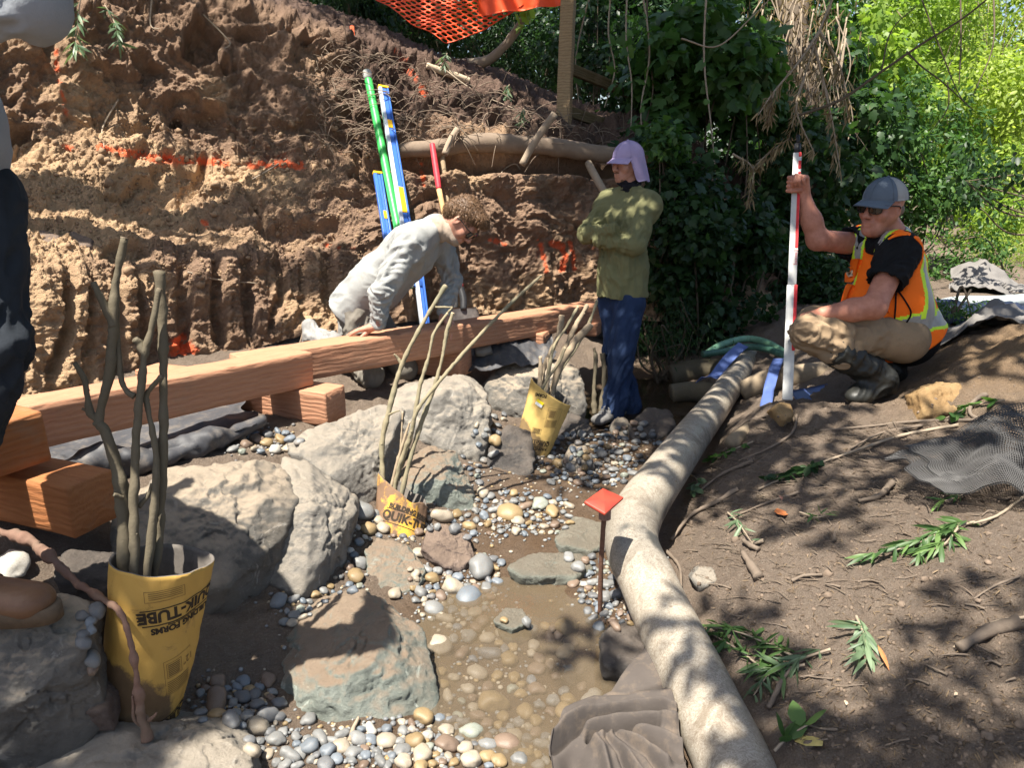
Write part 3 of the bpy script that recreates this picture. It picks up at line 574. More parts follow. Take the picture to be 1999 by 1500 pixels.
# ---------------------------------------------------------------- yellow cardboard forming tubes with printed lettering
CARD = Mat('yellow cardboard', .75, .25)
k1 = CARD.noise(5, 6, .7); c = CARD.mix(CARD.noise(3), (.40, .24, .055), (.51, .315, .082)); c = CARD.mix(CARD.ramp(CARD.noise(9, 7, .75, dist=.6), (.58, 0.), (.72, .85)), c, (.10, .06, .032)); c = CARD.mix(CARD.ramp(CARD.noise(30, 5, .7, CARD.co((1, 1, .25))), (.62, 0.), (.75, .5)), c, (.16, .09, .04)); c = CARD.mix(CARD.ramp(CARD.math('ADD', CARD.attr('mud'), CARD.math('MULTIPLY', CARD.math('SUBTRACT', k1, .5), 1.3)), (.5, 0.), (.62, .92)), c, CARD.mix(CARD.noise(30), (.065, .04, .024), (.14, .09, .055))); c = CARD.mix(CARD.ramp(CARD.noise(4.5, 8, .8), (.54, 0.), (.75, .5)), c, (.30, .20, .10)); CARD.color(c); CARD.rough(CARD.ramp(k1, (.3, .6), (.7, .95))); CARD.bump(CARD.noise(60, 5), .25, .004); CARD.bump(CARD.noise(5, 3), .35, .02)
CARDP = Mat('pale cardboard', .8, .2); c = CARDP.mix(CARDP.noise(4), (.50, .33, .10), (.62, .43, .15)); c = CARDP.mix(CARDP.ramp(CARDP.noise(14, 7, .75), (.56, 0.), (.72, .65)), c, (.17, .11, .06)); c = CARDP.mix(CARDP.ramp(CARDP.math('ADD', CARDP.attr('mud'), CARDP.math('MULTIPLY', CARDP.math('SUBTRACT', CARDP.noise(6, 6, .7), .5), 1.3)), (.6, 0.), (.75, .8)), c, (.12, .08, .05)); CARDP.color(c); CARDP.bump(CARDP.noise(60, 5), .25, .004)
CARDM = Mat('muddy cardboard', .85, .2); c = CARDM.mix(CARDM.ramp(CARDM.noise(8, 6, .7), (.48, 0.), (.58, 1.)), (.17, .105, .065), (.62, .34, .05)); CARDM.color(c); CARDM.bump(CARDM.noise(40, 5), .4, .006)
CARDI = simple('grey cardboard inside', (.13, .115, .10), .9); INK = simple('black printing ink', (.035, .024, .014), .8, .4); INKG = simple('faded printing ink', (.17, .10, .035), .8, .3); YEL = simple('yellow price sticker', (.85, .68, .02), .5, .1); WHT = simple('white paper sticker', (.7, .7, .68), .6, .1)
def text_mesh(s, size, bold=0.0):
    cu = bpy.data.curves.new('t', 'FONT'); cu.body = s; cu.size = size; cu.align_x = 'CENTER'; cu.align_y = 'CENTER'; cu.offset = bold; cu.resolution_u = 3; cu.fill_mode = 'FRONT'
    o = bpy.data.objects.new('t', cu); C.objects.link(o); dg = bpy.context.evaluated_depsgraph_get(); me = bpy.data.meshes.new_from_object(o.evaluated_get(dg))
    b = bmesh.new(); b.from_mesh(me); bmesh.ops.triangulate(b, faces=b.faces); 
    for _ in range(2):
        L = [e for e in b.edges if e.calc_length() > size * .35]
        if L: bmesh.ops.subdivide_edges(b, edges=L, cuts=1); bmesh.ops.triangulate(b, faces=b.faces)
    v = np.array([x.co[:] for x in b.verts]).reshape(-1, 3); b.verts.index_update(); f = np.array([[x.index for x in q.verts] for q in b.faces]).reshape(-1, 3)
    b.free(); bpy.data.objects.remove(o); bpy.data.curves.remove(cu); bpy.data.meshes.remove(me); return v, f
class Form:
    """an open cardboard cylinder: s runs 0 (top rim) to 1 (bottom), th=0 faces the viewer and grows to the right"""
    def __init__(s, top, bot, r0, r1, cut0=lambda th: 0 * th, cut1=lambda th: 0 * th, squash=1.0):
        s.top, s.bot, s.r0, s.r1, s.c0, s.c1, s.sq = top, bot, r0, r1, cut0, cut1, squash
        s.ax = unit(top - bot); f = unit(V(0, 0, CZ) - top); s.F = unit(f - (f @ s.ax) * s.ax); s.Rt = np.cross(s.ax, s.F); s.L = np.linalg.norm(top - bot)
    def at(s, th, h, off=0.0):
        """h: metres below the (uncut) top rim"""
        th = np.asarray(th, float); h = np.asarray(h, float); f = np.clip(h / s.L, -.3, 1.3); r = s.r0 + (s.r1 - s.r0) * f + off
        return s.top - s.ax * h[..., None] + (r * np.sin(th))[..., None] * s.Rt + (r * np.cos(th) * s.sq)[..., None] * s.F
    def build(s, name, m, parent):
        nt_, nh = 96, 40; th, k = np.meshgrid(np.linspace(0, 2 * np.pi, nt_, endpoint=False), np.linspace(0, 1, nh), indexing='ij')
        h0 = s.c0(th); h1 = s.L + s.c1(th); h = h0 + (h1 - h0) * k
        wob = .006 * fbm(np.stack([np.cos(th) * 1.6, np.sin(th) * 1.6, h * 7], -1), 4, 5) * (1 - .3 * k)
        A = s.at(th, h, wob); Bq = s.at(th, h, wob - .005); n = nt_ * nh
        i, j = np.meshgrid(np.arange(nt_), np.arange(nh - 1), indexing='ij'); i = i.ravel(); j = j.ravel(); i2 = (i + 1) % nt_
        q = np.stack([i * nh + j, i * nh + j + 1, i2 * nh + j + 1, i2 * nh + j], 1); k_ = np.arange(nt_); k2 = (k_ + 1) % nt_
        e0 = np.stack([k_ * nh, k2 * nh, k2 * nh + n, k_ * nh + n], 1); e1 = np.stack([k2 * nh + nh - 1, k_ * nh + nh - 1, k_ * nh + nh - 1 + n, k2 * nh + nh - 1 + n], 1)
        mi = np.concatenate([np.zeros(len(q), int), np.ones(len(q) + 2 * nt_, int)])
        return put(name, mesh(name, np.vstack([A.reshape(-1, 3), Bq.reshape(-1, 3)]), [np.vstack([q, q[:, ::-1] + n, e0, e1])], True, {'mud': np.concatenate([(sstep(.30, .85, k) * (.60 + .5 * np.cos(th + 1.0))).ravel()] * 2)}, None, mi), [m, CARDI], parent)
    def wrap(s, v, th0, h0, rot, off=.0012):
        """flat shape v (x right, y up, metres) wrapped on the skin about (th0, h0), turned by rot"""
        c, q = math.cos(rot), math.sin(rot); x = v[:, 0] * c - v[:, 1] * q; y = v[:, 0] * q + v[:, 1] * c; th = th0 + x / s.r0; h = h0 - y
        return s.at(th, h, off + .006 * fbm(np.stack([np.cos(th) * 1.6, np.sin(th) * 1.6, h * 7], -1), 4, 5) * (1 - .3 * np.clip(h / s.L, 0, 1)))
def printing(form, items, name, m, parent):
    mb = MB()
    for kind, a, th, h, rot, *o in items:
        if kind == 't': v, f = text_mesh(a, o[0], o[1] if len(o) > 1 else 0); mb.add(form.wrap(v, th, h, rot), None, f)
        else:                                # bars: (x, y, w, h) list
            for x, y, w, hh in a:
                n = max(2, int(w / .01) + 1); xs = np.linspace(x, x + w, n); v = np.vstack([np.stack([xs, 0 * xs + y, 0 * xs], 1), np.stack([xs, 0 * xs + y + hh, 0 * xs], 1)]); i = np.arange(n - 1)
                mb.add(form.wrap(v, th, h, rot), np.stack([i, i + 1, i + 1 + n, i + n], 1))
    return mb.put(name, m, parent, smooth=False)
def box(x, y, w, h, l=.0013): return [(x, y, w, l), (x, y + h, w, l), (x, y, l, h), (x + w, y, l, h + l)]
def logo(th, h, rot, k=1.0):
    b = [(-.135 * k, .030 * k, .27 * k, .004 * k), (-.135 * k, -.026 * k, .27 * k, .004 * k)] + [(.118 * k, -.018 * k + .012 * i * k, .03 * k, .006 * k) for i in range(4)]
    c, s_ = math.cos(rot), math.sin(rot)
    dd = lambda x, y: (th + (x * c - y * s_) / .125, h - (x * s_ + y * c))
    return [('b', b, th, h, rot), ('t', 'QUIK-TUBE', th, h, rot, .056 * k, .0022 * k), ('t', 'BUILDING FORMS', *dd(-.01 * k, .052 * k), rot, .030 * k, .0016 * k), ('t', 'easy to use concrete forms', *dd(0, .0385 * k), rot, .010 * k, .0004 * k)]
PI = math.pi
bars = box(-.035, -.055, .09, .11) + box(-.028, .0, .045, .045) + [(-.024, .005 + .0055 * i, .036, .003) for i in range(7)] + [(-.03, -.05 + .006 * i, .075, .0022) for i in range(7)]
small = box(-.05, -.012, .095, .03) + [(-.044, -.007 + .0055 * i, .08, .0018) for i in range(4)]
# nearest tube
t1 = thing('cardboard_tube', 'upright yellow cardboard form tube nearest the camera with dark willow sticks', 'cardboard tube', at(285, 1400, t=2.10).tolist(), 'yellow cardboard tubes')
f1 = Form(at(317, 1093, t=2.03), at(274, 1400, t=2.10), .126, .100, lambda th: -.012 * np.sin(th) - .012 * np.cos(th + .2), lambda th: .05 * np.sin(th - .1) - .02)
f1.build('shell', CARD.m, t1)
def upside(form, th, h, rot, k): return logo(th, h, PI + rot, k)
printing(f1, logo(.58, .085, PI + .22, .80), 'printed_lettering', INK, t1)
printing(f1, [('b', bars, .70, .28, .26), ('t', '12"', .98, .245, PI + .26, .03)], 'printed_label', INKG, t1); printing(f1, [('b', small, .12, .035, PI + .2)], 'printed_label', INKG, t1)
printing(f1, logo(.62, .43, PI + .3, .7), 'printed_lettering', INK, t1)
# middle, leaning tube
t2 = thing('cardboard_tube', 'tilted yellow cardboard form tube full of thick cut sticks beside the standing worker', 'cardboard tube', at(1045, 870, t=4.25).tolist(), 'yellow cardboard tubes')
f2 = Form(at(1077, 764, t=4.22), at(1040, 872, t=4.26), .125, .098, lambda th: .035 * np.sin(th) + .012 * np.cos(th) , lambda th: .02 * np.sin(th * 2) + .02, .8)
f2.build('shell', CARDP.m, t2)
printing(f2, logo(.15, .285, PI + .12, .62), 'printed_lettering', INK, t2); printing(f2, [('b', bars, .45, .13, .12)], 'printed_label', INKG, t2)
printing(f2, [('t', 'FORMS', -.42, .03, PI + .15, .024, .001), ('b', box(-.03, -.012, .055, .028) + [(-.025, -.008 + .006 * i, .045, .003) for i in range(4)], -.05, .225, .1)], 'printed_lettering', INK, t2)
for mm, y0, nm in ((YEL, .0, 'sticker'), (WHT, -.016, 'sticker')):
    mb = MB(); v = np.array([[x, y, 0] for x in np.linspace(-.022, .022, 5) for y in (y0 - .008, y0 + .008)]); i = np.arange(4); mb.add(f2.wrap(v, -.32, .066, -.25, .0055), np.stack([2 * i, 2 * i + 2, 2 * i + 3, 2 * i + 1], 1)); mb.put(nm, mm, t2, False)
# torn, muddy tube
t3 = thing('cardboard_tube', 'torn mud stained cardboard tube sunk in pebbles with long thin twigs', 'cardboard tube', at(785, 1030, t=3.3).tolist(), 'yellow cardboard tubes')
f3 = Form(at(787, 955, t=3.36), at(778, 1045, t=3.30), .112, .105, lambda th: .0 + .062 * np.sin(th + .1) + .03 * np.cos(th) + .012 * np.sin(5 * th) * (np.sin(th) > 0), lambda th: .0 * th + .06, .75)
f3.build('shell', CARDM.m, t3)
printing(f3, [('t', 'QUIK-TUBE', .42, .150, -.22, .052, .0022), ('t', 'BUILDING FORMS', .50, .110, -.22, .028, .0016), ('b', [(-.12, -.03, .24, .003), (-.12, .028, .24, .003)], .42, .150, -.22)], 'printed_lettering', INK, t3)

# ---------------------------------------------------------------- cut willow sticks standing in the tubes
def barkmat(name, a, b, c=(.12, .10, .07)):
    m = Mat(name, .8, .2); x = m.mix(m.noise(30, 6, .7), a, b); x = m.mix(m.ramp(m.noise(8, 3), (.5, 0.), (.7, .6)), x, c); m.color(x); m.bump(m.noise(90, 5, .7), .5, .004); return m.m
BARK_D = barkmat('shade darkened willow bark', (.085, .072, .048), (.15, .125, .085)); BARK_G = barkmat('grey green willow bark', (.18, .15, .095), (.29, .25, .16), (.15, .15, .10)); BARK_B = barkmat('brown willow bark', (.20, .15, .10), (.34, .27, .185)); CUT = simple('fresh cut wood', (.62, .47, .30), .8)  # dark bark puts the shade on the nearest tube's sticks into their colour
def stick(label, m, chains, group='willow sticks in the tubes', name='willow_stick', cat='stick', cut=True, knots=True, seed=0):
    """chains: list of (points [(px,py,t)...], r0, r1); the first one is the main stem"""
    mb = MB()
    for k, (pts, r0, r1) in enumerate(chains):
        P = np.array([at(*p[:2], t=p[2]) for p in pts]); n = max(8, int(np.linalg.norm(np.diff(P, axis=0), axis=1).sum() / .02))
        r = np.linspace(r0, r1, len(P)); tube(mb, P, r * (1 + .10 * rng.normal(size=len(P))), 12, n * 2, rough=.3, seed=seed + k)
        if knots:
            Q = spline(P, 40)
            for i in range(4, 40, 6):
                if rng.random() < .7: v, f = ico(2); rr_ = r0 + (r1 - r0) * i / 40; e_ = unit(rng.normal(size=3) * V(1, 1, .2)); mb.add(Q[i] + e_ * rr_ * .75 + v * rr_ * rng.uniform(.32, .5), None, f)
    o = mb.put(name, m, None, label=label, cat=cat, group=group)
    if cut:
        e = MB(); P = np.array([at(*p[:2], t=p[2]) for p in chains[0][0]]); d = unit(P[-1] - P[-2]); tube(e, [P[-1] - d * .002, P[-1] + d * .0025], chains[0][2] * .96, 12); e.put('cut_end', CUT if m is not BARK_D else simple('shade darkened cut wood', (.16, .12, .08)), o)  # cut ends of the dark sticks are coloured as if in shade too
    return o
stick('tall dark stick forking low with a hooked left twig in the nearest tube', BARK_D, [([(243,1150,2.03),(240,1000,2.03),(232,930,2.02),(206,845,2.0),(192,822,2.0),(207,760,2.0),(218,690,1.99),(222,620,1.98),(225,560,1.98),(243,465,1.97)], .0155, .0105), ([(192,824,2.0),(175,800,2.0),(166,745,1.99),(146,708,1.98)], .009, .006), ([(176,805,2.0),(160,798,1.99)], .006, .003), ([(222,640,1.98),(212,612,1.98),(196,580,1.97),(182,552,1.97)], .011, .008)], seed=1)
stick('dark stick rising straight with a stub and fork in the nearest tube', BARK_D, [([(262,1150,2.0),(262,980,2.0),(266,850,2.0),(275,760,2.0),(283,690,2.0),(296,640,2.0),(312,565,2.0)], .0125, .0075), ([(282,690,2.0),(272,672,2.0),(263,662,1.99)], .009, .0075), ([(262,775,2.0),(248,764,2.0),(237,742,2.0),(232,690,2.0),(228,600,2.0)], .008, .0055)], seed=5)
stick('thickest dark stick standing straight up in the nearest tube', BARK_D, [([(300,1150,2.06),(312,1000,2.06),(318,880,2.05),(319,770,2.05),(318,650,2.04),(310,530,2.03)], .0125, .0115)], seed=9)
stick('crooked dark stick with a side spur in the nearest tube', BARK_D, [([(283,1150,2.02),(300,1000,2.02),(305,900,2.02),(296,835,2.02),(287,790,2.02),(287,768,2.02),(314,736,2.0)], .0105, .0065), ([(271,990,2.02),(288,970,2.02),(297,945,2.02)], .006, .005), ([(240,972,2.0),(222,966,1.98)], .006, .004)], seed=12)
stick('thick pale twig with a side spur in the torn tube', BARK_G, [([(746,990,3.36),(747,940,3.37),(746,870,3.38),(757,810,3.39),(770,760,3.4),(785,712,3.41),(812,655,3.42),(838,610,3.44),(870,558,3.46)], .0135, .0085), ([(784,712,3.41),(777,700,3.41),(769,692,3.4)], .0065, .0045), ([(756,812,3.39),(768,806,3.37),(780,802,3.36)], .0055, .003)], seed=20)
stick('thin pale twig ending in a horizontal fork in the torn tube', BARK_G, [([(757,1000,3.34),(775,930,3.34),(800,860,3.34),(810,805,3.35),(822,745,3.36),(836,700,3.37),(848,650,3.38),(873,613,3.4)], .0095, .0065), ([(873,612,3.4),(884,600,3.4)], .004, .004), ([(850,600,3.42),(883,600,3.4)], .005, .004)], seed=24)
stick('straight grey green twig between its neighbours in the torn tube', BARK_G, [([(776,1000,3.3),(800,900,3.3),(828,810,3.31),(845,765,3.32),(862,705,3.33),(872,650,3.34),(884,612,3.35)], .0115, .0085)], seed=28)
stick('longest pale twig reaching far right out of the torn tube', BARK_G, [([(763,985,3.32),(780,910,3.3),(803,845,3.28),(815,800,3.27),(858,745,3.3),(900,695,3.35),(960,630,3.42),(1010,580,3.5),(1056,539,3.58)], .0098, .0072)], seed=32)
stick('short thin twig low in the torn tube', BARK_B, [([(768,990,3.34),(778,920,3.36),(783,860,3.38),(786,805,3.4)], .007, .0035)], seed=36)
stick('short greenish stick leaning left in the torn tube', BARK_B, [([(757,980,3.3),(775,905,3.32),(790,855,3.34),(800,825,3.36)], .0085, .005)], seed=38)
m2 = [('thick cut stick with a pale end leaning farthest right in the middle tube', BARK_B, [(1072,800,4.22),(1085,740,4.22),(1108,690,4.22),(1130,660,4.22),(1154,634,4.22)], .020, .0165), ('long grey stick touching the worker\'s jeans from the middle tube', BARK_G, [(1070,800,4.26),(1092,730,4.28),(1118,690,4.32),(1140,650,4.36),(1154,622,4.4),(1165,588,4.45)], .0115, .0085), ('thick forked stick pointing up in the middle tube', BARK_B, [(1056,790,4.24),(1062,720,4.28),(1086,665,4.32),(1094,640,4.34),(1097,617,4.35)], .019, .0165),
  ('slim brown stick with a broad cut top in the middle tube', BARK_B, [(1066,800,4.3),(1090,710,4.32),(1115,655,4.36),(1130,625,4.4),(1146,597,4.44)], .0125, .0125), ('slim straight stick crossing the others in the middle tube', BARK_G, [(1060,795,4.2),(1072,720,4.2),(1082,675,4.22),(1105,640,4.26),(1128,600,4.3)], .010, .0075), ('short stub stick at the left rim of the middle tube', BARK_B, [(1050,790,4.2),(1055,735,4.2),(1055,697,4.2)], .0155, .009), ('pale thin stick in front bending right in the middle tube', BARK_G, [(1052,775,4.16),(1066,745,4.15),(1090,710,4.15),(1103,680,4.16)], .0085, .008), ('short thin stick inside the middle tube', BARK_B, [(1066,790,4.18),(1070,740,4.2),(1069,700,4.22)], .009, .006)]
for i, (l, m, pts, r0, r1) in enumerate(m2): stick(l, m, [(pts, r0, r1)], seed=50 + 4 * i)
stick('forked dark stick standing in the stream beside the worker\'s jeans', BARK_D, [([(1160,810,4.9),(1160,760,4.9),(1163,700,4.9),(1160,680,4.9)], .016, .009), ([(1172,810,4.9),(1180,740,4.9),(1176,690,4.9)], .017, .012)], None, seed=90)

# ---------------------------------------------------------------- white pipe, red capped stake, rod, hoses
PVC = Mat('muddy white plastic', .42, .45); k1 = PVC.noise(7, 7, .72, dist=.8); k2 = PVC.noise(55, 8, .78, dist=3.0)
c = PVC.mix(PVC.noise(3, 4), (.31, .275, .22), (.43, .395, .33)); c = PVC.mix(PVC.ramp(k2, (.42, 0.), (.60, .8)), c, (.15, .112, .076)); c = PVC.mix(PVC.ramp(k1, (.50, 0.), (.68, .7)), c, (.12, .09, .06)); c = PVC.mix(PVC.ramp(PVC.vor(40), (.04, .6), (.12, 0.)), c, (.14, .10, .06)); c = PVC.mix(PVC.attr('rnd'), c, (.035, .038, .038)); PVC.color(c); PVC.bump(k2, .12, .004); PVC.rough(PVC.ramp(k1, (.45, .35), (.6, .8)))
pp = [(1480,1640,1.78),(1432,1496,2.03),(1383,1390,2.22),(1337,1290,2.42),(1293,1200,2.62),(1262,1130,2.76),(1240,1085,2.86),(1232,1050,2.95),(1240,1014,3.08),(1262,975,3.25),(1300,922,3.5),(1345,860,3.92),(1400,788,4.6),(1436,737,5.15),(1464,697,5.65)]
PP = np.array([at(*p[:2], t=p[2]) for p in pp]); pr = [.103,.103,.103,.1025,.102,.1015,.102,.103,.104,.102,.098,.094,.088,.082,.076]
mb = MB(); PRs = spline(np.column_stack([PP, pr]), 150)
tube(mb, PRs[:, :3], PRs[:, 3], 40, caps=False, thick=.006)
v = np.concatenate(mb.v); px_, py_ = pix(v); stripes = sstep(.1, .5, vnoise(np.stack([py_ / 16, px_ * .01, 0 * py_], -1), 3) + .25) * sstep(950, 880, py_) * .0
ang = sstep(-.15, .25, fbm(v * V(5, 5, 5), 4, 4)); elbow = np.exp(-((py_ - 1042) / 60) ** 4) * (.35 + .75 * sstep(-.3, .35, fbm(v * V(9, 9, 9), 4, 6)))
mb.a = [np.clip(elbow * .85 + stripes, 0, .9)]
wp_ = mb.put('drain_pipe', PVC.m, label='long mud streaked white plastic pipe running along the creek edge', cat='pipe')
for s0, nm in ():
    mb = MB(); k = int(s0 * 149); Q = PRs[k:k + 5]; tube(mb, Q[:, :3], Q[:, 3] + .006, 40, caps=False, thick=.008); mb.a = [a * 0 + .25 for a in mb.a]; mb.put(nm, PVC.m, wp_)
RED = Mat('faded red plastic', .5, .4); RED.color(RED.mix(RED.ramp(RED.noise(22, 5, .7), (.45, 0.), (.68, .8)), (.40, .05, .028), (.20, .035, .025))); RUST = simple('rusty steel bar', (.12, .062, .04), .85, .35, 60, bump=.5)
st = thing('marker_stake', 'rusty stake with a square red cap standing in the pebbles by the white pipe', 'stake', at(1172, 1185, t=2.82).tolist())
mb = MB(); tube(mb, [at(1171, 1200, t=2.84), at(1174, 1090, t=2.76), at(1180, 1000, t=2.70)], .0088, 12, 30, rough=.12); mb.put('post', RUST, st)
mb = MB(); th = np.linspace(0, 2 * PI, 48, endpoint=False); a, b = at(1180.5, 1013, t=2.70), at(1181, 990, t=2.69)
for k in range(12):
    f0, f1 = k / 12, (k + .62) / 12
    tube(mb, [a + (b - a) * f0, a + (b - a) * f1], .0215, 24); 
tube(mb, [a, b], .018, 20); mb.put('ribbed_collar', simple('brown ribbed plastic', (.26, .15, .11), .7), st)
cc = [at(1141, 979, t=2.62), at(1182, 1003, t=2.58), at(1218, 971, t=2.68), at(1177, 953, t=2.72)]
mb = MB(); n = unit(np.cross(cc[1] - cc[0], cc[3] - cc[0])); n = n if n[2] > 0 else -n
ct = np.mean(cc, 0); g = []
for lev, s_, dz in ((0, .97, -.012), (1, 1.0, -.009), (2, 1.0, -.002), (3, .965, .0)):
    for i in range(4):
        p, q_, r_ = cc[i], cc[(i + 1) % 4], cc[i - 1]
        for e in (.06, .02): g.append(ct + (p + (r_ - p) * e - ct) * s_ + n * dz)
        for e in (.02, .06): g.append(ct + (p + (q_ - p) * e - ct) * s_ + n * dz)
g = np.array(g); m_ = 16; q = [[l * m_ + i, l * m_ + (i + 1) % m_, (l + 1) * m_ + (i + 1) % m_, (l + 1) * m_ + i] for l in range(3) for i in range(m_)]
mb.add(np.vstack([g, ct, ct - n * .012]), q, [[3 * m_ + i, 3 * m_ + (i + 1) % m_, 4 * m_] for i in range(m_)] + [[(i + 1) % m_, i, 4 * m_ + 1] for i in range(m_)]); mb.put('cap', RED.m, st)

# measuring rod in three sections, lower section thickest, with red graduations on its right edge
ROD = Mat('scuffed white paint', .55, .4); ROD.color(ROD.mix(ROD.ramp(ROD.noise(40, 6, .7), (.55, 0.), (.75, .6)), (.46, .46, .44), (.24, .23, .20))); RODR = simple('red graduation paint', (.55, .025, .03), .5, .2); BLK = simple('black plastic', (.018, .018, .02), .5)
rb, rt = at(1537, 782, t=3.88), at(1557, 292, t=4.02)
rod = thing('measuring_rod', 'tall white surveying rod with red graduations held by the crouching worker', 'measuring rod', rb.tolist())
rd = unit(rt - rb); RL = np.linalg.norm(rt - rb); rx = unit(np.cross(rd, unit(V(0, 0, CZ) - rb))); rx = rx if rx[0] > 0 else -rx; rf = np.cross(rx, rd); rf = rf if rf[1] < 0 else -rf
def bar(mb, h0, h1, w, d, ox=0, of=0): v, q, t = timber(rb + rd * h0 + rx * ox + rf * of, rb + rd * h1 + rx * ox + rf * of, w, d, 6, .004, 0, 0, up=rf); mb.add(v, q, t)
mb = MB(); bar(mb, 0, RL * .45, .050, .036); bar(mb, RL * .45, RL * .985, .042, .031); mb.put('shaft', ROD.m, rod)
mb = MB(); tube(mb, [rt - rd * .02, rt + rd * .03], .017, 14); tube(mb, [rt + rd * .03, rt + rd * .08], .009, 10); mb.put('tip', BLK, rod)
mb = MB()
for k0, k1, lo in ((.19, .475, 1), (.595, .875, 0), (.895, .905, 0), (.915, .95, 0), (.965, .985, 0)):
    w = .050 if k1 < .5 else .042; 
    if k1 > .45 > k0: bar(mb, RL * k0, RL * .45, .016, .004, .0185, .0175); 
    else: bar(mb, RL * k0, RL * k1, .014, .004, w / 2 - .0075, (.018 if k1 < .5 else .0155))
mb.put('graduation', RODR, rod)
mb = MB()
bar(mb, RL * .53, RL * .533, .02, .003, .012, .0165); bar(mb, RL * .585, RL * .588, .02, .003, .012, .0165)
for k in range(7): bar(mb, RL * (.537 + .0065 * k), RL * (.5395 + .0065 * k), .011, .003, .014, .0162)
mb.put('worn_print', simple('worn red print', (.52, .22, .22), .6), rod, False)

def hose(label, m, pts, r, name='hose', cat='hose', n=80, ribs=0, group=None, flat=1.0):
    mb = MB(); P = np.array([at(*p[:2], t=p[2]) for p in pts]); Q = spline(P, n)
    rr = r * (1 + (.06 * np.sin(np.arange(n) * 2.1) if ribs else 0)); tube(mb, Q, rr, 16, flat=flat); return mb.put(name, m, label=label, cat=cat, group=group)
GRN = simple('green suction hose', (.15, .30, .19), .45, .25, 20, .45); GRND = simple('dark green hose', (.05, .125, .09), .45, .3, 20, .45); GRY = simple('grey hose', (.36, .40, .40), .5, .25, 12, .4); BLU = Mat('blue flat hose', .5, .4); BLU.color(BLU.mix(BLU.noise(25, 5), (.055, .09, .24), (.10, .15, .36)))
hose('pale green suction hose arching over the far end of the white pipe', GRN, [(1382,690,5.5),(1410,673,5.6),(1455,662,5.7),(1492,668,5.6),(1520,682,5.4),(1545,700,5.2)], .026, ribs=1)
hose('darker green hose lying below the pale green one', GRND, [(1372,692,5.4),(1410,687,5.45),(1450,678,5.5),(1490,680,5.4),(1520,690,5.2),(1540,698,5.1)], .024, ribs=1)
hose('grey blue hose arching behind the measuring rod', GRY, [(1500,672,6.2),(1530,661,6.1),(1560,668,6.0),(1600,690,5.9)], .05)
hose('long grey discharge hose stretched in sun behind the orange vest', GRY, [(1780,615,6.6),(1835,597,6.4),(1880,590,6.3),(1950,590,6.2),(2050,582,6.1),(2150,578,6.0)], .052)
hose('brown stick poking out of the grey fabric heap at right', BARK_B, [(1912,635,4.6),(1945,640,4.5),(1985,640,4.4)], .016, 'stick', 'stick')
mb = MB(); tube(mb, [at(1952, 596, t=6.2), at(1962, 592, t=6.2)], .062, 20, 4); mb.put('hose_clamp', simple('dark clamp', (.05, .05, .05)), bpy.data.objects['hose.003'] if 'hose.003' in bpy.data.objects else None)
def strap(label, m, pts, w, twist=None, group=None):
    P = np.array([at(*p[:2], t=p[2]) for p in pts]); n = 50; Q = spline(P, n); T = unit(np.gradient(Q, axis=0)); tw = np.interp(np.linspace(0, 1, n), np.linspace(0, 1, len(twist)), twist) if twist is not None else np.zeros(n)
    a = unit(np.cross(T, V(0, -.5, .8))); b = np.cross(T, a); d = a * np.cos(tw)[:, None] + b * np.sin(tw)[:, None]
    G = np.stack([Q + d * w * k for k in (-.5, -.25, 0, .25, .5)], 1); G = G + .004 * vnoise(G * 12, 4)[..., None]
    return sheet('flat_hose', label, 'flat hose', m, G, .004, group=group)
G_ = 'blue lay-flat hoses'
strap('blue flat hose draped over the far end of the white pipe', BLU.m, [(1452,672,5.35),(1432,690,5.25),(1412,712,5.15),(1395,735,5.05),(1378,738,5.0),(1363,742,4.95)], .075, [0, 0, .2, .2, 1.0, 1.3], G_)
strap('blue flat hose hanging between white pipe and measuring rod', BLU.m, [(1520,700,4.75),(1512,720,4.65),(1505,745,4.5),(1500,765,4.4),(1495,795,4.2)], .062, [.4, .1, .0, .7, .1], G_)
strap('blue flat hose lying on the soil by the rubber boots', BLU.m, [(1553,775,4.1),(1590,768,4.3),(1630,758,4.45),(1680,750,4.6),(1740,742,4.75)], .085, [.3, .1, 0, 0, 0], G_)
P = drape(50, 40, at(1850, 600, t=6.9), at(2080, 600, t=6.6), at(2080, 560, t=7.2), at(1860, 535, t=7.6), lambda u, v, P: .12 * np.exp(-((u - .25) / .2) ** 2) * v + .05 * fbm(P * 4, 4, 6) + .03 * ridged(P * 6, 2, 3), 8)
sheet('fabric_heap', 'brown grey fabric heap lying behind the grey hose', 'fabric heap', GREYF, P)
P = drape(60, 50, at(1820, 730, t=4.3), at(2060, 660, t=4.0), at(2040, 612, t=4.9), at(1860, 660, t=5.0), lambda u, v, P: .16 * np.exp(-((u - .4) / .28) ** 2 - ((v - .5) / .35) ** 2) + .03 * ridged(P * 6, 2, 4) + .02 * fbm(P * 7, 3, 7), 9)
sheet('fabric_heap', 'dark grey fabric heap behind the crouching worker in shade', 'fabric heap', GREYF, P)
P = drape(50, 40, at(1795, 690, t=5.6), at(2040, 650, t=5.4), at(2040, 612, t=6.2), at(1800, 650, t=6.3), lambda u, v, P: .04 * fbm(P * 4, 4, 16) + .03 * ridged(P * 5, 2, 13), 18)
sheet('tarp', 'crumpled dark blue tarp behind the orange vest', 'tarp', simple('dark blue tarp', (.015, .022, .045), .5, .4), P)
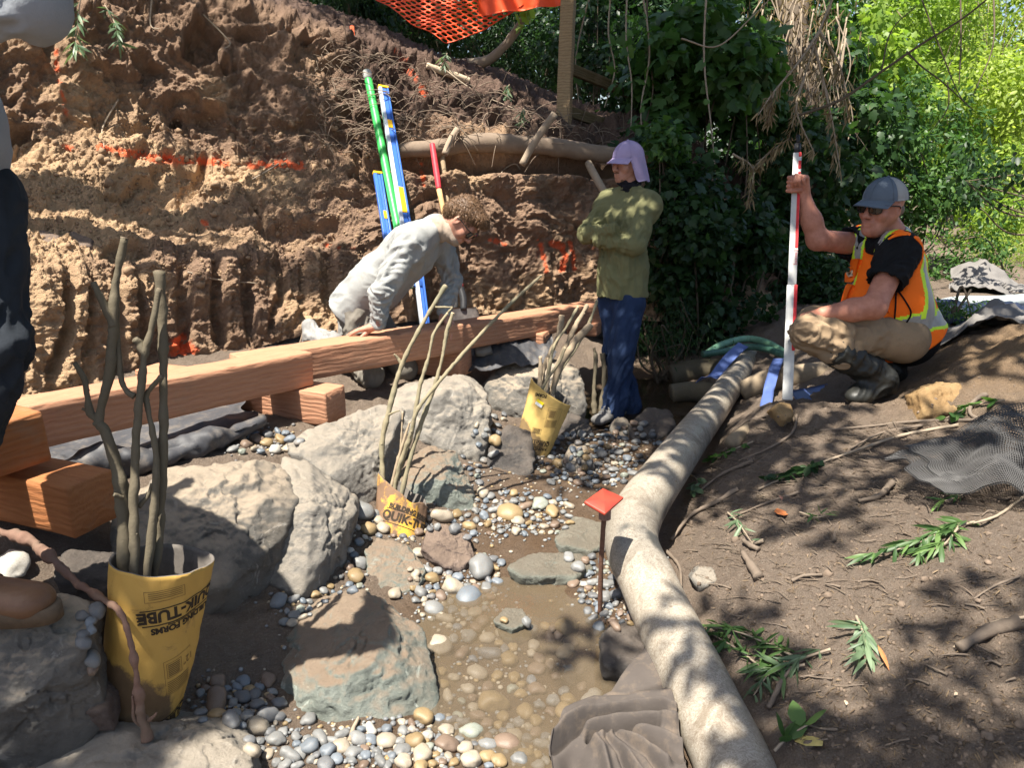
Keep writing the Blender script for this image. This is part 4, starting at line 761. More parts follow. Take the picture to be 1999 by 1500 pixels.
# dark filter bag lying under the upper pipe
for i, (l, pts, r) in enumerate([('dark sodden log lying in the stream left of the upper pipe', [(1310,735,5.7),(1350,725,5.7),(1400,722,5.7),(1440,726,5.6)], .085), ('dark log below it in the stream', [(1310,770,5.3),(1350,765,5.3),(1400,768,5.2)], .07), ('grey weathered log lying under the crouching worker\'s rod', [(1455,765,4.9),(1500,745,4.8),(1560,735,4.7),(1640,728,4.7),(1700,735,4.7)], .075), ('split driftwood piece beside the white pipe', [(1430,865,3.9),(1470,835,4.1),(1500,820,4.2)], .04)]):
    hose(l, BARK_D if i < 2 else BARK_B, pts, r, 'log', 'log', 40)

# ---------------------------------------------------------------- tools leaning on the bank
GR2 = Mat('green painted tube', .4, .4); GR2.color(GR2.mix(GR2.ramp(GR2.noise(25, 6, .7), (.6, 0.), (.75, .5)), (.045, .42, .09), (.10, .22, .08)))
p0, p1 = at(800, 560, t=5.15), at(716, 140, t=5.95)
gt = thing('green_pole', 'bright green pole with a grey cap leaning on the bank', 'pole', p0.tolist()); mb = MB(); tube(mb, [p0, p1], .030, 20, 20); mb.put('shaft', GR2.m, gt); mb = MB(); d = unit(p1 - p0); tube(mb, [p1 - d * .085, p1 - d * .005, p1], [.034, .034, .028], 20); mb.put('cap', simple('dusty grey cap', (.38, .38, .36)), gt)
SIL = simple('white aluminium', (.50, .54, .60), .35, .12, 20, .5); BLUE = Mat('blue aluminium', .35, .5); BLUE.color(BLUE.mix(BLUE.noise(20), (.035, .115, .42), (.06, .17, .55))); YL = simple('yellow plastic', (.80, .45, .02), .4, .1)
def level(label, a, b, w, d, vials, mats):
    t = thing('spirit_level', label, 'spirit level', a.tolist(), 'spirit levels on the bank'); x = unit(b - a); f = unit(V(0, 0, CZ) - a); f = unit(f - (f @ x) * x + V(.35, 0, 0)); f = unit(f - (f @ x) * x); s = np.cross(x, f); s = s if s[0] > 0 else -s; L = np.linalg.norm(b - a)
    def bx(nm, m, h0, h1, ww, dd, ox=0, of=0):
        v, q, tt = timber(a + x * h0 + s * ox + f * of, a + x * h1 + s * ox + f * of, ww, dd, 6, .003, 0, 0, up=f); mb = MB(); mb.add(v, q, tt); mb.put(nm, m, t)
    bx('edge_rail', mats[0], 0, L, .024, d, -w / 2 + .012); bx('edge_rail', mats[1], 0, L, .012, d, w / 2 - .006); bx('web', mats[1], 0, L, w - .03, d * .45)
    bx('end_cap', YL, L - .001, L + .018, w + .004, d + .004)
    for h0, h1 in vials: bx('vial_block', YL, h0, h1, w - .036, d * .8, .004)
    return t
level('tall white and blue spirit level leaning beside the green pole', at(812, 560, t=5.05), at(748, 172, t=5.85), .075, .028, [(.62, .85), (1.42, 1.50)], (SIL, BLUE.m))
level('shorter blue spirit level left of the green pole', at(775, 575, t=5.15), at(737, 340, t=5.55), .062, .026, [(.62, .69)], (BLUE.m, BLUE.m))
level('blue spirit level standing behind the worker\'s sleeve', at(830, 640, t=5.0), at(815, 520, t=5.1), .062, .026, [], (SIL, BLUE.m))
OAK = barkmat('worn ash handle', (.46, .27, .12), (.60, .38, .19), (.36, .21, .10)); GREYW = barkmat('weathered handle', (.22, .16, .10), (.36, .27, .17)); 
sh = thing('shovel', 'round shovel with a red grip standing against the bank', 'shovel', at(893, 615, t=5.3).tolist())
a, b, c_ = at(898, 560, t=5.32), at(857, 370, t=5.55), at(844, 282, t=5.65); mb = MB(); tube(mb, [a, b], .019, 14, 12); mb.put('handle', OAK, sh); mb = MB(); tube(mb, [b, b + (c_ - b) * .3, c_ - unit(c_ - b) * .02, c_], [.0195, .0225, .021, .012], 14, 20); mb.put('grip', simple('red rubber', (.50, .04, .055), .5), sh)
mb = MB(); tube(mb, [a, at(899, 562, t=5.32), at(905, 585, t=5.3), at(905, 606, t=5.28)], [.024, .024, .025, .022], 14, 16); mb.put('socket', simple('black steel', (.03, .03, .032), .4), sh)
mb = MB(); tube(mb, [at(897, 554, t=5.32), at(898.5, 561, t=5.32)], .0245, 14); mb.put('band', simple('red band', (.6, .05, .05), .5), sh)
u, v_ = np.meshgrid(np.linspace(-1, 1, 17), np.linspace(0, 1, 22), indexing='ij'); top = at(905, 600, t=5.28); wv = .105 * np.sqrt(np.clip(1 - np.abs(v_ * 1.02 - .25) ** 2.4, 0, 1)) * np.where(v_ < .25, .85 + .6 * v_, 1)
G = top + u[..., None] * wv[..., None] * V(1, .1, 0) + v_[..., None] * V(.02, -.06, -.27) + ((u ** 2) * .035)[..., None] * V(0, -1, .2); q = solid_sheet(G, .004); put('blade', mesh('blade', q[0], [q[1]]), simple('worn blade steel', (.10, .09, .085), .45, .4, 25, .6), sh)
t = thing('digging_tool', 'weathered wooden tool handle right beside the red gripped shovel', 'tool handle', at(895, 612, t=5.4).tolist()); mb = MB(); tube(mb, [at(892, 612, t=5.36), at(878, 440, t=5.6), at(860, 278, t=5.78)], [.019, .019, .021], 14, 24); mb.put('handle', GREYW, t); mb = MB(); tube(mb, [at(888, 620, t=5.34), at(887, 570, t=5.38)], [.03, .022], 14); mb.put('socket', simple('dark steel', (.05, .05, .052), .5), t)

# ---------------------------------------------------------------- things dug out of the bank
RUSTP = Mat('rusty clay pipe', .85, .25); RUSTP.color(RUSTP.mix(RUSTP.noise(18, 6, .7), (.14, .075, .05), (.36, .20, .125))); RUSTP.bump(RUSTP.noise(50, 5), .5, .01)
o = MB(); tube(o, [at(656, 311, t=5.75), at(690, 316, t=5.85), at(720, 320, t=6.0)], [.064, .06, .058], 28, 16, thick=.007, rough=.05); o.put('clay_pipe', RUSTP.m, label='rusty broken pipe end sticking out of the bank', cat='pipe')
o = MB(); tube(o, [at(703, 300, t=6.0), at(722, 290, t=6.0), at(742, 286, t=6.1)], [.085, .088, .08], 28, 16, thick=.008, rough=.05); o.put('pipe_fitting', RUSTP.m, label='rusty pipe elbow half buried behind the broken pipe end', cat='pipe')
BUR = barkmat('buried pipe skin', (.13, .095, .068), (.25, .19, .14), (.17, .125, .09))
o = MB(); tube(o, [at(765, 297, t=5.72), at(800, 292, t=5.72), at(850, 291, t=5.74), at(930, 279, t=5.76), at(1000, 281, t=5.8), at(1075, 285, t=5.84), at(1150, 296, t=5.9), at(1200, 302, t=5.95), at(1290, 308, t=6.0)], [.05, .055, .062, .068, .068, .07, .064, .06, .05], 26, 120, rough=.16, seed=4); o.put('buried_pipe', BUR, label='long brown buried pipe crossing the bank below the fence post', cat='pipe')
PO = barkmat('old pipe stub', (.22, .165, .115), (.38, .30, .22)); 
for l, pts, r, open_ in (('hollow metal stub pointing up beside the shovel handles', [(868,302,5.6),(880,272,5.62),(893,252,5.64)], .024, 1), ('long rusty stake leaning right above the buried pipe', [(1019,322,5.62),(1045,275,5.6),(1083,222,5.58)], .027, 0), ('short brown stake stuck in the bank beside the standing worker', [(1148,318,5.85),(1165,350,5.75),(1185,385,5.65)], .028, 0)):
    o = MB(); tube(o, [at(*p[:2], t=p[2]) for p in pts], r, 16, 14, rough=.06, thick=.005 if open_ else None); o.put('stake', PO, label=l, cat='stake', group='stakes on the bank')
hose('pale bare log lying on the dark litter slope', barkmat('pale bare wood', (.40, .30, .20), (.60, .49, .35)), [(833,128,6.5),(860,138,6.55),(890,148,6.6),(915,158,6.65)], .03, 'log', 'log')
POSTM = woodmat('weathered post wood', (.19, .115, .055), (.30, .20, .10), (.37, .27, .15))
v0, v1 = at(1100, 252, t=6.55), at(1112, -60, t=6.75); fp = thing('fence_post', 'brown square wooden fence post standing on the bank top', 'fence post', v0.tolist()); d = unit(v1 - v0); v, q, t = timber(v0 - d * .3, v1, .115, .115, 90, .01, 3, .004, up=(1, -.3, 0)); mb = MB(); mb.add(v, q, t); mb.put('post', POSTM, fp)
for a, b, l in ((at(1115, 135, t=6.75), at(1310, 215, t=7.6), 'upper dark fence rail behind the standing worker'), (at(1112, 218, t=6.7), at(1320, 290, t=7.5), 'lower dark fence rail behind the standing worker')):
    timber_obj(l, a, b, .05, .09, woodmat('old rail wood', (.075, .055, .025), (.12, .09, .045), (.16, .12, .06)), 5, 'fence rail', 'fence_rail', group='fence rails')
ORG = Mat('orange plastic mesh', .5, .3); ORG.color((.80, .085, .02))
def netgrid(nu, nv, f):
    u, v = np.meshgrid(np.linspace(0, 1, nu), np.linspace(0, 1, nv), indexing='ij'); return f(u, v)
# orange safety net slung from the fence: its lower corner hangs at (865, 82)
c00, c10, c11, c01 = at(640, -60, t=7.0), at(868, 85, t=6.75), at(1095, -25, t=6.7), at(880, -160, t=7.1)
def fn(u, v):
    P = c00 * ((1 - u) * (1 - v))[..., None] + c10 * (u * (1 - v))[..., None] + c11 * (u * v)[..., None] + c01 * ((1 - u) * v)[..., None]
    P[..., 1] += .06 * np.sin(u * 7 + v * 3) + .05 * fbm(P * 2, 2, 3); P[..., 2] += -.05 * np.sin(u * 3.1) * np.sin(v * 3.1) + .03 * fbm(P * 3, 2, 9); return P
P = netgrid(24, 24, fn); o = put('safety_net', mesh('safety_net', P.reshape(-1, 3), [grid(None, 24, 24)]), ORG.m, label='orange plastic safety netting slung at the top of the bank', cat='safety netting'); w = o.modifiers.new('w', 'WIREFRAME'); w.thickness = .014; w.use_even_offset = False; ss = o.modifiers.new('s', 'SUBSURF'); ss.levels = ss.render_levels = 1
P = netgrid(30, 20, lambda u, v: (at(935, 30, t=6.72) * ((1 - u) * (1 - v))[..., None] + at(1105, 8, t=6.7) * (u * (1 - v))[..., None] + at(1105, -60, t=6.7) * (u * v)[..., None] + at(930, -60, t=6.7) * ((1 - u) * v)[..., None]) + .04 * np.stack([0 * u, np.sin(u * 16 + v * 3), 0 * u], -1))
sheet('orange_banner', 'solid orange plastic sheet bunched beside the fence post', 'plastic sheet', ORG.m, P)
mb = MB(); v, q, t = timber(at(690, 82, t=6.45), at(687, 50, t=6.47), .035, .012, 6); mb.add(v, q, t); mb.put('survey_stake', simple('dark orange paint', (.50, .08, .02), .6), label='small orange painted survey stake on the bank crest', cat='stake')
# ---------------------------------------------------------------- people: smooth implicit bodies turned into one surface each
class Clay:
    def __init__(s, lo, hi, h):
        s.lo = np.asarray(lo, float); s.h = h; s.n = np.ceil((np.asarray(hi) - s.lo) / h).astype(int) + 1; s.F = np.full(s.n, 1.0, np.float32)
    def _sub(s, lo, hi):
        a = np.clip(np.floor((np.asarray(lo) - s.lo) / s.h).astype(int), 0, s.n - 1); b = np.clip(np.ceil((np.asarray(hi) - s.lo) / s.h).astype(int) + 1, 1, s.n)
        if np.any(b <= a): return None, None
        ax = [s.lo[k] + s.h * np.arange(a[k], b[k]) for k in range(3)]
        return (slice(a[0], b[0]), slice(a[1], b[1]), slice(a[2], b[2])), np.stack(np.meshgrid(*ax, indexing='ij'), -1).astype(np.float32)
    def _mix(s, sl, d, k, cut):
        f = s.F[sl]; d = d.astype(np.float32)
        if cut: w = np.clip(.5 - .5 * (f + d) / k, 0, 1); s.F[sl] = f * (1 - w) - d * w + k * w * (1 - w)
        else: w = np.clip(.5 + .5 * (f - d) / k, 0, 1); s.F[sl] = f * (1 - w) + d * w - k * w * (1 - w)
    def cone(s, a, b, r1, r2, k=.02, flat=None, fs=1.0, cut=False):
        a, b = np.asarray(a, float), np.asarray(b, float); m = max(r1, r2) * max(1, fs) + 2 * k + 3 * s.h
        sl, P = s._sub(np.minimum(a, b) - m, np.maximum(a, b) + m)
        if sl is None: return s
        ab = (b - a).astype(np.float32); q = P - a.astype(np.float32); t = np.clip(q @ ab / (ab @ ab + 1e-9), 0, 1); v = q - t[..., None] * ab; l2 = (v * v).sum(-1)
        if flat is not None: c = v @ unit(flat).astype(np.float32); l2 = l2 + c * c * (1 / fs ** 2 - 1)
        s._mix(sl, (np.sqrt(l2) - (r1 + (r2 - r1) * t)) * min(1, fs), k, cut); return s
    def ell(s, c, M, r, k=.02, cut=False):
        """M: rows are the axes"""
        c = np.asarray(c, float); r = np.asarray(r, float); m = r.max() + 2 * k + 3 * s.h; sl, P = s._sub(c - m, c + m)
        if sl is None: return s
        q = (P - c.astype(np.float32)) @ np.asarray(M, np.float32).T; k0 = np.sqrt(((q / r) ** 2).sum(-1)); k1 = np.sqrt(((q / r ** 2) ** 2).sum(-1)) + 1e-6
        s._mix(sl, k0 * (k0 - 1) / k1, k, cut); return s
    def surface(s):
        F = s.F; I = F < 0; n = np.array(F.shape); cnt = np.zeros(n - 1, np.int8)
        for i in (0, 1):
            for j in (0, 1):
                for k in (0, 1): cnt += I[i:n[0] - 1 + i, j:n[1] - 1 + j, k:n[2] - 1 + k]
        cell = (cnt > 0) & (cnt < 8); C_ = np.argwhere(cell); idx = np.full(n - 1, -1, np.int64); idx[cell] = np.arange(len(C_))
        acc = np.zeros((len(C_), 3)); num = np.zeros(len(C_)); co = [(i, j, k) for i in (0, 1) for j in (0, 1) for k in (0, 1)]
        for c0 in co:
            for ax in range(3):
                if c0[ax]: continue
                c1 = list(c0); c1[ax] = 1; A = C_ + c0; Bc = C_ + c1; fa = F[A[:, 0], A[:, 1], A[:, 2]]; fb = F[Bc[:, 0], Bc[:, 1], Bc[:, 2]]; m = (fa < 0) != (fb < 0)
                t = np.where(m, fa / np.where(m, fa - fb, 1), 0); p = np.array(c0, float) + t[:, None] * (np.array(c1) - c0); acc += np.where(m[:, None], p, 0); num += m
        Vv = s.lo + s.h * (C_ + acc / np.maximum(num, 1)[:, None]); Q = []
        for ax in range(3):
            u, w = [(1, 2), (2, 0), (0, 1)][ax]; sl0 = [slice(1, -1)] * 3; sl0[ax] = slice(0, -1); sl1 = list(sl0); sl1[ax] = slice(1, None)
            a0 = I[tuple(sl0)]; a1 = I[tuple(sl1)]; E = np.argwhere(a0 != a1); off = np.ones(3, int); off[ax] = 0; E = E + off
            du = np.zeros(3, int); du[u] = 1; dw = np.zeros(3, int); dw[w] = 1
            g = lambda e: idx[e[:, 0], e[:, 1], e[:, 2]]
            q = np.stack([g(E - du - dw), g(E - dw), g(E), g(E - du)], 1); fl = ~I[E[:, 0], E[:, 1], E[:, 2]]; q[fl] = q[fl][:, ::-1]; Q.append(q[(q >= 0).all(1)])
        return Vv, np.concatenate(Q)
def vnormals(v, q):
    n = np.cross(v[q[:, 2]] - v[q[:, 0]], v[q[:, 3]] - v[q[:, 1]]); N_ = np.zeros_like(v)
    for k in range(4): np.add.at(N_, q[:, k], n)
    return unit(N_)
def folds(v, n, specs, seed=0):
    """cloth creases: specs (a, b, rings per metre, lobes, amplitude, from, to) - rings of folds about the bone a-b"""
    d = np.zeros(len(v))
    for i, (a, b, fr, lo, amp, s0, s1) in enumerate(specs):
        a, b = np.asarray(a, float), np.asarray(b, float); L = np.linalg.norm(b - a); e1, e2, ax = frame(b - a); q = v - a; t = q @ ax / L; r = q - (q @ ax)[:, None] * ax; rl = np.linalg.norm(r, axis=1); u = r / (rl[:, None] + 1e-6)
        w = sstep(s0 - .18, s0 + .05, t) * (1 - sstep(s1 - .05, s1 + .18, t)) * (1 - sstep(.13, .22, rl))
        P = np.stack([t * L * fr + 1.5 * (u @ e1), (u @ e1) * lo, (u @ e2) * lo], 1)
        d += amp * w * (ridged(P, 2, seed + 7 * i) - .8)
    return v + n * d[:, None]
class Head:
    def __init__(s, c, f, u, k=1.0):
        s.c = np.asarray(c, float); s.f = unit(f); u = np.asarray(u, float); s.u = unit(u - (u @ s.f) * s.f); s.r = np.cross(s.f, s.u); s.k = k; s.M = np.stack([s.r, s.f, s.u])
    def p(s, x, y, z): return s.c + s.k * (x * s.r + y * s.f + z * s.u)
    def shape(s, B, jaw=1.0):
        k = s.k; p = s.p
        B.ell(p(0, -.018, .036), s.M, V(.074, .096, .086) * k, .01); B.cone(p(0, .018, .0), p(0, .046, -.07), .066 * k, .046 * k, .03)
        for x in (-1, 1):
            B.cone(p(x * .052, .0, -.03), p(x * .02, .062, -.088), .026 * k * jaw, .022 * k * jaw, .02); B.ell(p(x * .042, .060, -.026), s.M, V(.024, .024, .028) * k, .02)
        B.cone(p(-.006, .074, -.098), p(.006, .074, -.098), .020 * k * jaw, .020 * k * jaw, .015); B.cone(p(-.036, .078, .024), p(.036, .078, .024), .014 * k, .014 * k, .018)
        for x in (-1, 1): B.ell(p(x * .031, .099, .003), s.M, V(.017, .014, .012) * k, .012, True)
        for x in (-1, 1): B.ell(p(x * .031, .077, .003), s.M, V(.0135, .0135, .0125) * k, .004)
        B.cone(p(0, .090, .014), p(0, .112, -.029), .009 * k, .013 * k, .010)
        for x in (-1, 1): B.ell(p(x * .0125, .099, -.034), s.M, V(.008, .011, .008) * k, .007)
        B.ell(p(0, .084, -.060), s.M, V(.026, .014, .016) * k, .012); B.cone(p(-.02, .092, -.061), p(.02, .092, -.061), .0055 * k, .0055 * k, .006); B.cone(p(-.017, .0915, -.073), p(.017, .0915, -.073), .0065 * k, .0065 * k, .006)
        B.cone(p(-.022, .099, -.0667), p(.022, .099, -.0667), .003 * k, .003 * k, .003, cut=True)
        for x in (-1, 1): B.ell(p(x * .077, -.006, -.006), s.M, V(.009, .020, .032) * k, .006); B.ell(p(x * .086, -.002, -.004), s.M, V(.006, .010, .018) * k, .004, True)
def hand(B, w, d, n, side, curl=(.3, .3, .35, .4), k=1.0, spread=.0, thumb=None, tcurl=.5, bend=0.):
    """w wrist, d towards the fingers, n out of the back of the hand, side = +1/-1 thumb side sign along d x n"""
    d = unit(d); n = np.asarray(n, float); n = unit(n - (n @ d) * d); s = np.cross(d, n) * side
    def rot(v, a): return unit(v * math.cos(a) - n * math.sin(a)) if v is d else v
    B.cone(w, w + d * .03 * k, .029 * k, .031 * k, .012, n, .68)
    for o in (-.022, -.007, .009, .024): B.cone(w + d * .025 * k + s * o * .7 * k, w + d * .083 * k + s * o * k, .016 * k, .0145 * k, .012, n, .85)
    L = [(.040, .027, .021), (.045, .030, .022), (.042, .028, .021), (.033, .021, .018)]; offs = [.026, .009, -.008, -.024]; R_ = [.0098, .0102, .0096, .0086]
    for i in range(4):
        p = w + d * (.084 - .003 * abs(i - 1)) * k + s * offs[i] * k; a = curl[i] * .75
        for j, l in enumerate(L[i]):
            dd = unit(d * math.cos(a) - n * math.sin(a) + s * spread * (1.5 - i) * .2); q = p + dd * l * k
            B.cone(p, q, R_[i] * k * (1 - .07 * j), R_[i] * k * (.95 - .09 * j), .0035); p = q; a += curl[i]
    t0 = w + d * .022 * k + s * .024 * k; td = unit(thumb) if thumb is not None else unit(d * .75 + s * .62 - n * .15)
    t1 = t0 + td * .042 * k; td2 = unit(td + d * tcurl * .6 - n * tcurl * .35); t2 = t1 + td2 * .032 * k; t3 = t2 + unit(td2 + d * tcurl * .4 - n * tcurl * .3) * .025 * k
    B.cone(t0, t1, .0175 * k, .0125 * k, .010); B.cone(t1, t2, .0118 * k, .0105 * k, .004); B.cone(t2, t3, .0105 * k, .0085 * k, .003)
SKIN = Mat('skin', .55, .35); SKIN.b.inputs['Subsurface Weight'].default_value = .08; SKIN.b.inputs['Subsurface Radius'].default_value = (.01, .004, .002)
SKIN.color(SKIN.mix(SKIN.ramp(SKIN.noise(28, 5, .65), (.3, 0.), (.7, 1.)), (.36, .165, .108), (.46, .235, .165))); SKIN.bump(SKIN.noise(160, 4), .2, .002)
SKINR = Mat('sunburnt skin', .55, .35); SKINR.color(SKINR.mix(SKINR.ramp(SKINR.noise(26, 5, .65), (.3, 0.), (.7, 1.)), (.34, .135, .085), (.48, .215, .145))); SKINR.bump(SKINR.noise(160, 4), .25, .002)
def cloth(name, col, var=.14, rough=.9, weave=600, extra=None, spec=.15):
    m = Mat(name, rough, spec); m.b.inputs['Sheen Weight'].default_value = .0; d = tuple(x * (1 - var) for x in col); l = tuple(x * (1 + var) for x in col); c = m.mix(m.ramp(m.noise(7, 6, .65), (.3, 0.), (.7, 1.)), d, l)
    if extra: c = m.mix(m.ramp(m.noise(extra[1], 5, .7), (extra[2], 0.), (extra[2] + .15, extra[3])), c, extra[0])
    m.color(c); m.bump(m.noise(weave, 2), .25, .001); m.bump(m.noise(45, 4, .6), .35, .006); return m.m
GREY_SH = cloth('grey shirt cotton', (.285, .29, .28), .10, extra=((.22, .185, .14), 6, .58, .5)); OLIVE = cloth('olive shirt cotton', (.155, .152, .075), .10, extra=((.115, .11, .052), 5, .55, .4)); JEAN = cloth('blue denim', (.019, .034, .078), .3, extra=((.065, .095, .155), 4, .56, .55)); DJEAN = cloth('dark denim', (.022, .026, .032), .3, extra=((.07, .075, .08), 5, .62, .35)); KHAKI = cloth('khaki trousers', (.26, .185, .115), .12, extra=((.17, .12, .075), 6, .55, .5)); GREYT = cloth('grey work trousers', (.17, .155, .13), .15)
BLACK = cloth('black cotton', (.010, .010, .011), .2); LILAC = cloth('lilac cap fabric', (.35, .285, .455), .07, .8); GAIT = cloth('tan neck gaiter', (.34, .27, .21), .12); BANDANA = cloth('black patterned neck gaiter', (.014, .014, .018), .2, extra=((.20, .19, .20), 60, .64, .8)); CAPG = cloth('blue grey cap fabric', (.105, .13, .165), .1, .8); CAPM = cloth('light grey cap mesh', (.30, .295, .285), .15, .9, 220); HIVIS = cloth('orange safety fabric', (.95, .165, .012), .06, .7); LIME = simple('lime trim', (.55, .80, .04), .6, .08); REFL = simple('grey reflective tape', (.27, .265, .25), .35, .15, 30, .6); BOOTM = simple('dark rubber boot', (.018, .018, .015), .5, .3, 20, .4, .3, 60); BOOTG = simple('dusty grey rubber boot', (.24, .235, .225), .7, .2, 20, .3, .3, 60); SHOEM = simple('grey shoe', (.13, .125, .12), .8, .35, 30, bump=.4); LEATH = Mat('brown work boot leather', .5, .35); LEATH.color(LEATH.mix(LEATH.noise(12, 6, .7), (.055, .03, .017), (.20, .10, .05))); LEATH.bump(LEATH.noise(60, 5), .4, .004); SOLE = simple('boot sole rubber', (.10, .07, .045), .8, .3)
HAIRM = Mat('brown hair', .5, .35); HAIRM.color(HAIRM.mix(HAIRM.attr('rnd'), (.10, .056, .03), (.19, .11, .058))); HAIRS = simple('short grey brown hair', (.16, .12, .09), .7, .3); LENS = simple('dark glasses lens', (.012, .010, .008), .08, .1, 5, .6); FRAME_ = simple('dark glasses frame', (.02, .016, .013), .35)
def person(label, base): return thing('person', label, 'person', list(base))
def bake(B, name, m, parent, fold=None, seed=0, attrs=None, cutz=None, th=0):
    v, q = B.surface(); n = vnormals(v, q)
    if fold: v = folds(v, n, fold, seed)
    return put(name, mesh(name, v, [q], True), m, parent)
def box_of(pts, m): pts = np.array(pts); return pts.min(0) - m, pts.max(0) + m
def torso(B, J, k, r, fwd, fs=.72):
    """shirt or skin torso: pelvis, chest, neck, shoulders"""
    B.cone(J['sl'], J['sr'], r['sh'], r['sh'], .03); B.cone(J['chest'], J['belly'], r['ch'], r['be'], .05, fwd, fs); B.cone(J['belly'], J['pelvis'], r['be'], r['pe'], .05, fwd, fs + .08)
    for s_ in ('sl', 'sr'): B.cone(J[s_], J['chest'], r['sh'] * 1.1, r['ch'] * .75, .05); B.cone(J[s_] * .9 + J['neck'] * .1, J['neck'], r['sh'] * .75, r['ne'], .04)
def lens_pair(h, parent, y=.1):
    mb = MB(); 
    for x in (-1, 1):
        g = []
        for i in range(7):
            for j in range(5):
                a = (i / 6 - .5) * 2; b_ = (j / 4 - .5) * 2; g.append(h.p(x * (.036 + .027 * a * (1 - .12 * b_ * b_)), .106 - .016 * (abs(.036 + .027 * a * 1) / .06) ** 2, .004 + .019 * b_ * (1 - .18 * (a * x > 0) * abs(a))))
        g = np.array(g); q = [[i * 5 + j, i * 5 + j + 1, i * 5 + j + 6, i * 5 + j + 5] for i in range(6) for j in range(4)]; mb.add(g, q); mb.add(g - h.f * .003, [c[::-1] for c in q])
    gl = mb.put('lens', LENS, None)
    gl.parent = parent; 
    mf = MB()
    for x in (-1, 1):
        tube(mf, [h.p(x * .009, .109, .02), h.p(x * .037, .106, .025), h.p(x * .063, .092, .022), h.p(x * .078, .06, .018), h.p(x * .082, .0, .014), h.p(x * .079, -.012, .004)], .0028, 8, 30)
        tube(mf, [h.p(x * .063, .092, .022), h.p(x * .060, .094, -.006), h.p(x * .036, .103, -.0155), h.p(x * .012, .107, -.004), h.p(x * .009, .109, .018)], .0018, 6, 20)
    tube(mf, [h.p(-.011, .108, .014), h.p(.011, .108, .014)], .0025, 8); return mb, mf
def glasses(h, person_):
    g = bpy.data.objects.new('sunglasses', None)
    root = bpy.data.objects.new('tmp', None)
    C.objects.link(g); g.parent = person_; bpy.data.objects.remove(root)
    mb = MB()
    for x in (-1, 1):
        gg = []
        for i in range(7):
            for j in range(5):
                a = (i / 6 - .5) * 2; b_ = (j / 4 - .5) * 2; X = .036 + .027 * a; gg.append(h.p(x * X, .108 - .020 * (X / .063) ** 2, .003 + .019 * b_ * (1 - .25 * max(0, a) * abs(b_))))
        gg = np.array(gg); q = np.array([[i * 5 + j, i * 5 + j + 1, i * 5 + j + 6, i * 5 + j + 5] for i in range(6) for j in range(4)]); l = MB(); l.add(gg, q); l.add(gg - h.f * .003, q[:, ::-1]); l.put('lens', LENS, g)
    mf = MB()
    for x in (-1, 1):
        tube(mf, [h.p(x * .009, .110, .020), h.p(x * .037, .104, .025), h.p(x * .063, .090, .022), h.p(x * .079, .06, .018), h.p(x * .085, .0, .012), h.p(x * .083, -.014, .0)], .003, 8, 30)
        tube(mf, [h.p(x * .063, .090, .022), h.p(x * .060, .091, -.010), h.p(x * .036, .101, -.0175), h.p(x * .012, .108, -.006), h.p(x * .009, .110, .018)], .002, 6, 20)
    tube(mf, [h.p(-.012, .109, .014), h.p(.012, .109, .014)], .0028, 8); mf.put('spectacle_frame', FRAME_, g)
def shoe(B, heel, toe, up, w=.048, h=.05, k=.02):
    d = unit(toe - heel); up = unit(np.asarray(up) - (np.asarray(up) @ d) * d); L = np.linalg.norm(toe - heel)
    B.cone(heel + up * h * .8 + d * .03, heel + d * L * .45 + up * h * .85, w * .85, w * .9, k, up, 1.0); B.cone(heel + d * L * .4 + up * h * .65, toe - d * w + up * h * .45, w, w * .95, k, up, .72)

# ---- kneeling worker in a grey shirt
J = dict(pelvis=at(697, 597, t=4.5), belly=at(735, 552, t=4.45), chest=at(800, 490, t=4.38), neck=at(855, 445, t=4.36), sr=at(800, 478, t=4.17), sl=at(852, 452, t=4.58))
fwd = unit(np.cross(J['sl'] - J['sr'], J['neck'] - J['pelvis'])); fwd = fwd if fwd[2] < 0 else -fwd
hd = Head(at(903, 432, t=4.30), (.50, -.22, -.83), (.83, -.12, .50), 1.0)
er, wr, hr = at(745, 570, t=4.12), at(738, 632, t=4.16), at(690, 646, t=4.2); el, wl = at(882, 545, t=4.62), at(868, 612, t=4.5)
kr, kl = at(722, 735, t=4.40), at(790, 720, t=4.62); hipr, hipl = at(697, 612, t=4.44), at(715, 600, t=4.62); ar, tr = at(632, 662, t=4.62), at(560, 640, t=4.85)
P1 = person('person kneeling in a grey long sleeved shirt with both hands on the timber', [J['pelvis'][0], J['pelvis'][1], .45])
lo, hi = box_of([*J.values(), hd.c, wr, hr, at(650, 650, t=4.25), er, el, wl, hd.p(0, .12, .12)], .13)
B = Clay(lo, hi, .0046); rs = dict(sh=.05, ch=.12, be=.115, pe=.12, ne=.05); torso(B, J, 1, rs, fwd); hd.shape(B); B.cone(hd.p(0, -.02, -.06), J['neck'], .056, .06, .03)
B.cone(J['sr'], er, .045, .038, .03); B.cone(er, wr, .036, .026, .02); B.cone(J['sl'], el, .045, .038, .03); B.cone(el, wl, .036, .026, .02)
hand(B, wr + V(0, .0, -.012), hr - wr + V(0, 0, .012), V(0, 0, 1), 1, (.10, .14, .12, .15), 1.08, .6, unit(hr - wr) * .8 + V(.1, -.75, -.2), .2); hand(B, wl, V(.3, -.5, -.45), V(.2, .1, 1), 1, (.3, .3, .3, .35), 1.0)
bake(B, 'body', SKIN.m, P1)
lo, hi = box_of([*J.values(), er, wr, el, wl], .22); B = Clay(lo, hi, .0075); r = dict(sh=.085, ch=.175, be=.180, pe=.165, ne=.060); torso(B, J, 1, r, fwd, .74)
B.cone(J['pelvis'], J['pelvis'] + (J['pelvis'] - J['belly']) * .5, .172, .168, .03, fwd, .88)
B.cone(J['belly'] - fwd * -.03, J['chest'] + fwd * .02, .135, .12, .05)
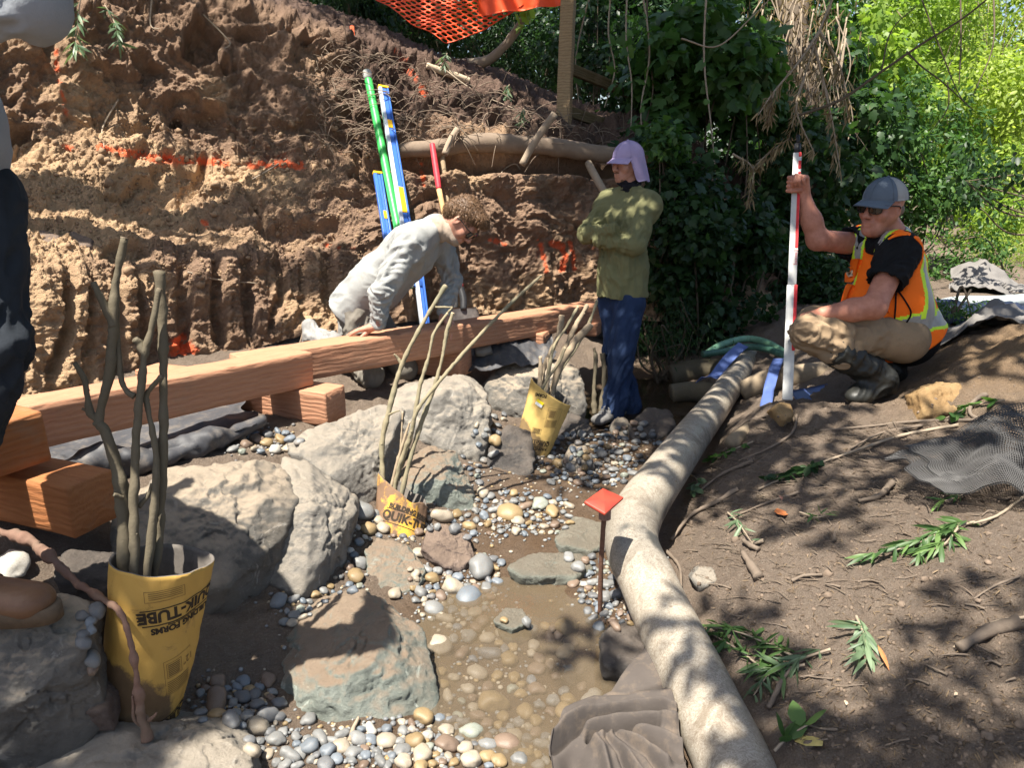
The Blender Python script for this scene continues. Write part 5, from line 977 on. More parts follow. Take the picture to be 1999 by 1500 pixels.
B.cone(J['sr'], er, .088, .066, .035); B.cone(er, wr, .064, .042, .025); B.cone(J['sl'], el, .085, .064, .035); B.cone(el, wl, .060, .044, .025)
B.cone(hd.p(0, -.02, -.075), J['neck'] + (hd.c - J['neck']) * 2, .055, .055, .005, cut=True)
fs_ = [(J['sr'], er, 14, 1.1, .016, .0, .9), (er, wr, 34, .9, .013, .0, 1.), (J['sl'], el, 15, 1.1, .013, 0, 1), (el, wl, 34, .9, .012, 0, 1), (J['neck'], J['belly'], 7, 2.0, .008, .0, 1.0), (J['belly'], J['pelvis'], 9, 1.6, .010, -.2, 1.3)]
dn_ = unit(J['pelvis'] - J['belly']); B.ell(J['pelvis'] + dn_ * .19, np.stack(frame(dn_)), V(.5, .5, .12), .008, True)
bake(B, 'shirt', GREY_SH, P1, fs_, 3)
lo, hi = box_of([kr, kl, hipr, hipl, ar, J['pelvis'], at(680, 680, t=4.8)], .2); B = Clay(lo, hi, .008); B.cone(hipr, hipl, .115, .11, .04); B.cone(J['pelvis'], J['pelvis'] * .7 + J['belly'] * .3, .125, .11, .04, fwd, .85); B.cone(hipr, kr, .105, .075, .04); B.cone(hipl, kl, .105, .075, .04); B.cone(kr, ar, .07, .055, .03); B.cone(kl, kl + (ar - kr), .07, .055, .03)
bake(B, 'trousers', GREYT, P1, [(hipr, kr, 12, 1.5, .014, 0, 1), (kr, ar, 16, 1.4, .012, 0, 1)], 5)
for a_, t_, s in ((ar, tr, 0), (kl + (ar - kr), kl + (tr - kr), 1)):
    d = unit(t_ - a_); hp = a_ + d * .05 + V(0, 0, .02); lo, hi = box_of([a_ - d * .12, t_, a_ + V(0, 0, .1)], .12); B = Clay(lo, hi, .0065); dn = unit(V(-.35, .1, -.85)); B.cone(a_ - d * .10, a_ + d * .10, .062, .052, .02); B.cone(a_ + d * .10, a_ + d * .14 + V(0, 0, .055), .052, .045, .03); B.cone(a_ + d * .12, a_ + d * .13 + dn * .14, .046, .043, .03, d, .75)
    b = bake(B, 'boot', BOOTG, P1, [(a_ - d * .1, a_ + d * .1, 22, 1.2, .008, 0, 1)])
    o_ = MB(); tube(o_, [a_ + d * .165 + V(0, 0, .08), a_ + d * .17, a_ + d * .175 + dn * .16], [.030, .036, .034], 14, 14, flat=.4, up=tuple(d)); o_.put('sole', simple('tan boot sole', (.33, .25, .19), .8), b)
# gaiter, glasses, curly hair
lo, hi = box_of([hd.c, J['neck']], .16); B = Clay(lo, hi, .006); B.cone(hd.p(0, .0, -.085), hd.p(0, -.035, -.15), .068, .075, .02); B.ell(hd.p(0, .052, -.092), hd.M, V(.06, .05, .036), .02); B.cone(hd.p(0, -.035, -.14), J['neck'] + (hd.c - J['neck']) * .12, .072, .075, .02)
bake(B, 'neck_gaiter', GAIT, P1, [(hd.p(0, .0, -.06), J['neck'], 30, 1.0, .006, 0, 1)], 9); glasses(hd, P1)
lo, hi = box_of([hd.c], .19); B = Clay(lo, hi, .006); B.ell(hd.p(0, -.026, .044), hd.M, V(.0795, .097, .085), .01); B.ell(hd.p(0, .055, .095), hd.M, V(.06, .05, .032), .03); B.ell(hd.p(0, -.075, -.01), hd.M, V(.066, .05, .06), .03); B.cone(hd.p(-.02, .11, .02), hd.p(.02, .11, .02), .05, .05, .03, cut=True)
v, q = B.surface(); n = vnormals(v, q); v = v + n * (.006 * worley(v * 60, 3) + .005 * fbm(v * 40, 3, 5) - .006)[:, None]; hb = MB(); hb.add(v, q, None, np.clip(.45 + .5 * fbm(v * 60, 2, 8), 0, 1))
hn = n[::1]; sel = rng.choice(len(v), 4200); 
for i in sel:
    if (v[i] - hd.c) @ hd.f > .085 and (v[i] - hd.c) @ hd.u < .05: continue
    p = v[i]; nn = n[i]; t_ = unit(np.cross(nn, rng.normal(size=3))); L = rng.uniform(.014, .027); w = .0022; s_ = np.cross(nn, t_) * w
    pts = [p - nn * .004, p + nn * L * .45 + t_ * L * .35, p + nn * L * .55 + t_ * L * .95, p + nn * L * .2 + t_ * L * 1.35]; vv = []
    for k, pp_ in enumerate(pts): vv += [pp_ - s_ * (1 - k * .2), pp_ + s_ * (1 - k * .2)]
    hb.add(vv, [[0, 1, 3, 2], [2, 3, 5, 4], [4, 5, 7, 6]], None, rng.random())
hb.put('hair', HAIRM.m, P1)

# ---- standing worker with crossed arms
J = dict(pelvis=at(1215, 572, t=4.95), belly=at(1216, 515, t=4.93), chest=at(1222, 440, t=4.95), neck=at(1230, 372, t=4.97), sr=at(1190, 398, t=5.06), sl=at(1263, 402, t=4.88))
fwd = unit(V(-.72, -.69, 0)); hd = Head(at(1224, 318, t=4.93), (-.80, -.60, -.12), (0, 0, 1), 1.0)
er, wr = at(1146, 458, t=4.97), at(1196, 448, t=4.74); el, wl = at(1240, 478, t=4.72), at(1172, 470, t=4.84)
hipr, hipl = at(1197, 590, t=5.02), at(1228, 592, t=4.90); kr, kl = at(1203, 690, t=5.0), at(1212, 692, t=4.85); ar, al = at(1228, 790, t=5.06), at(1200, 795, t=4.86); tr, tl = at(1196, 800, t=4.98), at(1158, 820, t=4.74)
P2 = person('person standing with crossed arms in an olive shirt and lilac cap', [J['pelvis'][0], J['pelvis'][1], .02])
lo, hi = box_of([*J.values(), hd.c, hd.p(0, .12, .12), er, el, wr, wl], .13); B = Clay(lo, hi, .0046); torso(B, J, 1, dict(sh=.05, ch=.11, be=.11, pe=.11, ne=.05), fwd); hd.shape(B); B.cone(hd.p(0, -.02, -.06), J['neck'], .056, .06, .03)
for s_, e_, w_ in ((J['sr'], er, wr), (J['sl'], el, wl)): B.cone(s_, e_, .042, .036, .03); B.cone(e_, w_, .034, .026, .02)
hand(B, wl, at(1152, 460, t=5.02) - wl, V(-.4, -.8, .3), -1, (.5, .5, .5, .5), .85); hand(B, wr, at(1222, 458, t=4.92) - wr, V(-.2, -.9, .3), 1, (.6, .6, .6, .6), .85); bake(B, 'body', SKIN.m, P2)
lo, hi = box_of([*J.values(), er, wr, el, wl], .24); B = Clay(lo, hi, .0075); torso(B, J, 1, dict(sh=.082, ch=.162, be=.162, pe=.170, ne=.062), fwd, .78); B.cone(J['pelvis'], J['pelvis'] + V(0, 0, .02), .163, .16, .02, fwd, .82)
B.cone(J['sr'], er, .078, .062, .035); B.cone(er, wr, .060, .050, .025); B.cone(J['sl'], el, .080, .066, .035); B.cone(el, wl, .064, .052, .022); B.cone(hd.p(0, -.02, -.07), hd.c, .06, .06, .004, cut=True)
B.ell(J['pelvis'] + V(0, 0, -.12), np.eye(3), V(.5, .5, .10), .004, True)
bake(B, 'shirt', OLIVE, P2, [(J['sr'], er, 16, 1.2, .014, 0, 1), (er, wr, 26, .9, .010, 0, 1), (J['sl'], el, 13, 1.2, .011, 0, 1), (el, wl, 24, .9, .011, 0, 1), (J['neck'], J['belly'], 6, 2.0, .009, 0, 1), (J['belly'], J['pelvis'], 8, 2.2, .016, -.3, 1.2)], 13)
lo, hi = box_of([hipr, hipl, kr, kl, ar, al], .2); B = Clay(lo, hi, .008); B.cone(hipr, hipl, .098, .10, .03); B.cone(J['pelvis'], J['pelvis'] + V(0, 0, .05), .13, .125, .03, fwd, .8)
for h_, k_, a_ in ((hipr, kr, ar), (hipl, kl, al)): B.cone(h_, k_, .100, .084, .03); B.cone(k_, a_, .083, .078, .03); B.cone(a_, a_ + V(-.01, -.01, -.03), .079, .08, .02)
bake(B, 'jeans', JEAN, P2, [(hipr, kr, 7, 1.2, .008, 0, 1), (hipl, kl, 7, 1.2, .009, 0, 1), (kl, al, 9, 1.2, .014, .1, 1.1), (kr, ar, 9, 1.2, .013, .1, 1.1)], 17)
for a_, t_ in ((ar, tr), (al, tl)):
    t_ = V(t_[0], t_[1], gz(t_[0], t_[1]) + .02); h_ = V(a_[0], a_[1], t_[2]); h_ = h_ - unit(t_ - h_) * .05; lo, hi = box_of([h_, t_, h_ + V(0, 0, .1)], .1); B = Clay(lo, hi, .006); shoe(B, h_, t_, (0, 0, 1), .05, .05); s_ = bake(B, 'shoe', SHOEM, P2)
    d = unit(t_ - h_); sd = unit(np.cross(d, V(0, 0, 1))); l = MB()
    for k in range(5): c_ = h_ + d * (.13 + .022 * k) + V(0, 0, .092 - .012 * k); tube(l, [c_ - sd * .026 - V(0, 0, .010), c_ + V(0, 0, .004), c_ + sd * .026 - V(0, 0, .010)], .0035, 6, 8)
    l.put('laces', simple('grey laces', (.2, .2, .2)), s_)
# cap with neck flap
def dome(h, ang0, ang1, rx, ry, rz, cz=.036, cy=-.016, zmin=0., n=40, m_=14):
    g = []
    for i in range(n):
        a = ang0 + (ang1 - ang0) * i / (n - 1)
        for j in range(m_): e = (j / (m_ - 1)) * PI / 2; g.append(h.p(rx * math.sin(a) * math.cos(e), cy + ry * math.cos(a) * math.cos(e), cz + zmin * math.cos(e) + rz * math.sin(e)))
    return np.array(g).reshape(n, m_, 3)
def cap(h, parent, crown_m, brim_m, back_m=None, brim=.075, droop=-.012, k=1.0):
    c_ = bpy.data.objects.new('cap', None); C.objects.link(c_); c_.parent = parent; rx, ry, rz = .089 * k, .110 * k, .098 * k
    for nm, a0, a1, mt in ((('crown', -PI, PI, crown_m),) if back_m is None else (('crown', -1.25, 1.25, crown_m), ('mesh_back', 1.25, 2 * PI - 1.25, back_m))):
        G = dome(h, a0, a1, rx, ry, rz); q = solid_sheet(G, .004); v = q[0] + 0; put(nm, mesh(nm, v, [q[1]]), mt, c_)
    g = []
    for i in range(25):
        a = -1.15 + 2.3 * i / 24
        for j in range(8): f = j / 7; bx = rx * math.sin(a) * (1 + .02 * f); by = -.016 + ry * math.cos(a) * .98 + f * brim * math.cos(a * .75) ** .8; g.append(h.p(bx, by, .040 + droop * f - .020 * (abs(math.sin(a)) ** 2) * (.3 + .7 * f)))
    q = solid_sheet(np.array(g).reshape(25, 8, 3), .004); put('brim', mesh('brim', q[0], [q[1]]), brim_m, c_); mb = MB(); mb.add(ico(2)[0] * .008 + h.p(0, -.016, .036 + rz), None, ico(2)[1]); mb.put('button', crown_m, c_)
    for a in (0, 1.05, -1.05, 2.1, -2.1, PI): P = [h.p(rx * 1.012 * math.sin(a) * math.cos(e), -.016 + ry * 1.012 * math.cos(a) * math.cos(e), .036 + rz * 1.012 * math.sin(e)) for e in np.linspace(.02, 1.5, 14)]; mb = MB(); tube(mb, P, .0013, 5); mb.put('seam', brim_m, c_)
    return c_
c_ = cap(hd, P2, LILAC, LILAC, brim=.062, droop=-.022, k=1.02)
g = []
for i in range(48):
    a = .98 + (2 * PI - 1.96) * i / 47; side = min(a, 2 * PI - a)
    for j in range(18):
        f = j / 17; sw = 1 + .30 * f * (1 - .35 * f); w = .009 * math.sin(a * 6 + f * 2.5) * f; L = .165 * sstep(.80, 1.35, side) + .012
        g.append(hd.p(.088 * math.sin(a) * sw + w, -.016 + .108 * math.cos(a) * (1 + .10 * f) + w - .018 * f * f, .052 - L * f + .010 * f * f * math.sin(a * 3)))
q = solid_sheet(np.array(g).reshape(48, 18, 3), .003); put('neck_flap', mesh('neck_flap', q[0], [q[1]]), LILAC, c_)
lo, hi = box_of([hd.c, J['neck']], .16); B = Clay(lo, hi, .006); B.cone(hd.p(0, .004, -.118), J['neck'] + V(0, 0, .01), .066, .078, .02); B.ell(hd.p(0, .05, -.118), hd.M, V(.048, .04, .024), .02); bake(B, 'neck_gaiter', BANDANA, P2, [(hd.p(0, .0, -.08), J['neck'], 40, 1.0, .010, 0, 1)], 21)
mb = MB(); v, q = ico(4)  # short beard
lo, hi = box_of([hd.c], .16); B = Clay(lo, hi, .005); B.cone(hd.p(-.016, .066, -.094), hd.p(.016, .066, -.094), .0245, .0245, .02); B.cone(hd.p(-.018, .096, -.051), hd.p(.018, .096, -.051), .005, .005, .006); bake(B, 'beard', simple('short brown beard', (.16, .085, .05), .8), P2)

# ---- crouching worker in an orange vest
k3 = 1.1
J = dict(pelvis=at(1772, 655, t=4.06), belly=at(1733, 592, t=4.02), chest=at(1738, 528, t=4.02), neck=at(1745, 468, t=4.0), sr=at(1682, 478, t=4.15), sl=at(1755, 492, t=3.86))
fwd = unit(V(-.88, -.42, .12)); hd = Head(at(1722, 405, t=3.93), (-.86, -.50, -.06), (.08, 0, 1), 1.12)
er, wr = at(1596, 468, t=4.02), at(1569, 382, t=3.99); el, wl = at(1706, 600, t=3.72), at(1606, 613, t=3.80)
hipl, hipr = at(1764, 662, t=3.94), at(1766, 654, t=4.18); kl, kr = at(1578, 648, t=3.80), at(1588, 632, t=4.10); al, ar = at(1722, 738, t=3.88), at(1740, 720, t=4.15); tl, tr = at(1652, 786, t=3.82), at(1672, 765, t=4.1)
P3 = person('person crouching in an orange safety vest holding the measuring rod', [J['pelvis'][0], J['pelvis'][1], .41])
lo, hi = box_of([*J.values(), hd.c, hd.p(0, .13, .13), er, wr, el, wl, at(1545, 330, t=3.98), at(1570, 620, t=3.8)], .14); B = Clay(lo, hi, .0048); torso(B, J, 1, dict(sh=.06, ch=.13, be=.15, pe=.13, ne=.06), fwd); hd.shape(B, 1.1); B.cone(hd.p(0, -.02, -.06), J['neck'], .068, .076, .03); B.ell(hd.p(0, .035, -.105), hd.M, V(.05, .05, .03), .03)
B.cone(J['sr'], er, .062, .053, .03); B.cone(er, er * .55 + wr * .45, .053, .049, .03); B.cone(er * .6 + wr * .4, wr, .049, .033, .03); B.cone(J['sl'], el, .064, .056, .03); B.cone(el, el * .6 + wl * .4, .056, .054, .03); B.cone(el * .6 + wl * .4, wl, .053, .035, .03)
rodp = at(1553, 362, t=3.99)
hand(B, wr + V(-.002, 0, .0), V(-.28, -.20, .94), V(.55, .75, .35), 1, (1.25, 1.25, 1.25, 1.2), 1.12, 0, V(-.55, -.55, .6), .6)
for i, pz in enumerate((.052, .030, .008, -.014)):
    c0 = at(1553, 362, t=3.985) + V(.0, .0, pz - .01); B.cone(c0 + V(.033, .012, .0), c0 + V(.012, -.036, .002), .0125, .0122, .004); B.cone(c0 + V(.012, -.036, .002), c0 + V(-.030, -.034, -.002), .0122, .0115, .004); B.cone(c0 + V(-.030, -.034, -.002), c0 + V(-.040, -.002, -.003), .0112, .010, .004)
hand(B, wl, unit(wl - el) + V(0, .1, -.2), V(-.1, -.5, .85), -1, (.5, .5, .5, .5), 1.1); bake(B, 'body', SKINR.m, P3)
lo, hi = box_of([*J.values(), er, el], .26); r = dict(sh=.085, ch=.165, be=.185, pe=.165, ne=.07); B = Clay(lo, hi, .0075); torso(B, J, 1, r, fwd, .82); m_r = J['sr'] + (er - J['sr']) * .42; m_l = J['sl'] + (el - J['sl']) * .52; B.cone(J['sr'], m_r, .088, .082, .03); B.cone(J['sl'], m_l, .098, .092, .035); B.cone(hd.p(0, -.02, -.07), hd.c, .07, .07, .004, cut=True)
B.cone(m_r + unit(er - m_r) * .05, er, .1, .06, .006, cut=True); B.cone(m_l + unit(el - m_l) * .085, el, .10, .06, .006, cut=True)
bake(B, 'shirt', BLACK, P3, [(J['sl'], el, 16, 1.2, .014, 0, .6), (J['sr'], er, 16, 1.2, .012, 0, .6)], 23)
# the vest: torso shell with deep arm holes
B = Clay(lo, hi, .0075); r2 = dict(sh=.092, ch=.178, be=.205, pe=.185, ne=.078)
torso(B, J, 1, r2, fwd, .84); B.cone(J['pelvis'], J['pelvis'] + unit(J['pelvis'] - J['belly']) * .05, .185, .188, .02, fwd, .9); B.cone(J['chest'] + fwd * .07, J['belly'] + fwd * .11, .10, .12, .05)
for s_, e_, rr in ((J['sl'], m_l, .128), (J['sr'], m_r, .120)): dd = unit(s_ - J['neck']); B.cone(s_ + dd * .075 + V(0, 0, .0), e_ + V(0, 0, -.02) + dd * .05, rr * .82, rr * .86, .012, cut=True); B.cone(s_ + dd * .13, s_ + dd * .25 + V(0, 0, .03), rr * .9, rr, .012, cut=True)
B.cone(hd.p(0, .0, -.06), J['neck'] + fwd * .03, .08, .085, .01, cut=True); B.cone(J['neck'] + fwd * .06, J['neck'] + fwd * .16 + V(0, 0, -.03), .06, .05, .01, cut=True); B.cone(J['neck'] + fwd * .16 + V(0, 0, -.03), J['chest'] + fwd * .26 + V(0, 0, -.02), .045, .02, .01, cut=True)
B.ell(J['pelvis'] + unit(J['pelvis'] - J['belly']) * .15, np.stack(frame(J['belly'] - J['pelvis'])), V(.5, .5, .11), .01, True)
v, q = B.surface(); n = vnormals(v, q); v = folds(v, n, [(J['neck'], J['belly'], 8, 1.8, .012, 0, 1), (J['belly'], J['pelvis'], 12, 1.6, .014, -.2, 1.2)], 25)
# reflective bands are woven into the vest: pick the faces by where they lie on the body
up_ = unit(J['neck'] - J['pelvis']); lat = unit(np.cross(up_, fwd)); lat = lat if lat[1] < 0 else -lat          # lat: towards his left, the near side
cen = v[q].mean(1); rel = cen - J['pelvis']; hgt = rel @ up_; la = (cen - J['chest']) @ lat; fr = (cen - J['chest']) @ fwd
H = np.linalg.norm(J['neck'] - J['pelvis'])
mi = np.zeros(len(q), int)
def bandm(x, c, w): return np.abs(x - c) < w
wav = .008 * vnoise(cen * 14, 3)
b1 = hgt - .075 + wav * 1.4 + .10 * fr * 0
mi[bandm(b1, 0, .056)] = 1; mi[bandm(b1, 0, .038)] = 2
side_b = (la > .02) | (fr < 0); strip = la - (.075 + .02 * sstep(.2, .5, hgt)) + wav * 1.3
ang = np.degrees(np.arctan2(la, -fr)) + 130 * wav
for a0 in (80, -60): vb = (np.abs(ang - a0) < 17) & (hgt > .10) & (hgt < H * .86); mi[vb] = 1; mi[(np.abs(ang - a0) < 9.5) & (hgt > .10) & (hgt < H * .86)] = 2
topm = hgt > H * .80
for sg in (1, -1): q_ = la * sg - .098 + wav * .5; mi[topm & (np.abs(q_) < .034)] = 1; mi[topm & (np.abs(q_) < .019)] = 2
stf = la - .085 + wav
vf = (np.abs(stf) < .040) & (fr >= .0) & (hgt > .30); mi[vf] = 1; mi[(np.abs(stf) < .022) & (fr >= 0) & (hgt > .30)] = 2
stf = la + .085 + wav
mi[(np.abs(stf) < .040) & (fr >= .02) & (hgt > .30)] = 1; mi[(np.abs(stf) < .022) & (fr >= .02) & (hgt > .30)] = 2
vest = put('safety_vest', mesh('safety_vest', v, [q], True, None, None, mi), [HIVIS, LIME, REFL], P3)
VB = BVHTree.FromPolygons([x.tolist() for x in v], q.tolist())
def on_vest(px, py, off=.004):
    o = V(0, 0, CZ); d = unit(at(px, py, t=1.0) - o); h_ = VB.ray_cast(Vector(o), Vector(d)); return (np.array(h_[0]) + np.array(h_[1]) * off, np.array(h_[1])) if h_[0] is not None else (None, None)
def trim(pts, r, m, nm):
    P = [on_vest(*p)[0] for p in spline(np.array(pts, float), 24)]; P = [p for p in P if p is not None]
    if len(P) > 4: mb = MB(); P = np.array(P); P = np.vstack([P[0], (P[:-2] + P[1:-1] + P[2:]) / 3, P[-1]]); tube(mb, P, r, 8); mb.put(nm, m, vest)
trim([(1750, 565), (1748, 600), (1746, 640), (1755, 655)], .004, BLACK, 'side_lace'); trim([(1752, 566), (1768, 590), (1778, 612), (1765, 635), (1748, 652)], .004, BLACK, 'side_lace')
trim([(1770, 423), (1790, 435), (1812, 470), (1825, 520), (1833, 570)], .004, HIVIS, 'edge_binding')
def pocket(px, py, w, h, m, nm, th=.012, rot=0):
    p, n_ = on_vest(px, py, 0)
    if p is None: return
    a, b, c__ = frame(n_); s_ = unit(np.cross(up_, n_)); u_ = np.cross(n_, s_); G = []
    for i in range(9):
        for j in range(9):
            x = (i / 8 - .5) * 2; y = (j / 8 - .5) * 2; G.append(p + s_ * x * w / 2 + u_ * y * h / 2 + n_ * (th * (1 - .5 * abs(x) ** 4 - .35 * abs(y) ** 4) + .002 * vnoise(V(x * 2, y * 2, px))))
    q_ = solid_sheet(np.array(G).reshape(9, 9, 3), .022); put(nm, mesh(nm, q_[0], [q_[1]]), m, vest)
pocket(1668, 528, .11, .12, HIVIS, 'pocket'); pocket(1655, 575, .12, .11, HIVIS, 'pocket', .02); pocket(1648, 553, .10, .03, HIVIS, 'pocket_flap', .034); pocket(1668, 532, .018, .02, simple('tan label', (.6, .45, .3)), 'label_patch', .018); pocket(1712, 600, .09, .1, HIVIS, 'pocket', .012); pocket(1715, 598, .03, .045, BLACK, 'clip', .022)
lo, hi = box_of([hipl, hipr, kl, kr, al, ar], .22); B = Clay(lo, hi, .008); B.cone(hipl, hipr, .115, .11, .05); B.cone(J['pelvis'], J['pelvis'] + V(.0, 0, .03), .145, .14, .05)
for h_, k_, a_ in ((hipl, kl, al), (hipr, kr, ar)): m_ = h_ * .5 + k_ * .5 + V(0, 0, .005); B.cone(h_, m_, .118, .106, .04); B.cone(m_, k_, .106, .092, .04); mm = k_ * .55 + a_ * .45; B.cone(k_ + (a_ - k_) * .02, mm, .088, .086, .03)
bake(B, 'trousers', KHAKI, P3, [(hipl, kl, 12, 1.3, .014, .35, 1.1), (kl, al, 18, 1.1, .014, -.1, .5), (hipr, kr, 12, 1.3, .012, .3, 1)], 27)
for k_, a_, t_ in ((kl, al, tl), (kr, ar, tr)):
    t_ = V(t_[0], t_[1], gz(t_[0], t_[1]) + .015); d = unit(t_ - a_); lo, hi = box_of([k_, a_, t_], .14); B = Clay(lo, hi, .0075); m_ = k_ * .62 + a_ * .38; B.cone(m_, a_, .088, .072, .03); fd = unit(V(t_[0] - a_[0], t_[1] - a_[1], 0)); heel = a_ - fd * .03 + V(0, 0, -.04); ball = t_ - fd * .08 + V(0, 0, .035); B.cone(a_, heel, .068, .055, .03); B.cone(heel, ball, .056, .052, .03); B.cone(ball, t_ - fd * .05 + V(0, 0, .03), .052, .046, .03, V(0, 0, 1), .8); B.ell(V(t_[0], t_[1], t_[2] - .09), np.eye(3), V(.4, .4, .075), .01, True)
    b = bake(B, 'boot', BOOTM, P3, [(m_, a_, 20, 1.2, .010, 0, 1.1)], 29)
cap(hd, P3, CAPG, CAPG, CAPM, .072, -.016, 1.0); glasses(hd, P3)
lo, hi = box_of([hd.c], .18); B = Clay(lo, hi, .006); B.ell(hd.p(0, -.052, -.012), hd.M, V(.078, .062, .05), .01); B.cone(hd.p(-.08, .03, -.03), hd.p(.08, .03, -.03), .04, .04, .01, cut=True); bake(B, 'hair', HAIRS, P3)

# ---- worker at the left edge, mostly outside the picture
J = dict(pelvis=at(-95, 360, t=1.92), belly=at(-118, 240, t=1.78), chest=at(-260, 90, t=1.62), neck=at(-330, -60, t=1.52), sl=at(-430, 0, t=1.66), sr=at(-235, -20, t=1.44))
fwd = unit(V(.75, .62, 0)); hd = Head(at(-380, -190, t=1.48), (.75, .6, -.3), (0, 0, 1), 1.0)
er, wr = at(58, 8, t=1.45), at(20, -160, t=1.5); el, wl = at(-420, 160, t=1.8), at(-330, 60, t=1.85)
hipr, hipl = at(-52, 390, t=1.86), at(-130, 390, t=2.0); kr, kl = at(-28, 690, t=1.80), at(-150, 760, t=2.0); ar, al = at(-165, 1130, t=1.78), at(-210, 1130, t=2.02); tr, tl = at(108, 1195, t=1.80), at(-80, 1230, t=2.1)
P4 = person('person at the left edge, only grey elbow, dark jeans and brown boot showing', [J['pelvis'][0], J['pelvis'][1], .6])
lo, hi = box_of([*J.values(), hd.c, hd.p(0, .12, .12), er, wr, el, wl], .14); B = Clay(lo, hi, .0065); torso(B, J, 1, dict(sh=.05, ch=.11, be=.11, pe=.11, ne=.05), fwd); hd.shape(B); B.cone(hd.p(0, -.02, -.06), J['neck'], .056, .06, .03)
for s_, e_, w_ in ((J['sr'], er, wr), (J['sl'], el, wl)): B.cone(s_, e_, .042, .036, .03); B.cone(e_, w_, .034, .026, .02)
hand(B, wr, unit(wr - er), V(0, 0, 1), 1, (.4, .4, .4, .4)); hand(B, wl, unit(wl - el), V(0, 0, 1), -1, (.4, .4, .4, .4)); bake(B, 'body', SKIN.m, P4)
lo, hi = box_of([*J.values(), er, wr, el, wl], .24); B = Clay(lo, hi, .008); torso(B, J, 1, dict(sh=.075, ch=.150, be=.150, pe=.150, ne=.060), fwd, .78); B.cone(J['sr'], er, .078, .068, .035); B.cone(er, wr, .068, .052, .025); B.cone(J['sl'], el, .075, .062, .035); B.cone(el, wl, .06, .05, .025); B.cone(hd.p(0, -.02, -.07), hd.c, .06, .06, .004, cut=True)
bake(B, 'shirt', cloth('pale grey blue shirt', (.24, .255, .275), .08), P4, [(J['sr'], er, 16, 1.2, .010, 0, 1), (er, wr, 26, .9, .010, 0, 1), (J['neck'], J['pelvis'], 7, 2.0, .012, 0, 1)], 33)
lo, hi = box_of([hipr, hipl, kr, kl, ar, al], .22); B = Clay(lo, hi, .008); B.cone(hipr, hipl, .105, .105, .03); B.cone(J['pelvis'], J['pelvis'] + V(0, 0, .05), .135, .13, .03, fwd, .8)
for h_, k_, a_ in ((hipr, kr, ar), (hipl, kl, al)): B.cone(h_, k_, .105, .095, .03); B.cone(k_, a_, .090, .062, .03)
bake(B, 'jeans', DJEAN, P4, [(hipr, kr, 9, 1.6, .012, 0, 1), (kr, ar, 14, 1.5, .018, 0, 1.0)], 37)
for a_, t_ in ((ar, tr), (al, tl)):
    h_ = a_ + V(0, 0, -.07); h_ = h_ - unit(V(t_[0] - h_[0], t_[1] - h_[1], 0)) * .05; t_ = V(t_[0], t_[1], h_[2] - .02); lo, hi = box_of([h_, t_, a_ + V(0, 0, .1)], .12); B = Clay(lo, hi, .0055); shoe(B, h_, t_, (0, 0, 1), .058, .068, .025); B.cone(a_ + V(0, 0, -.02), a_ + V(0, 0, .1), .058, .062, .03)
    b = bake(B, 'boot', LEATH.m, P4); d = unit(t_ - h_); sd = unit(np.cross(d, V(0, 0, 1))); L = np.linalg.norm(t_ - h_); ring = []
    for i in range(40):
        a = 2 * PI * i / 40; w = .060 * (1 - .1 * math.cos(a)) ; ring.append((h_ + t_) / 2 + d * (L / 2 + .012) * math.copysign(abs(math.cos(a)) ** .7, math.cos(a)) + sd * w * math.copysign(abs(math.sin(a)) ** .75, math.sin(a)))
    ring = np.array(ring); z_ = V(0, 0, 1); s1 = np.vstack([ring + z_ * -.012, ring * 1 + z_ * .022, ring + (((h_ + t_) / 2) - ring) * .03 + z_ * .026]); n_ = 40; i = np.arange(n_); i2 = (i + 1) % n_; qs = np.vstack([np.stack([i, i2, i2 + n_, i + n_], 1), np.stack([i + n_, i2 + n_, i2 + 2 * n_, i + 2 * n_], 1)]); cc_ = len(s1); s1 = np.vstack([s1, (h_ + t_) / 2 + z_ * .026, (h_ + t_) / 2 - z_ * .012])
    mb = MB(); mb.add(s1, qs, np.vstack([np.stack([i + 2 * n_, i2 + 2 * n_, 0 * i + cc_], 1), np.stack([i2, i, 0 * i + cc_ + 1], 1)])); mb.put('sole', SOLE, b)
    VB2 = BVHTree.FromPolygons([tuple(np.array(x.co) + base_of(P4)) for x in b.data.vertices], [tuple(p.vertices) for p in b.data.polygons])
    for f0, f1 in ((.60, .60), (.30, .42)):
        pts = []
        for a in np.linspace(-1.35, 1.35, 22):
            o_ = h_ + d * L * (f0 + (f1 - f0) * abs(a)) + z_ * .05 + (sd * math.sin(a) + z_ * math.cos(a)) * .25; hh = VB2.ray_cast(Vector(o_), Vector(-(sd * math.sin(a) + z_ * math.cos(a))))
            if hh[0] is not None: pts.append(np.array(hh[0]) + np.array(hh[1]) * .001)
        if len(pts) > 5: mb = MB(); tube(mb, pts, .0022, 6); mb.put('seam', simple('dark boot seam', (.03, .017, .01), .7), b)
# ---------------------------------------------------------------- leaves
def tmpl(outline, fold=.22, droop=.18):
    o = np.array(outline, float); c = V(0, .45); p = np.vstack([c, o]); x, y = p[:, 0], p[:, 1]
    return np.stack([x, y, -fold * np.abs(x) - droop * y * y + .05], 1), np.array([[0, i, i % len(o) + 1] for i in range(1, len(o) + 1)])
OVAL = tmpl([(0, 0), (.2, .22), (.25, .5), (.14, .8), (0, 1), (-.14, .8), (-.25, .5), (-.2, .22)])
LANCE = tmpl([(0, 0), (.07, .25), (.085, .5), (.045, .78), (0, 1), (-.045, .78), (-.085, .5), (-.07, .25)], .6, .4)
LOBED = tmpl([(0, .02), (.18, -.06), (.42, .12), (.34, .30), (.50, .55), (.26, .60), (.18, .82), (0, 1), (-.18, .82), (-.26, .60), (-.50, .55), (-.34, .30), (-.42, .12), (-.18, -.06)], .15, .2)
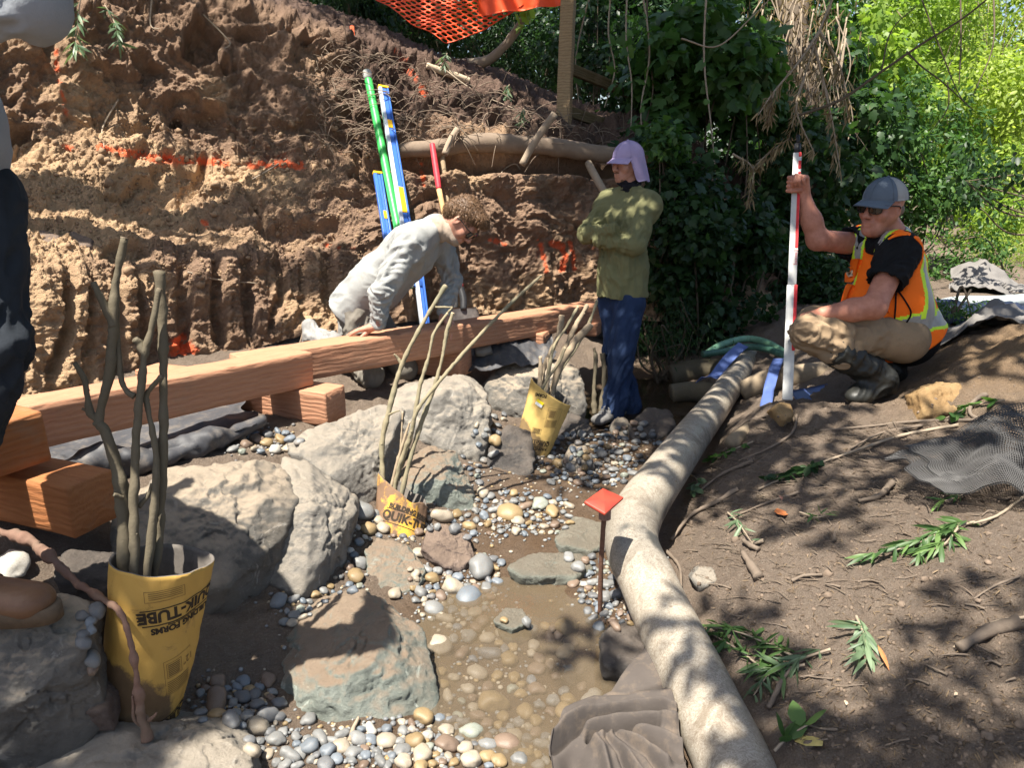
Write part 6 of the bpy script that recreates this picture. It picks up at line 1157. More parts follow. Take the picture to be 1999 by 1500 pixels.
DRYT = tmpl([(0, 0), (.07, .3), (.06, .7), (0, 1), (-.07, .7), (-.05, .3)], .7, .3)
def leaves(mb, P, D, Nn, size, T, rnd):
    v, f = T; D = unit(D); Nn = unit(Nn - (Nn * D).sum(1, keepdims=True) * D); Sd = np.cross(D, Nn); size = np.broadcast_to(size, (len(P),))
    W = P[:, None] + size[:, None, None] * (v[None, :, 0:1] * Sd[:, None] + v[None, :, 1:2] * D[:, None] + v[None, :, 2:3] * Nn[:, None])
    F = (f[None] + (np.arange(len(P)) * len(v))[:, None, None]).reshape(-1, 3); mb.add(W.reshape(-1, 3), None, F, np.repeat(rnd, len(v))); return mb
def leafmat(name, dark, light, trans=.45, rough=.45, spec=.4):
    m = Mat(name, rough, spec); a = m.attr('rnd'); c = m.ramp(a, (0., dark), (.6, tuple((x + y) / 2 for x, y in zip(dark, light))), (1., light)); m.color(c)
    tr = m.n('BsdfTranslucent'); m.t.links.new(m.mix(.5, c, m.mix(1., c, (1.6, 1.7, .5), 'MULTIPLY')), tr.inputs[0]); mx = m.n('MixShader'); mx.inputs[0].default_value = trans
    m.t.links.new(m.b.outputs[0], mx.inputs[1]); m.t.links.new(tr.outputs[0], mx.inputs[2]); m.t.links.new(mx.outputs[0], m.t.nodes['Material Output'].inputs[0]); return m.m
L_SHADED = leafmat('shade darkened green leaf', (.016, .042, .015), (.05, .11, .03)); L_MID = leafmat('mid green leaf', (.04, .10, .025), (.11, .21, .045)); L_SUN = leafmat('sun brightened green leaf', (.14, .24, .035), (.34, .45, .08), .55); L_YEL = leafmat('yellow green leaf', (.20, .29, .045), (.42, .50, .11), .55); L_DRY = leafmat('dry tan leaf', (.17, .12, .07), (.38, .30, .19), .3, .8, .1); L_GREY = leafmat('grey green willow leaf', (.07, .12, .06), (.22, .30, .17), .35); L_FRESH = leafmat('fresh willow leaf', (.045, .10, .03), (.15, .25, .075), .4)  # deep greens carry the thicket's shade, bright greens the sunlight, in leaf colour
STEM = barkmat('vine stem bark', (.07, .052, .035), (.15, .115, .08), (.06, .05, .035)); STEMP = barkmat('pale twig bark', (.22, .17, .12), (.38, .31, .23), (.18, .14, .10))
def randdir(n): return unit(rng.normal(size=(n, 3)))
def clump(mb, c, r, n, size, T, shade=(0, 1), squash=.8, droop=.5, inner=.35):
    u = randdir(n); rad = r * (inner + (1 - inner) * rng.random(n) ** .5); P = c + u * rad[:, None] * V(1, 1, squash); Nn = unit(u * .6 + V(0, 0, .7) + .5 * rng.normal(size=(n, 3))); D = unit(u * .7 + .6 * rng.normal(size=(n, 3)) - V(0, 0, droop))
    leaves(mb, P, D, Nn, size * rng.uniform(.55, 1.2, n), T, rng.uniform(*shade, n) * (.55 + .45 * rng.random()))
def bush(name, label, cat, c, rad, nclump, per, size, T, mat, group=None, stems=6, cr=(.14, .34), seed=0, root=None, shade=(0, 1), stemmat=None, hole=.0):
    """crown of leaf clumps spread through an uneven volume, with stems from the root"""
    c = np.asarray(c, float); rad = np.asarray(rad, float); root = np.asarray(root if root is not None else [c[0], c[1], gz(c[0], c[1], False) - .05], float)
    b = thing(name, label, cat, root.tolist(), group); mb = MB(); cs = []
    for i in range(nclump):
        u = randdir(1)[0]; p = c + u * rad * rng.random() ** .4; 
        if fbm(p * (1.3 if rad[0] > .35 else 4), 2, seed) < -.35 + hole and (cs or i < nclump - 2): continue
        cs.append(p); clump(mb, p, rng.uniform(*cr), per, size, T, shade)
    mb.put('foliage', mat, b); ms = MB()
    for i in range(stems):
        e = cs[rng.integers(len(cs))]; s0 = root + V(*rng.normal(0, rad[0] * .25, 2), 0); m_ = (s0 + e) / 2 + rng.normal(0, .12, 3); tube(ms, [s0, m_, e], [.012, .009, .004], 6, 16)
    ms.put('stems', stemmat or STEM, b); return b
def wp(px, py, t): return at(px, py, t=t)
# the thicket behind the standing worker and the green wall beyond
G1 = 'shaded bushes behind the creek'
bush('bramble_bush', 'dark bramble thicket right behind the standing worker, upper part', 'bush', wp(1300, 250, 8.0), (.75, .5, 1.0), 46, 90, .085, LOBED, L_SHADED, G1, 14, seed=1, shade=(.0, .8))
bush('bramble_bush', 'dark low bramble between standing worker and green hoses', 'bush', wp(1390, 560, 6.9), (.7, .45, .62), 60, 110, .06, LOBED, L_SHADED, G1, 16, seed=2, shade=(.05, .9))
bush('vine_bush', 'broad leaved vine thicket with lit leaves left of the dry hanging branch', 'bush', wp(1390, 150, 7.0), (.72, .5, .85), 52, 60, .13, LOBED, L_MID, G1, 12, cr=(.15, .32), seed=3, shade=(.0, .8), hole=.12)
bush('vine_bush', 'leafy vine thicket behind the measuring rod', 'bush', wp(1520, 420, 7.4), (.8, .5, 1.05), 76, 80, .09, LOBED, L_SHADED, G1, 14, seed=4, shade=(.1, 1))
bush('vine_bush', 'shaded vine wall between rod and grey cap', 'bush', wp(1620, 250, 8.2), (.85, .6, 1.25), 72, 80, .10, LOBED, L_SHADED, G1, 10, seed=5, shade=(.15, 1))
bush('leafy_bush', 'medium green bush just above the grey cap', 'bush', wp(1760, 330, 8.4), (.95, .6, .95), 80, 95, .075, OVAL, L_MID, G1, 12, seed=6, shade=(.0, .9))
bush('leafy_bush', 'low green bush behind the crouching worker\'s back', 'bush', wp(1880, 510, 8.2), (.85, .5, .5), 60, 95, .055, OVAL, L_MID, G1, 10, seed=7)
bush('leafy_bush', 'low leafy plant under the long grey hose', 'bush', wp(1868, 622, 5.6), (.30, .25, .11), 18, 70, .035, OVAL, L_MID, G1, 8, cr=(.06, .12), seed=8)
bush('vine_bush', 'dark vines in deep shade beside the fence post', 'bush', wp(1190, 90, 8.8), (.7, .4, .8), 38, 70, .07, LOBED, L_SHADED, G1, 18, seed=9, shade=(0, .5), hole=.1)
bush('crest_bush', 'dark shrubs on the bank crest behind the orange netting', 'bush', wp(850, 20, 9.0), (1.0, .5, .55), 60, 90, .06, OVAL, L_SHADED, G1, 22, seed=10, shade=(0, .7))
bush('crest_bush', 'dark shrubs on the bank crest between netting and fence post', 'bush', wp(1020, 110, 9.6), (.9, .5, .7), 60, 90, .06, OVAL, L_SHADED, G1, 22, seed=11, shade=(0, .6))
bush('crest_bush', 'dark plants at the left end of the orange netting', 'bush', wp(665, -5, 7.9), (.6, .3, .35), 44, 70, .07, LANCE, L_SHADED, G1, 10, seed=12)
bush('fern_bush', 'dark drooping ground vines at the foot of the thicket', 'bush', wp(1330, 640, 6.3), (.55, .3, .22), 34, 80, .055, OVAL, L_SHADED, G1, 12, cr=(.1, .2), seed=13)
for l, c, r, nc, per, sz, T, m in [('dark ivy hanging right beside the standing worker\'s shoulder', wp(1300, 470, 5.95), (.22, .2, .55), 26, 70, .065, LOBED, L_SHADED), ('ivy curtain between standing worker and hoses', wp(1370, 520, 5.9), (.32, .22, .5), 34, 75, .07, LOBED, L_SHADED), ('dark leafy vines above the pale green hose', wp(1460, 590, 6.1), (.36, .25, .4), 34, 75, .065, LOBED, L_SHADED), ('low weeds at the foot of the ivy left of the hoses', wp(1310, 650, 5.7), (.3, .2, .2), 20, 70, .045, LANCE, L_SHADED), ('ivy below the upper fence rails', wp(1270, 330, 6.5), (.3, .2, .45), 22, 60, .08, LOBED, L_SHADED), ('vine leaves spilling behind the crouching worker\'s raised arm', wp(1580, 560, 6.6), (.4, .3, .5), 34, 75, .07, OVAL, L_SHADED)]: bush('ivy_bush', l, 'bush', c, r, nc, per, sz, T, m, G1, 10, cr=(.10, .22), seed=nc + int(c[0] * 10))
for l, c, r, nc, per, sz, T, m in [('ivy on the steep soil right of the lilac cap', wp(1330, 400, 6.15), (.3, .2, .4), 30, 75, .075, LOBED, L_SHADED), ('ivy on the steep soil above the green hoses', wp(1425, 470, 6.2), (.35, .25, .4), 34, 75, .07, LOBED, L_SHADED), ('leaves hiding the right end of the long buried pipe', wp(1300, 290, 5.9), (.14, .12, .2), 14, 50, .07, LOBED, L_MID)]: bush('ivy_bush', l, 'bush', c, r, nc, per, sz, T, m, G1, 8, cr=(.10, .22), seed=nc + int(c[0] * 10))
for l, c, r, nc in [('dense dark shrub closing the gap behind the orange netting', wp(760, -20, 9.6), (1.2, .5, .7), 90), ('dense dark shrub left of the fence post on the crest', wp(960, 20, 10.2), (1.3, .5, .9), 100), ('dense dark shrub behind the hanging vines', wp(1200, 60, 10.0), (1.1, .5, 1.2), 100), ('dark shrub on the bank crest above the levels', wp(690, 40, 8.3), (.5, .3, .3), 30)]: bush('crest_bush', l, 'bush', c, r, nc, 110, .085, OVAL, L_SHADED, G1, 10, cr=(.2, .36), seed=nc, shade=(0, .6))
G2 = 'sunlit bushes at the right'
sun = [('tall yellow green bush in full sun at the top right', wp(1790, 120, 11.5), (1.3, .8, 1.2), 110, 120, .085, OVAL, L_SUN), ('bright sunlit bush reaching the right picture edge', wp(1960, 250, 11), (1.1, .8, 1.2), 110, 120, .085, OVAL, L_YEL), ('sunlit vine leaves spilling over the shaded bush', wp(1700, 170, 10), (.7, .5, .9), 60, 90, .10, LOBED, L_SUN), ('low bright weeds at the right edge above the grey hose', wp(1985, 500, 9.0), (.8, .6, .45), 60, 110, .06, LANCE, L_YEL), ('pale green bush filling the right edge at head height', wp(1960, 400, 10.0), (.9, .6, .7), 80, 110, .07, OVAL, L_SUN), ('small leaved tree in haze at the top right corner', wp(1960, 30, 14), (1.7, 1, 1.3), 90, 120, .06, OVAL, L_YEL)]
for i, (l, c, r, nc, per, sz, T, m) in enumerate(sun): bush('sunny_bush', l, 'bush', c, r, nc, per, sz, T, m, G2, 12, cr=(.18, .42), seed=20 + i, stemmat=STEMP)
bush('dark_branch', 'dark shaded leaves in front of the bright bushes at the right edge', 'bush', wp(1950, 330, 6.6), (.42, .3, .42), 16, 38, .075, OVAL, L_SHADED, None, 8, cr=(.12, .2), seed=30, root=wp(2150, 420, 6.6), hole=.15)
# trees far behind close the view
def tree(label, base, h, c, rad, nclump, per, size, T, mat, group, cr, seed, limbs=10, r0=.16, name='tree', shade=(0, 1), clumps=None):
    base = np.asarray(base, float); t = thing(name, label, 'tree', base.tolist(), group); mb = MB(); cs = []
    for i in range(nclump if clumps is None else len(clumps)):
        if clumps is None: p = c + randdir(1)[0] * rad * rng.random() ** .45; q = rng.uniform(*cr); n_ = per
        else: p, q, n_ = clumps[i]
        cs.append(p); clump(mb, p, q, n_, size, T, shade, .75)
    mb.put('crown', mat, t); ms = MB(); top = base + (np.mean(cs, 0) - base) * .62; mid = (base + top) / 2 + V(.1, .05, 0); tube(ms, [base - V(0, 0, .2), mid, top], [r0, r0 * .75, r0 * .4], 14, 30, rough=.15, seed=seed); ms.put('trunk', STEM, t); ml = MB()
    for i in range(limbs): e = cs[rng.integers(len(cs))]; s = base + (top - base) * rng.uniform(.55, 1); tube(ml, [s, (s + e) / 2 + rng.normal(0, .15, 3) + V(0, 0, .1), e], [r0 * .3, r0 * .18, .012], 7, 16)
    ml.put('limbs', STEM, t); return t
G3 = 'trees closing the view'
for i, (l, px, py, t, r, nc, m) in enumerate([('distant dark tree behind the bank crest', 700, -80, 15, (2.6, 1, 2.2), 90, L_SHADED), ('distant dark tree behind the fence post', 1080, -20, 15, (2.4, 1, 2.4), 110, L_SHADED), ('distant shaded tree above the thicket', 1350, 0, 14, (2.2, 1, 2.6), 120, L_SHADED), ('distant half lit tree above the grey cap', 1600, 40, 16, (2.4, 1, 2.6), 110, L_MID), ('distant sunlit tree at the right', 1850, 120, 18, (3., 1, 3.0), 140, L_SUN), ('farthest sunlit tree beyond the right picture edge', 2150, 150, 16, (2.4, 1, 3.0), 110, L_YEL), ('distant tree low behind the bright weeds', 1900, 430, 15, (2.6, .8, 1.3), 100, L_SUN), ('distant dark tree low behind the thicket', 1450, 350, 12, (2.2, .7, 1.8), 110, L_SHADED)]):
    c = wp(px, py, t); tree(l, (c[0] + .3, c[1] + .4, gz(c[0], c[1], False)), 0, c, np.array(r), nc, 110, .15, OVAL, m, G3, (.35, .75), 40 + i, 12)
# big trunk with hanging dry growth
tk = thing('old_tree', 'old tree trunk behind the dry hanging branches at the top', 'tree', wp(1570, 560, 7.6).tolist()); mb = MB(); tube(mb, [wp(1575, 620, 7.6), wp(1570, 300, 7.6), wp(1545, -100, 7.7)], [.17, .15, .14], 18, 60, rough=.5, seed=5); mb.put('trunk', barkmat('shaggy dark bark', (.06, .045, .033), (.17, .13, .095)), tk); mb = MB()
for i in range(46):
    a = wp(rng.uniform(1480, 1660), rng.uniform(-60, 160), 7.3); tube(mb, [a, a + V(rng.normal(0, .1), -.1, -.45), a + V(rng.normal(0, .15), -.12, -.95)], [.008, .006, .003], 5, 12)
mb.put('creeper_stems', STEMP, tk); mb = MB(); P = np.array([wp(rng.normal(1565, 55), rng.uniform(-20, 330), rng.uniform(7.2, 7.5)) for _ in range(900)]); leaves(mb, P, np.tile(V(0, 0, -1), (900, 1)) + .4 * rng.normal(size=(900, 3)), randdir(900), rng.uniform(.05, .13, 900), DRYT, rng.random(900) * .6); mb.put('dry_leaves', L_DRY, tk)
db = thing('dry_branch', 'dead branch with tan withered leaves hanging above the measuring rod', 'branch', wp(1560, 330, 5.2).tolist()); ms = MB(); mb = MB()
for pts in ([(1640, -40, 5.2), (1600, 60, 5.2), (1570, 150, 5.15), (1545, 250, 5.1)], [(1600, 60, 5.2), (1560, 120, 5.15), (1510, 180, 5.1), (1480, 225, 5.05)], [(1590, 90, 5.2), (1610, 170, 5.2), (1625, 240, 5.15), (1640, 330, 5.1)], [(1570, 150, 5.15), (1555, 215, 5.1), (1590, 300, 5.05)], [(1510, 180, 5.1), (1500, 235, 5.1)], [(1600, 60, 5.2), (1640, 130, 5.2), (1655, 230, 5.2)], [(1470, 330, 5.6), (1500, 300, 5.5), (1540, 270, 5.3)], [(1430, 300, 5.6), (1470, 330, 5.6), (1460, 390, 5.6)]):
    P = np.array([wp(*p) for p in pts]); Q = spline(P, 40); tube(ms, Q, np.linspace(.010, .003, 40), 6); n_ = 70; k = rng.integers(6, 40, n_); leaves(mb, Q[k] + rng.normal(0, .012, (n_, 3)), np.tile(V(-.15, 0, -1), (n_, 1)) + .35 * rng.normal(size=(n_, 3)), randdir(n_), rng.uniform(.05, .105, n_), DRYT, rng.random(n_))
ms.put('twigs', STEMP, db); mb.put('withered_leaves', L_DRY, db)
br = thing('bare_branch', 'long thin bare branch arching across the bright leaves at the top right', 'branch', wp(1640, 205, 4.9).tolist()); mb = MB()
for pts, r in (([(1560, 225, 5.0), (1640, 195, 4.9), (1720, 140, 4.8), (1800, 85, 4.7), (1880, 35, 4.6), (1960, -30, 4.5)], .010), ([(1800, 0, 5), (1830, 80, 4.9), (1870, 180, 4.9), (1900, 215, 4.9)], .005), ([(1875, -10, 5), (1876, 90, 5), (1872, 165, 5)], .006), ([(1940, -10, 5), (1938, 90, 4.9), (1900, 185, 4.9)], .006), ([(1770, 100, 4.75), (1800, 130, 4.7), (1840, 160, 4.7), (1900, 215, 4.7)], .006), ([(1850, 160, 5.0), (1850, 210, 5), (1815, 260, 5)], .005), ([(1720, 140, 4.8), (1740, 60, 4.8), (1790, 10, 4.8)], .005)):
    tube(mb, [wp(*p) for p in pts], np.linspace(r, r * .5, len(pts)), 7, 40, rough=.1)
mb.put('wood', STEM, br)
br = thing('bare_branch', 'short bare branch above the broad leaved thicket at the top', 'branch', wp(1400, 90, 6).tolist()); mb = MB(); tube(mb, [wp(1330, 75, 6), wp(1400, 90, 6), wp(1470, 30, 6), wp(1510, -10, 6)], np.linspace(.007, .004, 4), 7, 40, rough=.1); mb.put('wood', STEMP, br)
# vines hanging beside the post
for i, (x0, x1, y1, t, l) in enumerate([(1225, 1232, 250, 6.6, 'thin pale vine hanging just above the lilac cap'), (1195, 1180, 210, 6.7, 'thin vine hanging right of the fence post'), (1250, 1262, 330, 6.6, 'twisted vine stem hanging right of the lilac cap'), (1262, 1240, 290, 6.7, 'dark vine crossing behind the twisted one'), (1160, 1130, 200, 7.0, 'dark vine behind the upper fence rail'), (1380, 1400, 380, 6.2, 'vine hanging in the middle of the broad leaved thicket')]):
    v = thing('hanging_vine', l, 'vine', wp(x1, y1, t).tolist(), 'hanging vines'); mb = MB(); P = spline([wp(x0, -40, t), wp((x0 + x1) / 2 + rng.normal(0, 14), y1 * .3, t), wp((x0 + x1) / 2 + rng.normal(0, 12), y1 * .65, t), wp(x1, y1, t)], 50); tube(mb, P, np.linspace(.009, .005, 50), 7, rough=.2); mb.put('stem', STEMP if i != 3 else STEM, v); mb = MB(); k = rng.integers(0, 50, 9); leaves(mb, P[k], randdir(9) - V(0, 0, .4), randdir(9) + V(0, -.5, .8), rng.uniform(.06, .12, 9), LOBED, rng.uniform(.4, 1, 9)); mb.put('leaves', L_MID, v)
v = thing('leafy_twig', 'pale bent trunk with green leaves leaning left of the fence post', 'branch', wp(960, 130, 7.2).tolist()); mb = MB(); tube(mb, [wp(890, 125, 7.4), wp(950, 118, 7.3), wp(1000, 70, 7.2), wp(1030, 15, 7.1), wp(1040, -40, 7.1)], [.05, .045, .04, .028, .02], 12, 40, rough=.15); mb.put('wood', STEMP, v); mb = MB(); P = np.array([wp(1020 + rng.normal(0, 8), 28 + rng.normal(0, 9), 7.0) for _ in range(8)]); leaves(mb, P, randdir(8), randdir(8) + V(0, -1, .6), .10, LOBED, rng.uniform(.7, 1, 8)); mb.put('leaves', L_SUN, v)

# ---------------------------------------------------------------- crowns overhead that cast the dappled shade
def above(p, L): return np.asarray(p) + np.array(SUN) * L
cl = []
for _ in range(95):                                   # over the thicket
    p = V(rng.uniform(.6, 2.9), rng.uniform(4.9, 8.0), rng.uniform(.3, 2.6)); cl.append((above(p, rng.uniform(4.4, 6.0)), rng.uniform(.38, .6), 130))
for _ in range(60):                                   # over the bank crest, unseen clumps added to darken the shrubs there
    p = V(rng.uniform(-2.6, 1.2), rng.uniform(7.4, 10.6), rng.uniform(2.4, 4.0)); cl.append((above(p, rng.uniform(5, 6.2)), rng.uniform(.45, .7), 130))
tree('unseen tree crown shading the thicket, with clumps added to darken the bank crest', (4.9, 3.2, .7), 0, None, None, 0, 0, .15, OVAL, L_MID, None, None, 61, 14, .2, clumps=cl)
bb = BVHTree.FromPolygons(B2[::3, ::3].reshape(-1, 3).tolist(), grid(None, *B2[::3, ::3].shape[:2]).tolist())
def hit(px, py, tree_=None):
    o = Vector((0, 0, CZ)); d = Vector(unit(at(px, py, t=1.) - V(0, 0, CZ))); h_ = (tree_ or bb).ray_cast(o, d); return None if h_[0] is None else np.array(h_[0])
cl = []
for px, py, r, n in [(480,190,.17,60),(500,235,.20,70),(530,290,.20,70),(560,335,.19,66),(600,290,.17,56),(625,230,.17,56),(590,170,.18,54),(545,110,.20,56),(475,90,.2,46),(655,330,.12,26),(655,505,.11,28),(672,545,.11,28),(735,130,.22,44),(850,215,.14,26),(940,190,.25,60),(1010,150,.35,80),(1080,190,.35,80),(1150,240,.30,70),(820,80,.3,70),(920,100,.35,80),(700,50,.25,60),(640,40,.25,50),(1150,470,.14,26),(1010,560,.16,34),(960,530,.12,26),(1180,560,.22,55),(1230,470,.3,90)]:
    h_ = hit(px, py)
    if h_ is not None: cl.append((above(h_, rng.uniform(4.0, 5.2)), r, n))
cl = [c for c in cl if c[0][2] > 4.6]
tree('tree crown throwing shadow streaks on the dug bank from above the picture', (-5.2, 2.6, .9), 0, None, None, 0, 0, .12, OVAL, L_MID, None, None, 62, 12, .18, clumps=cl)
cl = []
for _ in range(480):
    p = V(rng.uniform(.8, 4.4), rng.uniform(.9, 5.2), .4)
    if fbm(p * V(1.25, .95, 1), 3, 91) < .02 or (p[1] < 1.9 and p[0] < .95): continue
    cl.append((above(p, rng.uniform(4.4, 6.2)), rng.uniform(.14, .30), int(rng.uniform(30, 60))))
tp = lambda px, py, z: at(px, py, z=z)
for px, py, z, r, n in [(1700,520,.9,.4,120),(1760,600,.7,.4,110),(1650,700,.5,.35,110),(1720,760,.4,.35,110),(1620,790,.4,.3,80),(1720,420,1.2,.25,60),(1240,470,1.1,.22,60),(1230,600,.6,.3,110),(1250,540,.9,.3,100),(1200,700,.3,.3,100),(1215,780,.05,.3,100),(1320,820,.05,.3,100),(1270,870,.05,.25,60),(1400,900,.2,.3,110),(1360,960,.15,.25,80),(1350,770,.05,.3,110),(1280,780,.05,.3,100),(1100,880,.1,.2,50),(1140,860,.05,.25,60),(1120,930,.05,.14,25),(1400,1190,.3,.2,55),(1150,1270,.0,.13,40),(1400,560,.9,.4,130),(1480,650,.5,.4,130),(1450,1230,.3,.16,30),(1500,1370,.3,.16,36),(1650,1330,.35,.18,40),(1800,1370,.4,.22,60),(1900,1300,.45,.2,54),(1720,1440,.35,.2,54),(1580,1430,.3,.15,40),(1960,1150,.5,.18,50),(60,1180,.62,.22,80),(150,1230,.5,.18,60),(50,1300,.45,.2,70),(250,1250,.4,.16,50),(1560,690,.45,.3,90),(1440,760,.2,.3,80)]:  # unseen clumps aimed at chosen spots; lower left ones added to shade the boulders
    q = tp(px, py, z) if py > 560 else at(px, py, t=4.6); cl.append((above(q, rng.uniform(4.3, 5.2)), r, n))
tree('unseen tree crown dappling the right bank, with clumps added to shade the lower left', (4.3, -1.4, .9), 0, None, None, 0, 0, .13, OVAL, L_MID, None, None, 63, 16, .2, clumps=cl)

# ---------------------------------------------------------------- pebbles, one by one, on whatever lies under them
V_, F_ = [], []; nn_ = 0
gsel = np.ix_(np.where((gx > -3) & (gx < 4))[0][::2], np.where((gy > .8) & (gy < 9))[0][::2]); gg = gv[gsel]; V_.append(gg.reshape(-1, 3)); F_ += grid(None, *gg.shape[:2]).tolist(); nn_ = len(V_[0])
for o in BOULD:
    me = o.data; co = np.empty(len(me.vertices) * 3, np.float32); me.vertices.foreach_get('co', co); co = co.reshape(-1, 3) + np.array(o.location); F_ += [[i + nn_ for i in p.vertices] for p in me.polygons]; V_.append(co); nn_ += len(co)
SCN = BVHTree.FromPolygons(np.vstack(V_).tolist(), F_); NG = len(F_) - sum(len(o.data.polygons) for o in BOULD)
def down(p): h_ = SCN.ray_cast(Vector((p[0], p[1], 3.0)), Vector((0, 0, -1))); return np.array(h_[0]) if h_[0] is not None else np.asarray(p)
def pebmat(name, a, b, speck):
    m = Mat(name, .5, .4); c = m.mix(m.ramp(m.noise(22, 6, .65), (.3, 0.), (.7, 1.)), a, b); c = m.mix(m.ramp(m.noise(120, 3), (.58, 0.), (.7, .4)), c, speck); c = m.mix(m.math('MULTIPLY', m.rand(), .45), c, tuple(x * .5 for x in a)); c = m.mix(m.ramp(m.noise(9, 5, .7), (.52, 0.), (.68, .55)), c, (.19, .135, .09)); m.color(c); m.bump(m.noise(140, 4), .2, .002); return m.m
PM = {'grey': pebmat('grey pebble', (.135, .138, .135), (.235, .238, .232), (.45, .45, .43)), 'blue grey': pebmat('blue grey pebble', (.105, .125, .145), (.185, .212, .24), (.4, .42, .44)), 'cream': pebmat('cream pebble', (.27, .225, .165), (.41, .36, .285), (.23, .175, .12)), 'tan': pebmat('tan pebble', (.205, .14, .065), (.32, .235, .125), (.22, .15, .08)), 'brown': pebmat('brown pebble', (.14, .095, .067), (.23, .168, .125), (.12, .08, .06)), 'dark grey': pebmat('dark grey pebble', (.085, .09, .095), (.155, .16, .165), (.25, .25, .25)), 'pale green': pebmat('pale green pebble', (.175, .19, .155), (.275, .295, .25), (.5, .5, .45)), 'white': pebmat('white pebble', (.34, .32, .275), (.48, .455, .41), (.45, .4, .33))}
PB = []
for i in range(12):
    v, f = ico(3); s_ = V(1, rng.uniform(.66, .95), rng.uniform(.45, .7)); v = v * s_; v = v * (1 + .26 * fbm(v * 1.2, 2, 200 + i) + .03 * fbm(v * 4, 2, 230 + i))[:, None]; PB.append(mesh('pebble', v, f)); PB[-1].materials.append(PM['grey'])
placed = []
ZONES = {}
def pebble(px, py, w, colr, zone, force=False, sink=.42):
    for q in placed:
        if math.hypot((px - q[0]), (py - q[1]) * 1.35) < (.42 if not force else .2) * (w + q[2]): return False
    o = Vector((0, 0, CZ)); d = Vector(unit(at(px, py, t=1.) - V(0, 0, CZ))); h_ = SCN.ray_cast(o, d)
    if h_[0] is None: return False
    p = np.array(h_[0]); nrm = np.array(h_[1]); t = np.linalg.norm(p - V(0, 0, CZ)); a = w / 2 * t / FPX * 1.02
    if nrm[2] < (.3 if h_[2] < NG else .62): return False
    placed.append((px, py, w)); CAND.append((w, colr, zone, p, nrm, a, sink)); return True
def make_pebble(w, colr, zone, p, nrm, a, sink):
    i = rng.integers(12); ob = bpy.data.objects.new('pebble', PB[i]); C.objects.link(ob); ob.material_slots[0].link = 'OBJECT'; ob.material_slots[0].material = PM[colr]
    ob.scale = (a, a, a); ob.location = (p + nrm * a * .52 * (1 - sink)).tolist(); q = Vector(nrm).to_track_quat('Z', 'Y'); ob.rotation_euler = (q @ Matrix.Rotation(rng.uniform(0, 6.28), 3, 'Z').to_quaternion()).to_euler()
    sz = 'large' if w > 62 else 'medium' if w > 38 else 'small'; tag(ob, f'{sz} {colr} pebble {zone}', 'pebble', f'{sz} {colr} pebbles {zone}')
CAND = []
Zt, Zp, Zb, Zu, Zs, Zr = 'beside the torn tube', 'by the pool head', 'along the bottom edge', 'around the middle tube', 'by the red capped stake', 'below the boulders'
big_ = [(855,1268,56,'cream',Zp),(1105,1228,38,'tan',Zs),(993,1293,38,'tan',Zp),(704,1002,44,'grey',Zt),(747,1034,30,'cream',Zt),(717,1036,32,'tan',Zt),(862,1012,40,'cream',Zt),(996,1006,44,'tan',Zs),(1025,993,26,'brown',Zs),(1053,989,40,'pale green',Zs),(1079,1002,30,'tan',Zs),(1009,1021,32,'cream',Zs),(936,1114,56,'grey',Zp),(843,1134,32,'tan',Zp),(882,1153,44,'cream',Zp),(912,1171,46,'blue grey',Zp),(819,1084,26,'cream',Zt),(820,1160,26,'grey',Zp),(847,1192,34,'grey',Zp),(866,1212,32,'cream',Zp),(693,1129,36,'tan',Zr),(702,1103,32,'grey',Zr),(680,1112,24,'brown',Zr),(617,1151,32,'brown',Zr),(771,1162,32,'cream',Zp),(966,861,26,'tan',Zu),(940,965,28,'cream',Zu),(827,1405,48,'tan',Zb),(871,1433,36,'cream',Zb),(918,1435,48,'pale green',Zb),(870,1458,44,'brown',Zb),(812,1452,36,'tan',Zb),(990,1457,42,'brown',Zb),(962,1381,58,'tan',Zp),(983,1404,26,'tan',Zb),(1003,1440,30,'cream',Zb),(1046,1413,28,'tan',Zb),(1102,1394,36,'tan',Zb),(1155,1370,44,'white',Zb),(921,1491,38,'cream',Zb),(951,1461,36,'grey',Zb),(821,1478,40,'cream',Zb),(784,1470,34,'grey',Zb),(641,1470,32,'blue grey',Zb),(697,1446,30,'grey',Zb),(754,1450,32,'cream',Zb),(667,1461,34,'cream',Zb),(721,1450,30,'blue grey',Zb),(691,1474,34,'grey',Zb),(25,1112,62,'white','beside the orange sawn block'),(545,1178,34,'blue grey',Zr),(546,1170,24,'blue grey',Zr),(500,1425,44,'cream',Zb),(520,1400,34,'dark grey',Zr),(420,1375,50,'brown',Zr),(500,1380,30,'dark grey',Zr),(630,1400,30,'grey',Zb),(600,1410,34,'grey',Zb),(540,1450,36,'grey',Zb),(1198,1075,24,'grey',Zs),(1110,1090,24,'grey',Zp),(1075,945,22,'grey',Zu),(1060,880,26,'tan',Zu),(1090,910,28,'tan',Zu),(1175,890,24,'grey',Zu),(1185,875,20,'tan',Zu),(928,1000,20,'grey',Zt),(1120,1142,24,'brown',Zs),(1050,1310,32,'brown',Zp),(930,1320,34,'cream',Zp),(950,1345,26,'brown',Zp),(1080,1230,20,'brown',Zs),(545,860,22,'tan','next to the black fabric roll'),(520,868,24,'tan','next to the black fabric roll'),(500,860,26,'brown','next to the black fabric roll'),(478,872,24,'brown','next to the black fabric roll'),(560,880,20,'cream','next to the black fabric roll'),(455,880,22,'grey','next to the black fabric roll'),(535,882,26,'white','next to the black fabric roll')]
for a in big_: pebble(*a, force=True)
def inpoly(x, y, P):
    c = False; j = len(P) - 1
    for i in range(len(P)):
        if (P[i][1] > y) != (P[j][1] > y) and x < (P[j][0] - P[i][0]) * (y - P[i][1]) / (P[j][1] - P[i][1]) + P[i][0]: c = not c
        j = i
    return c
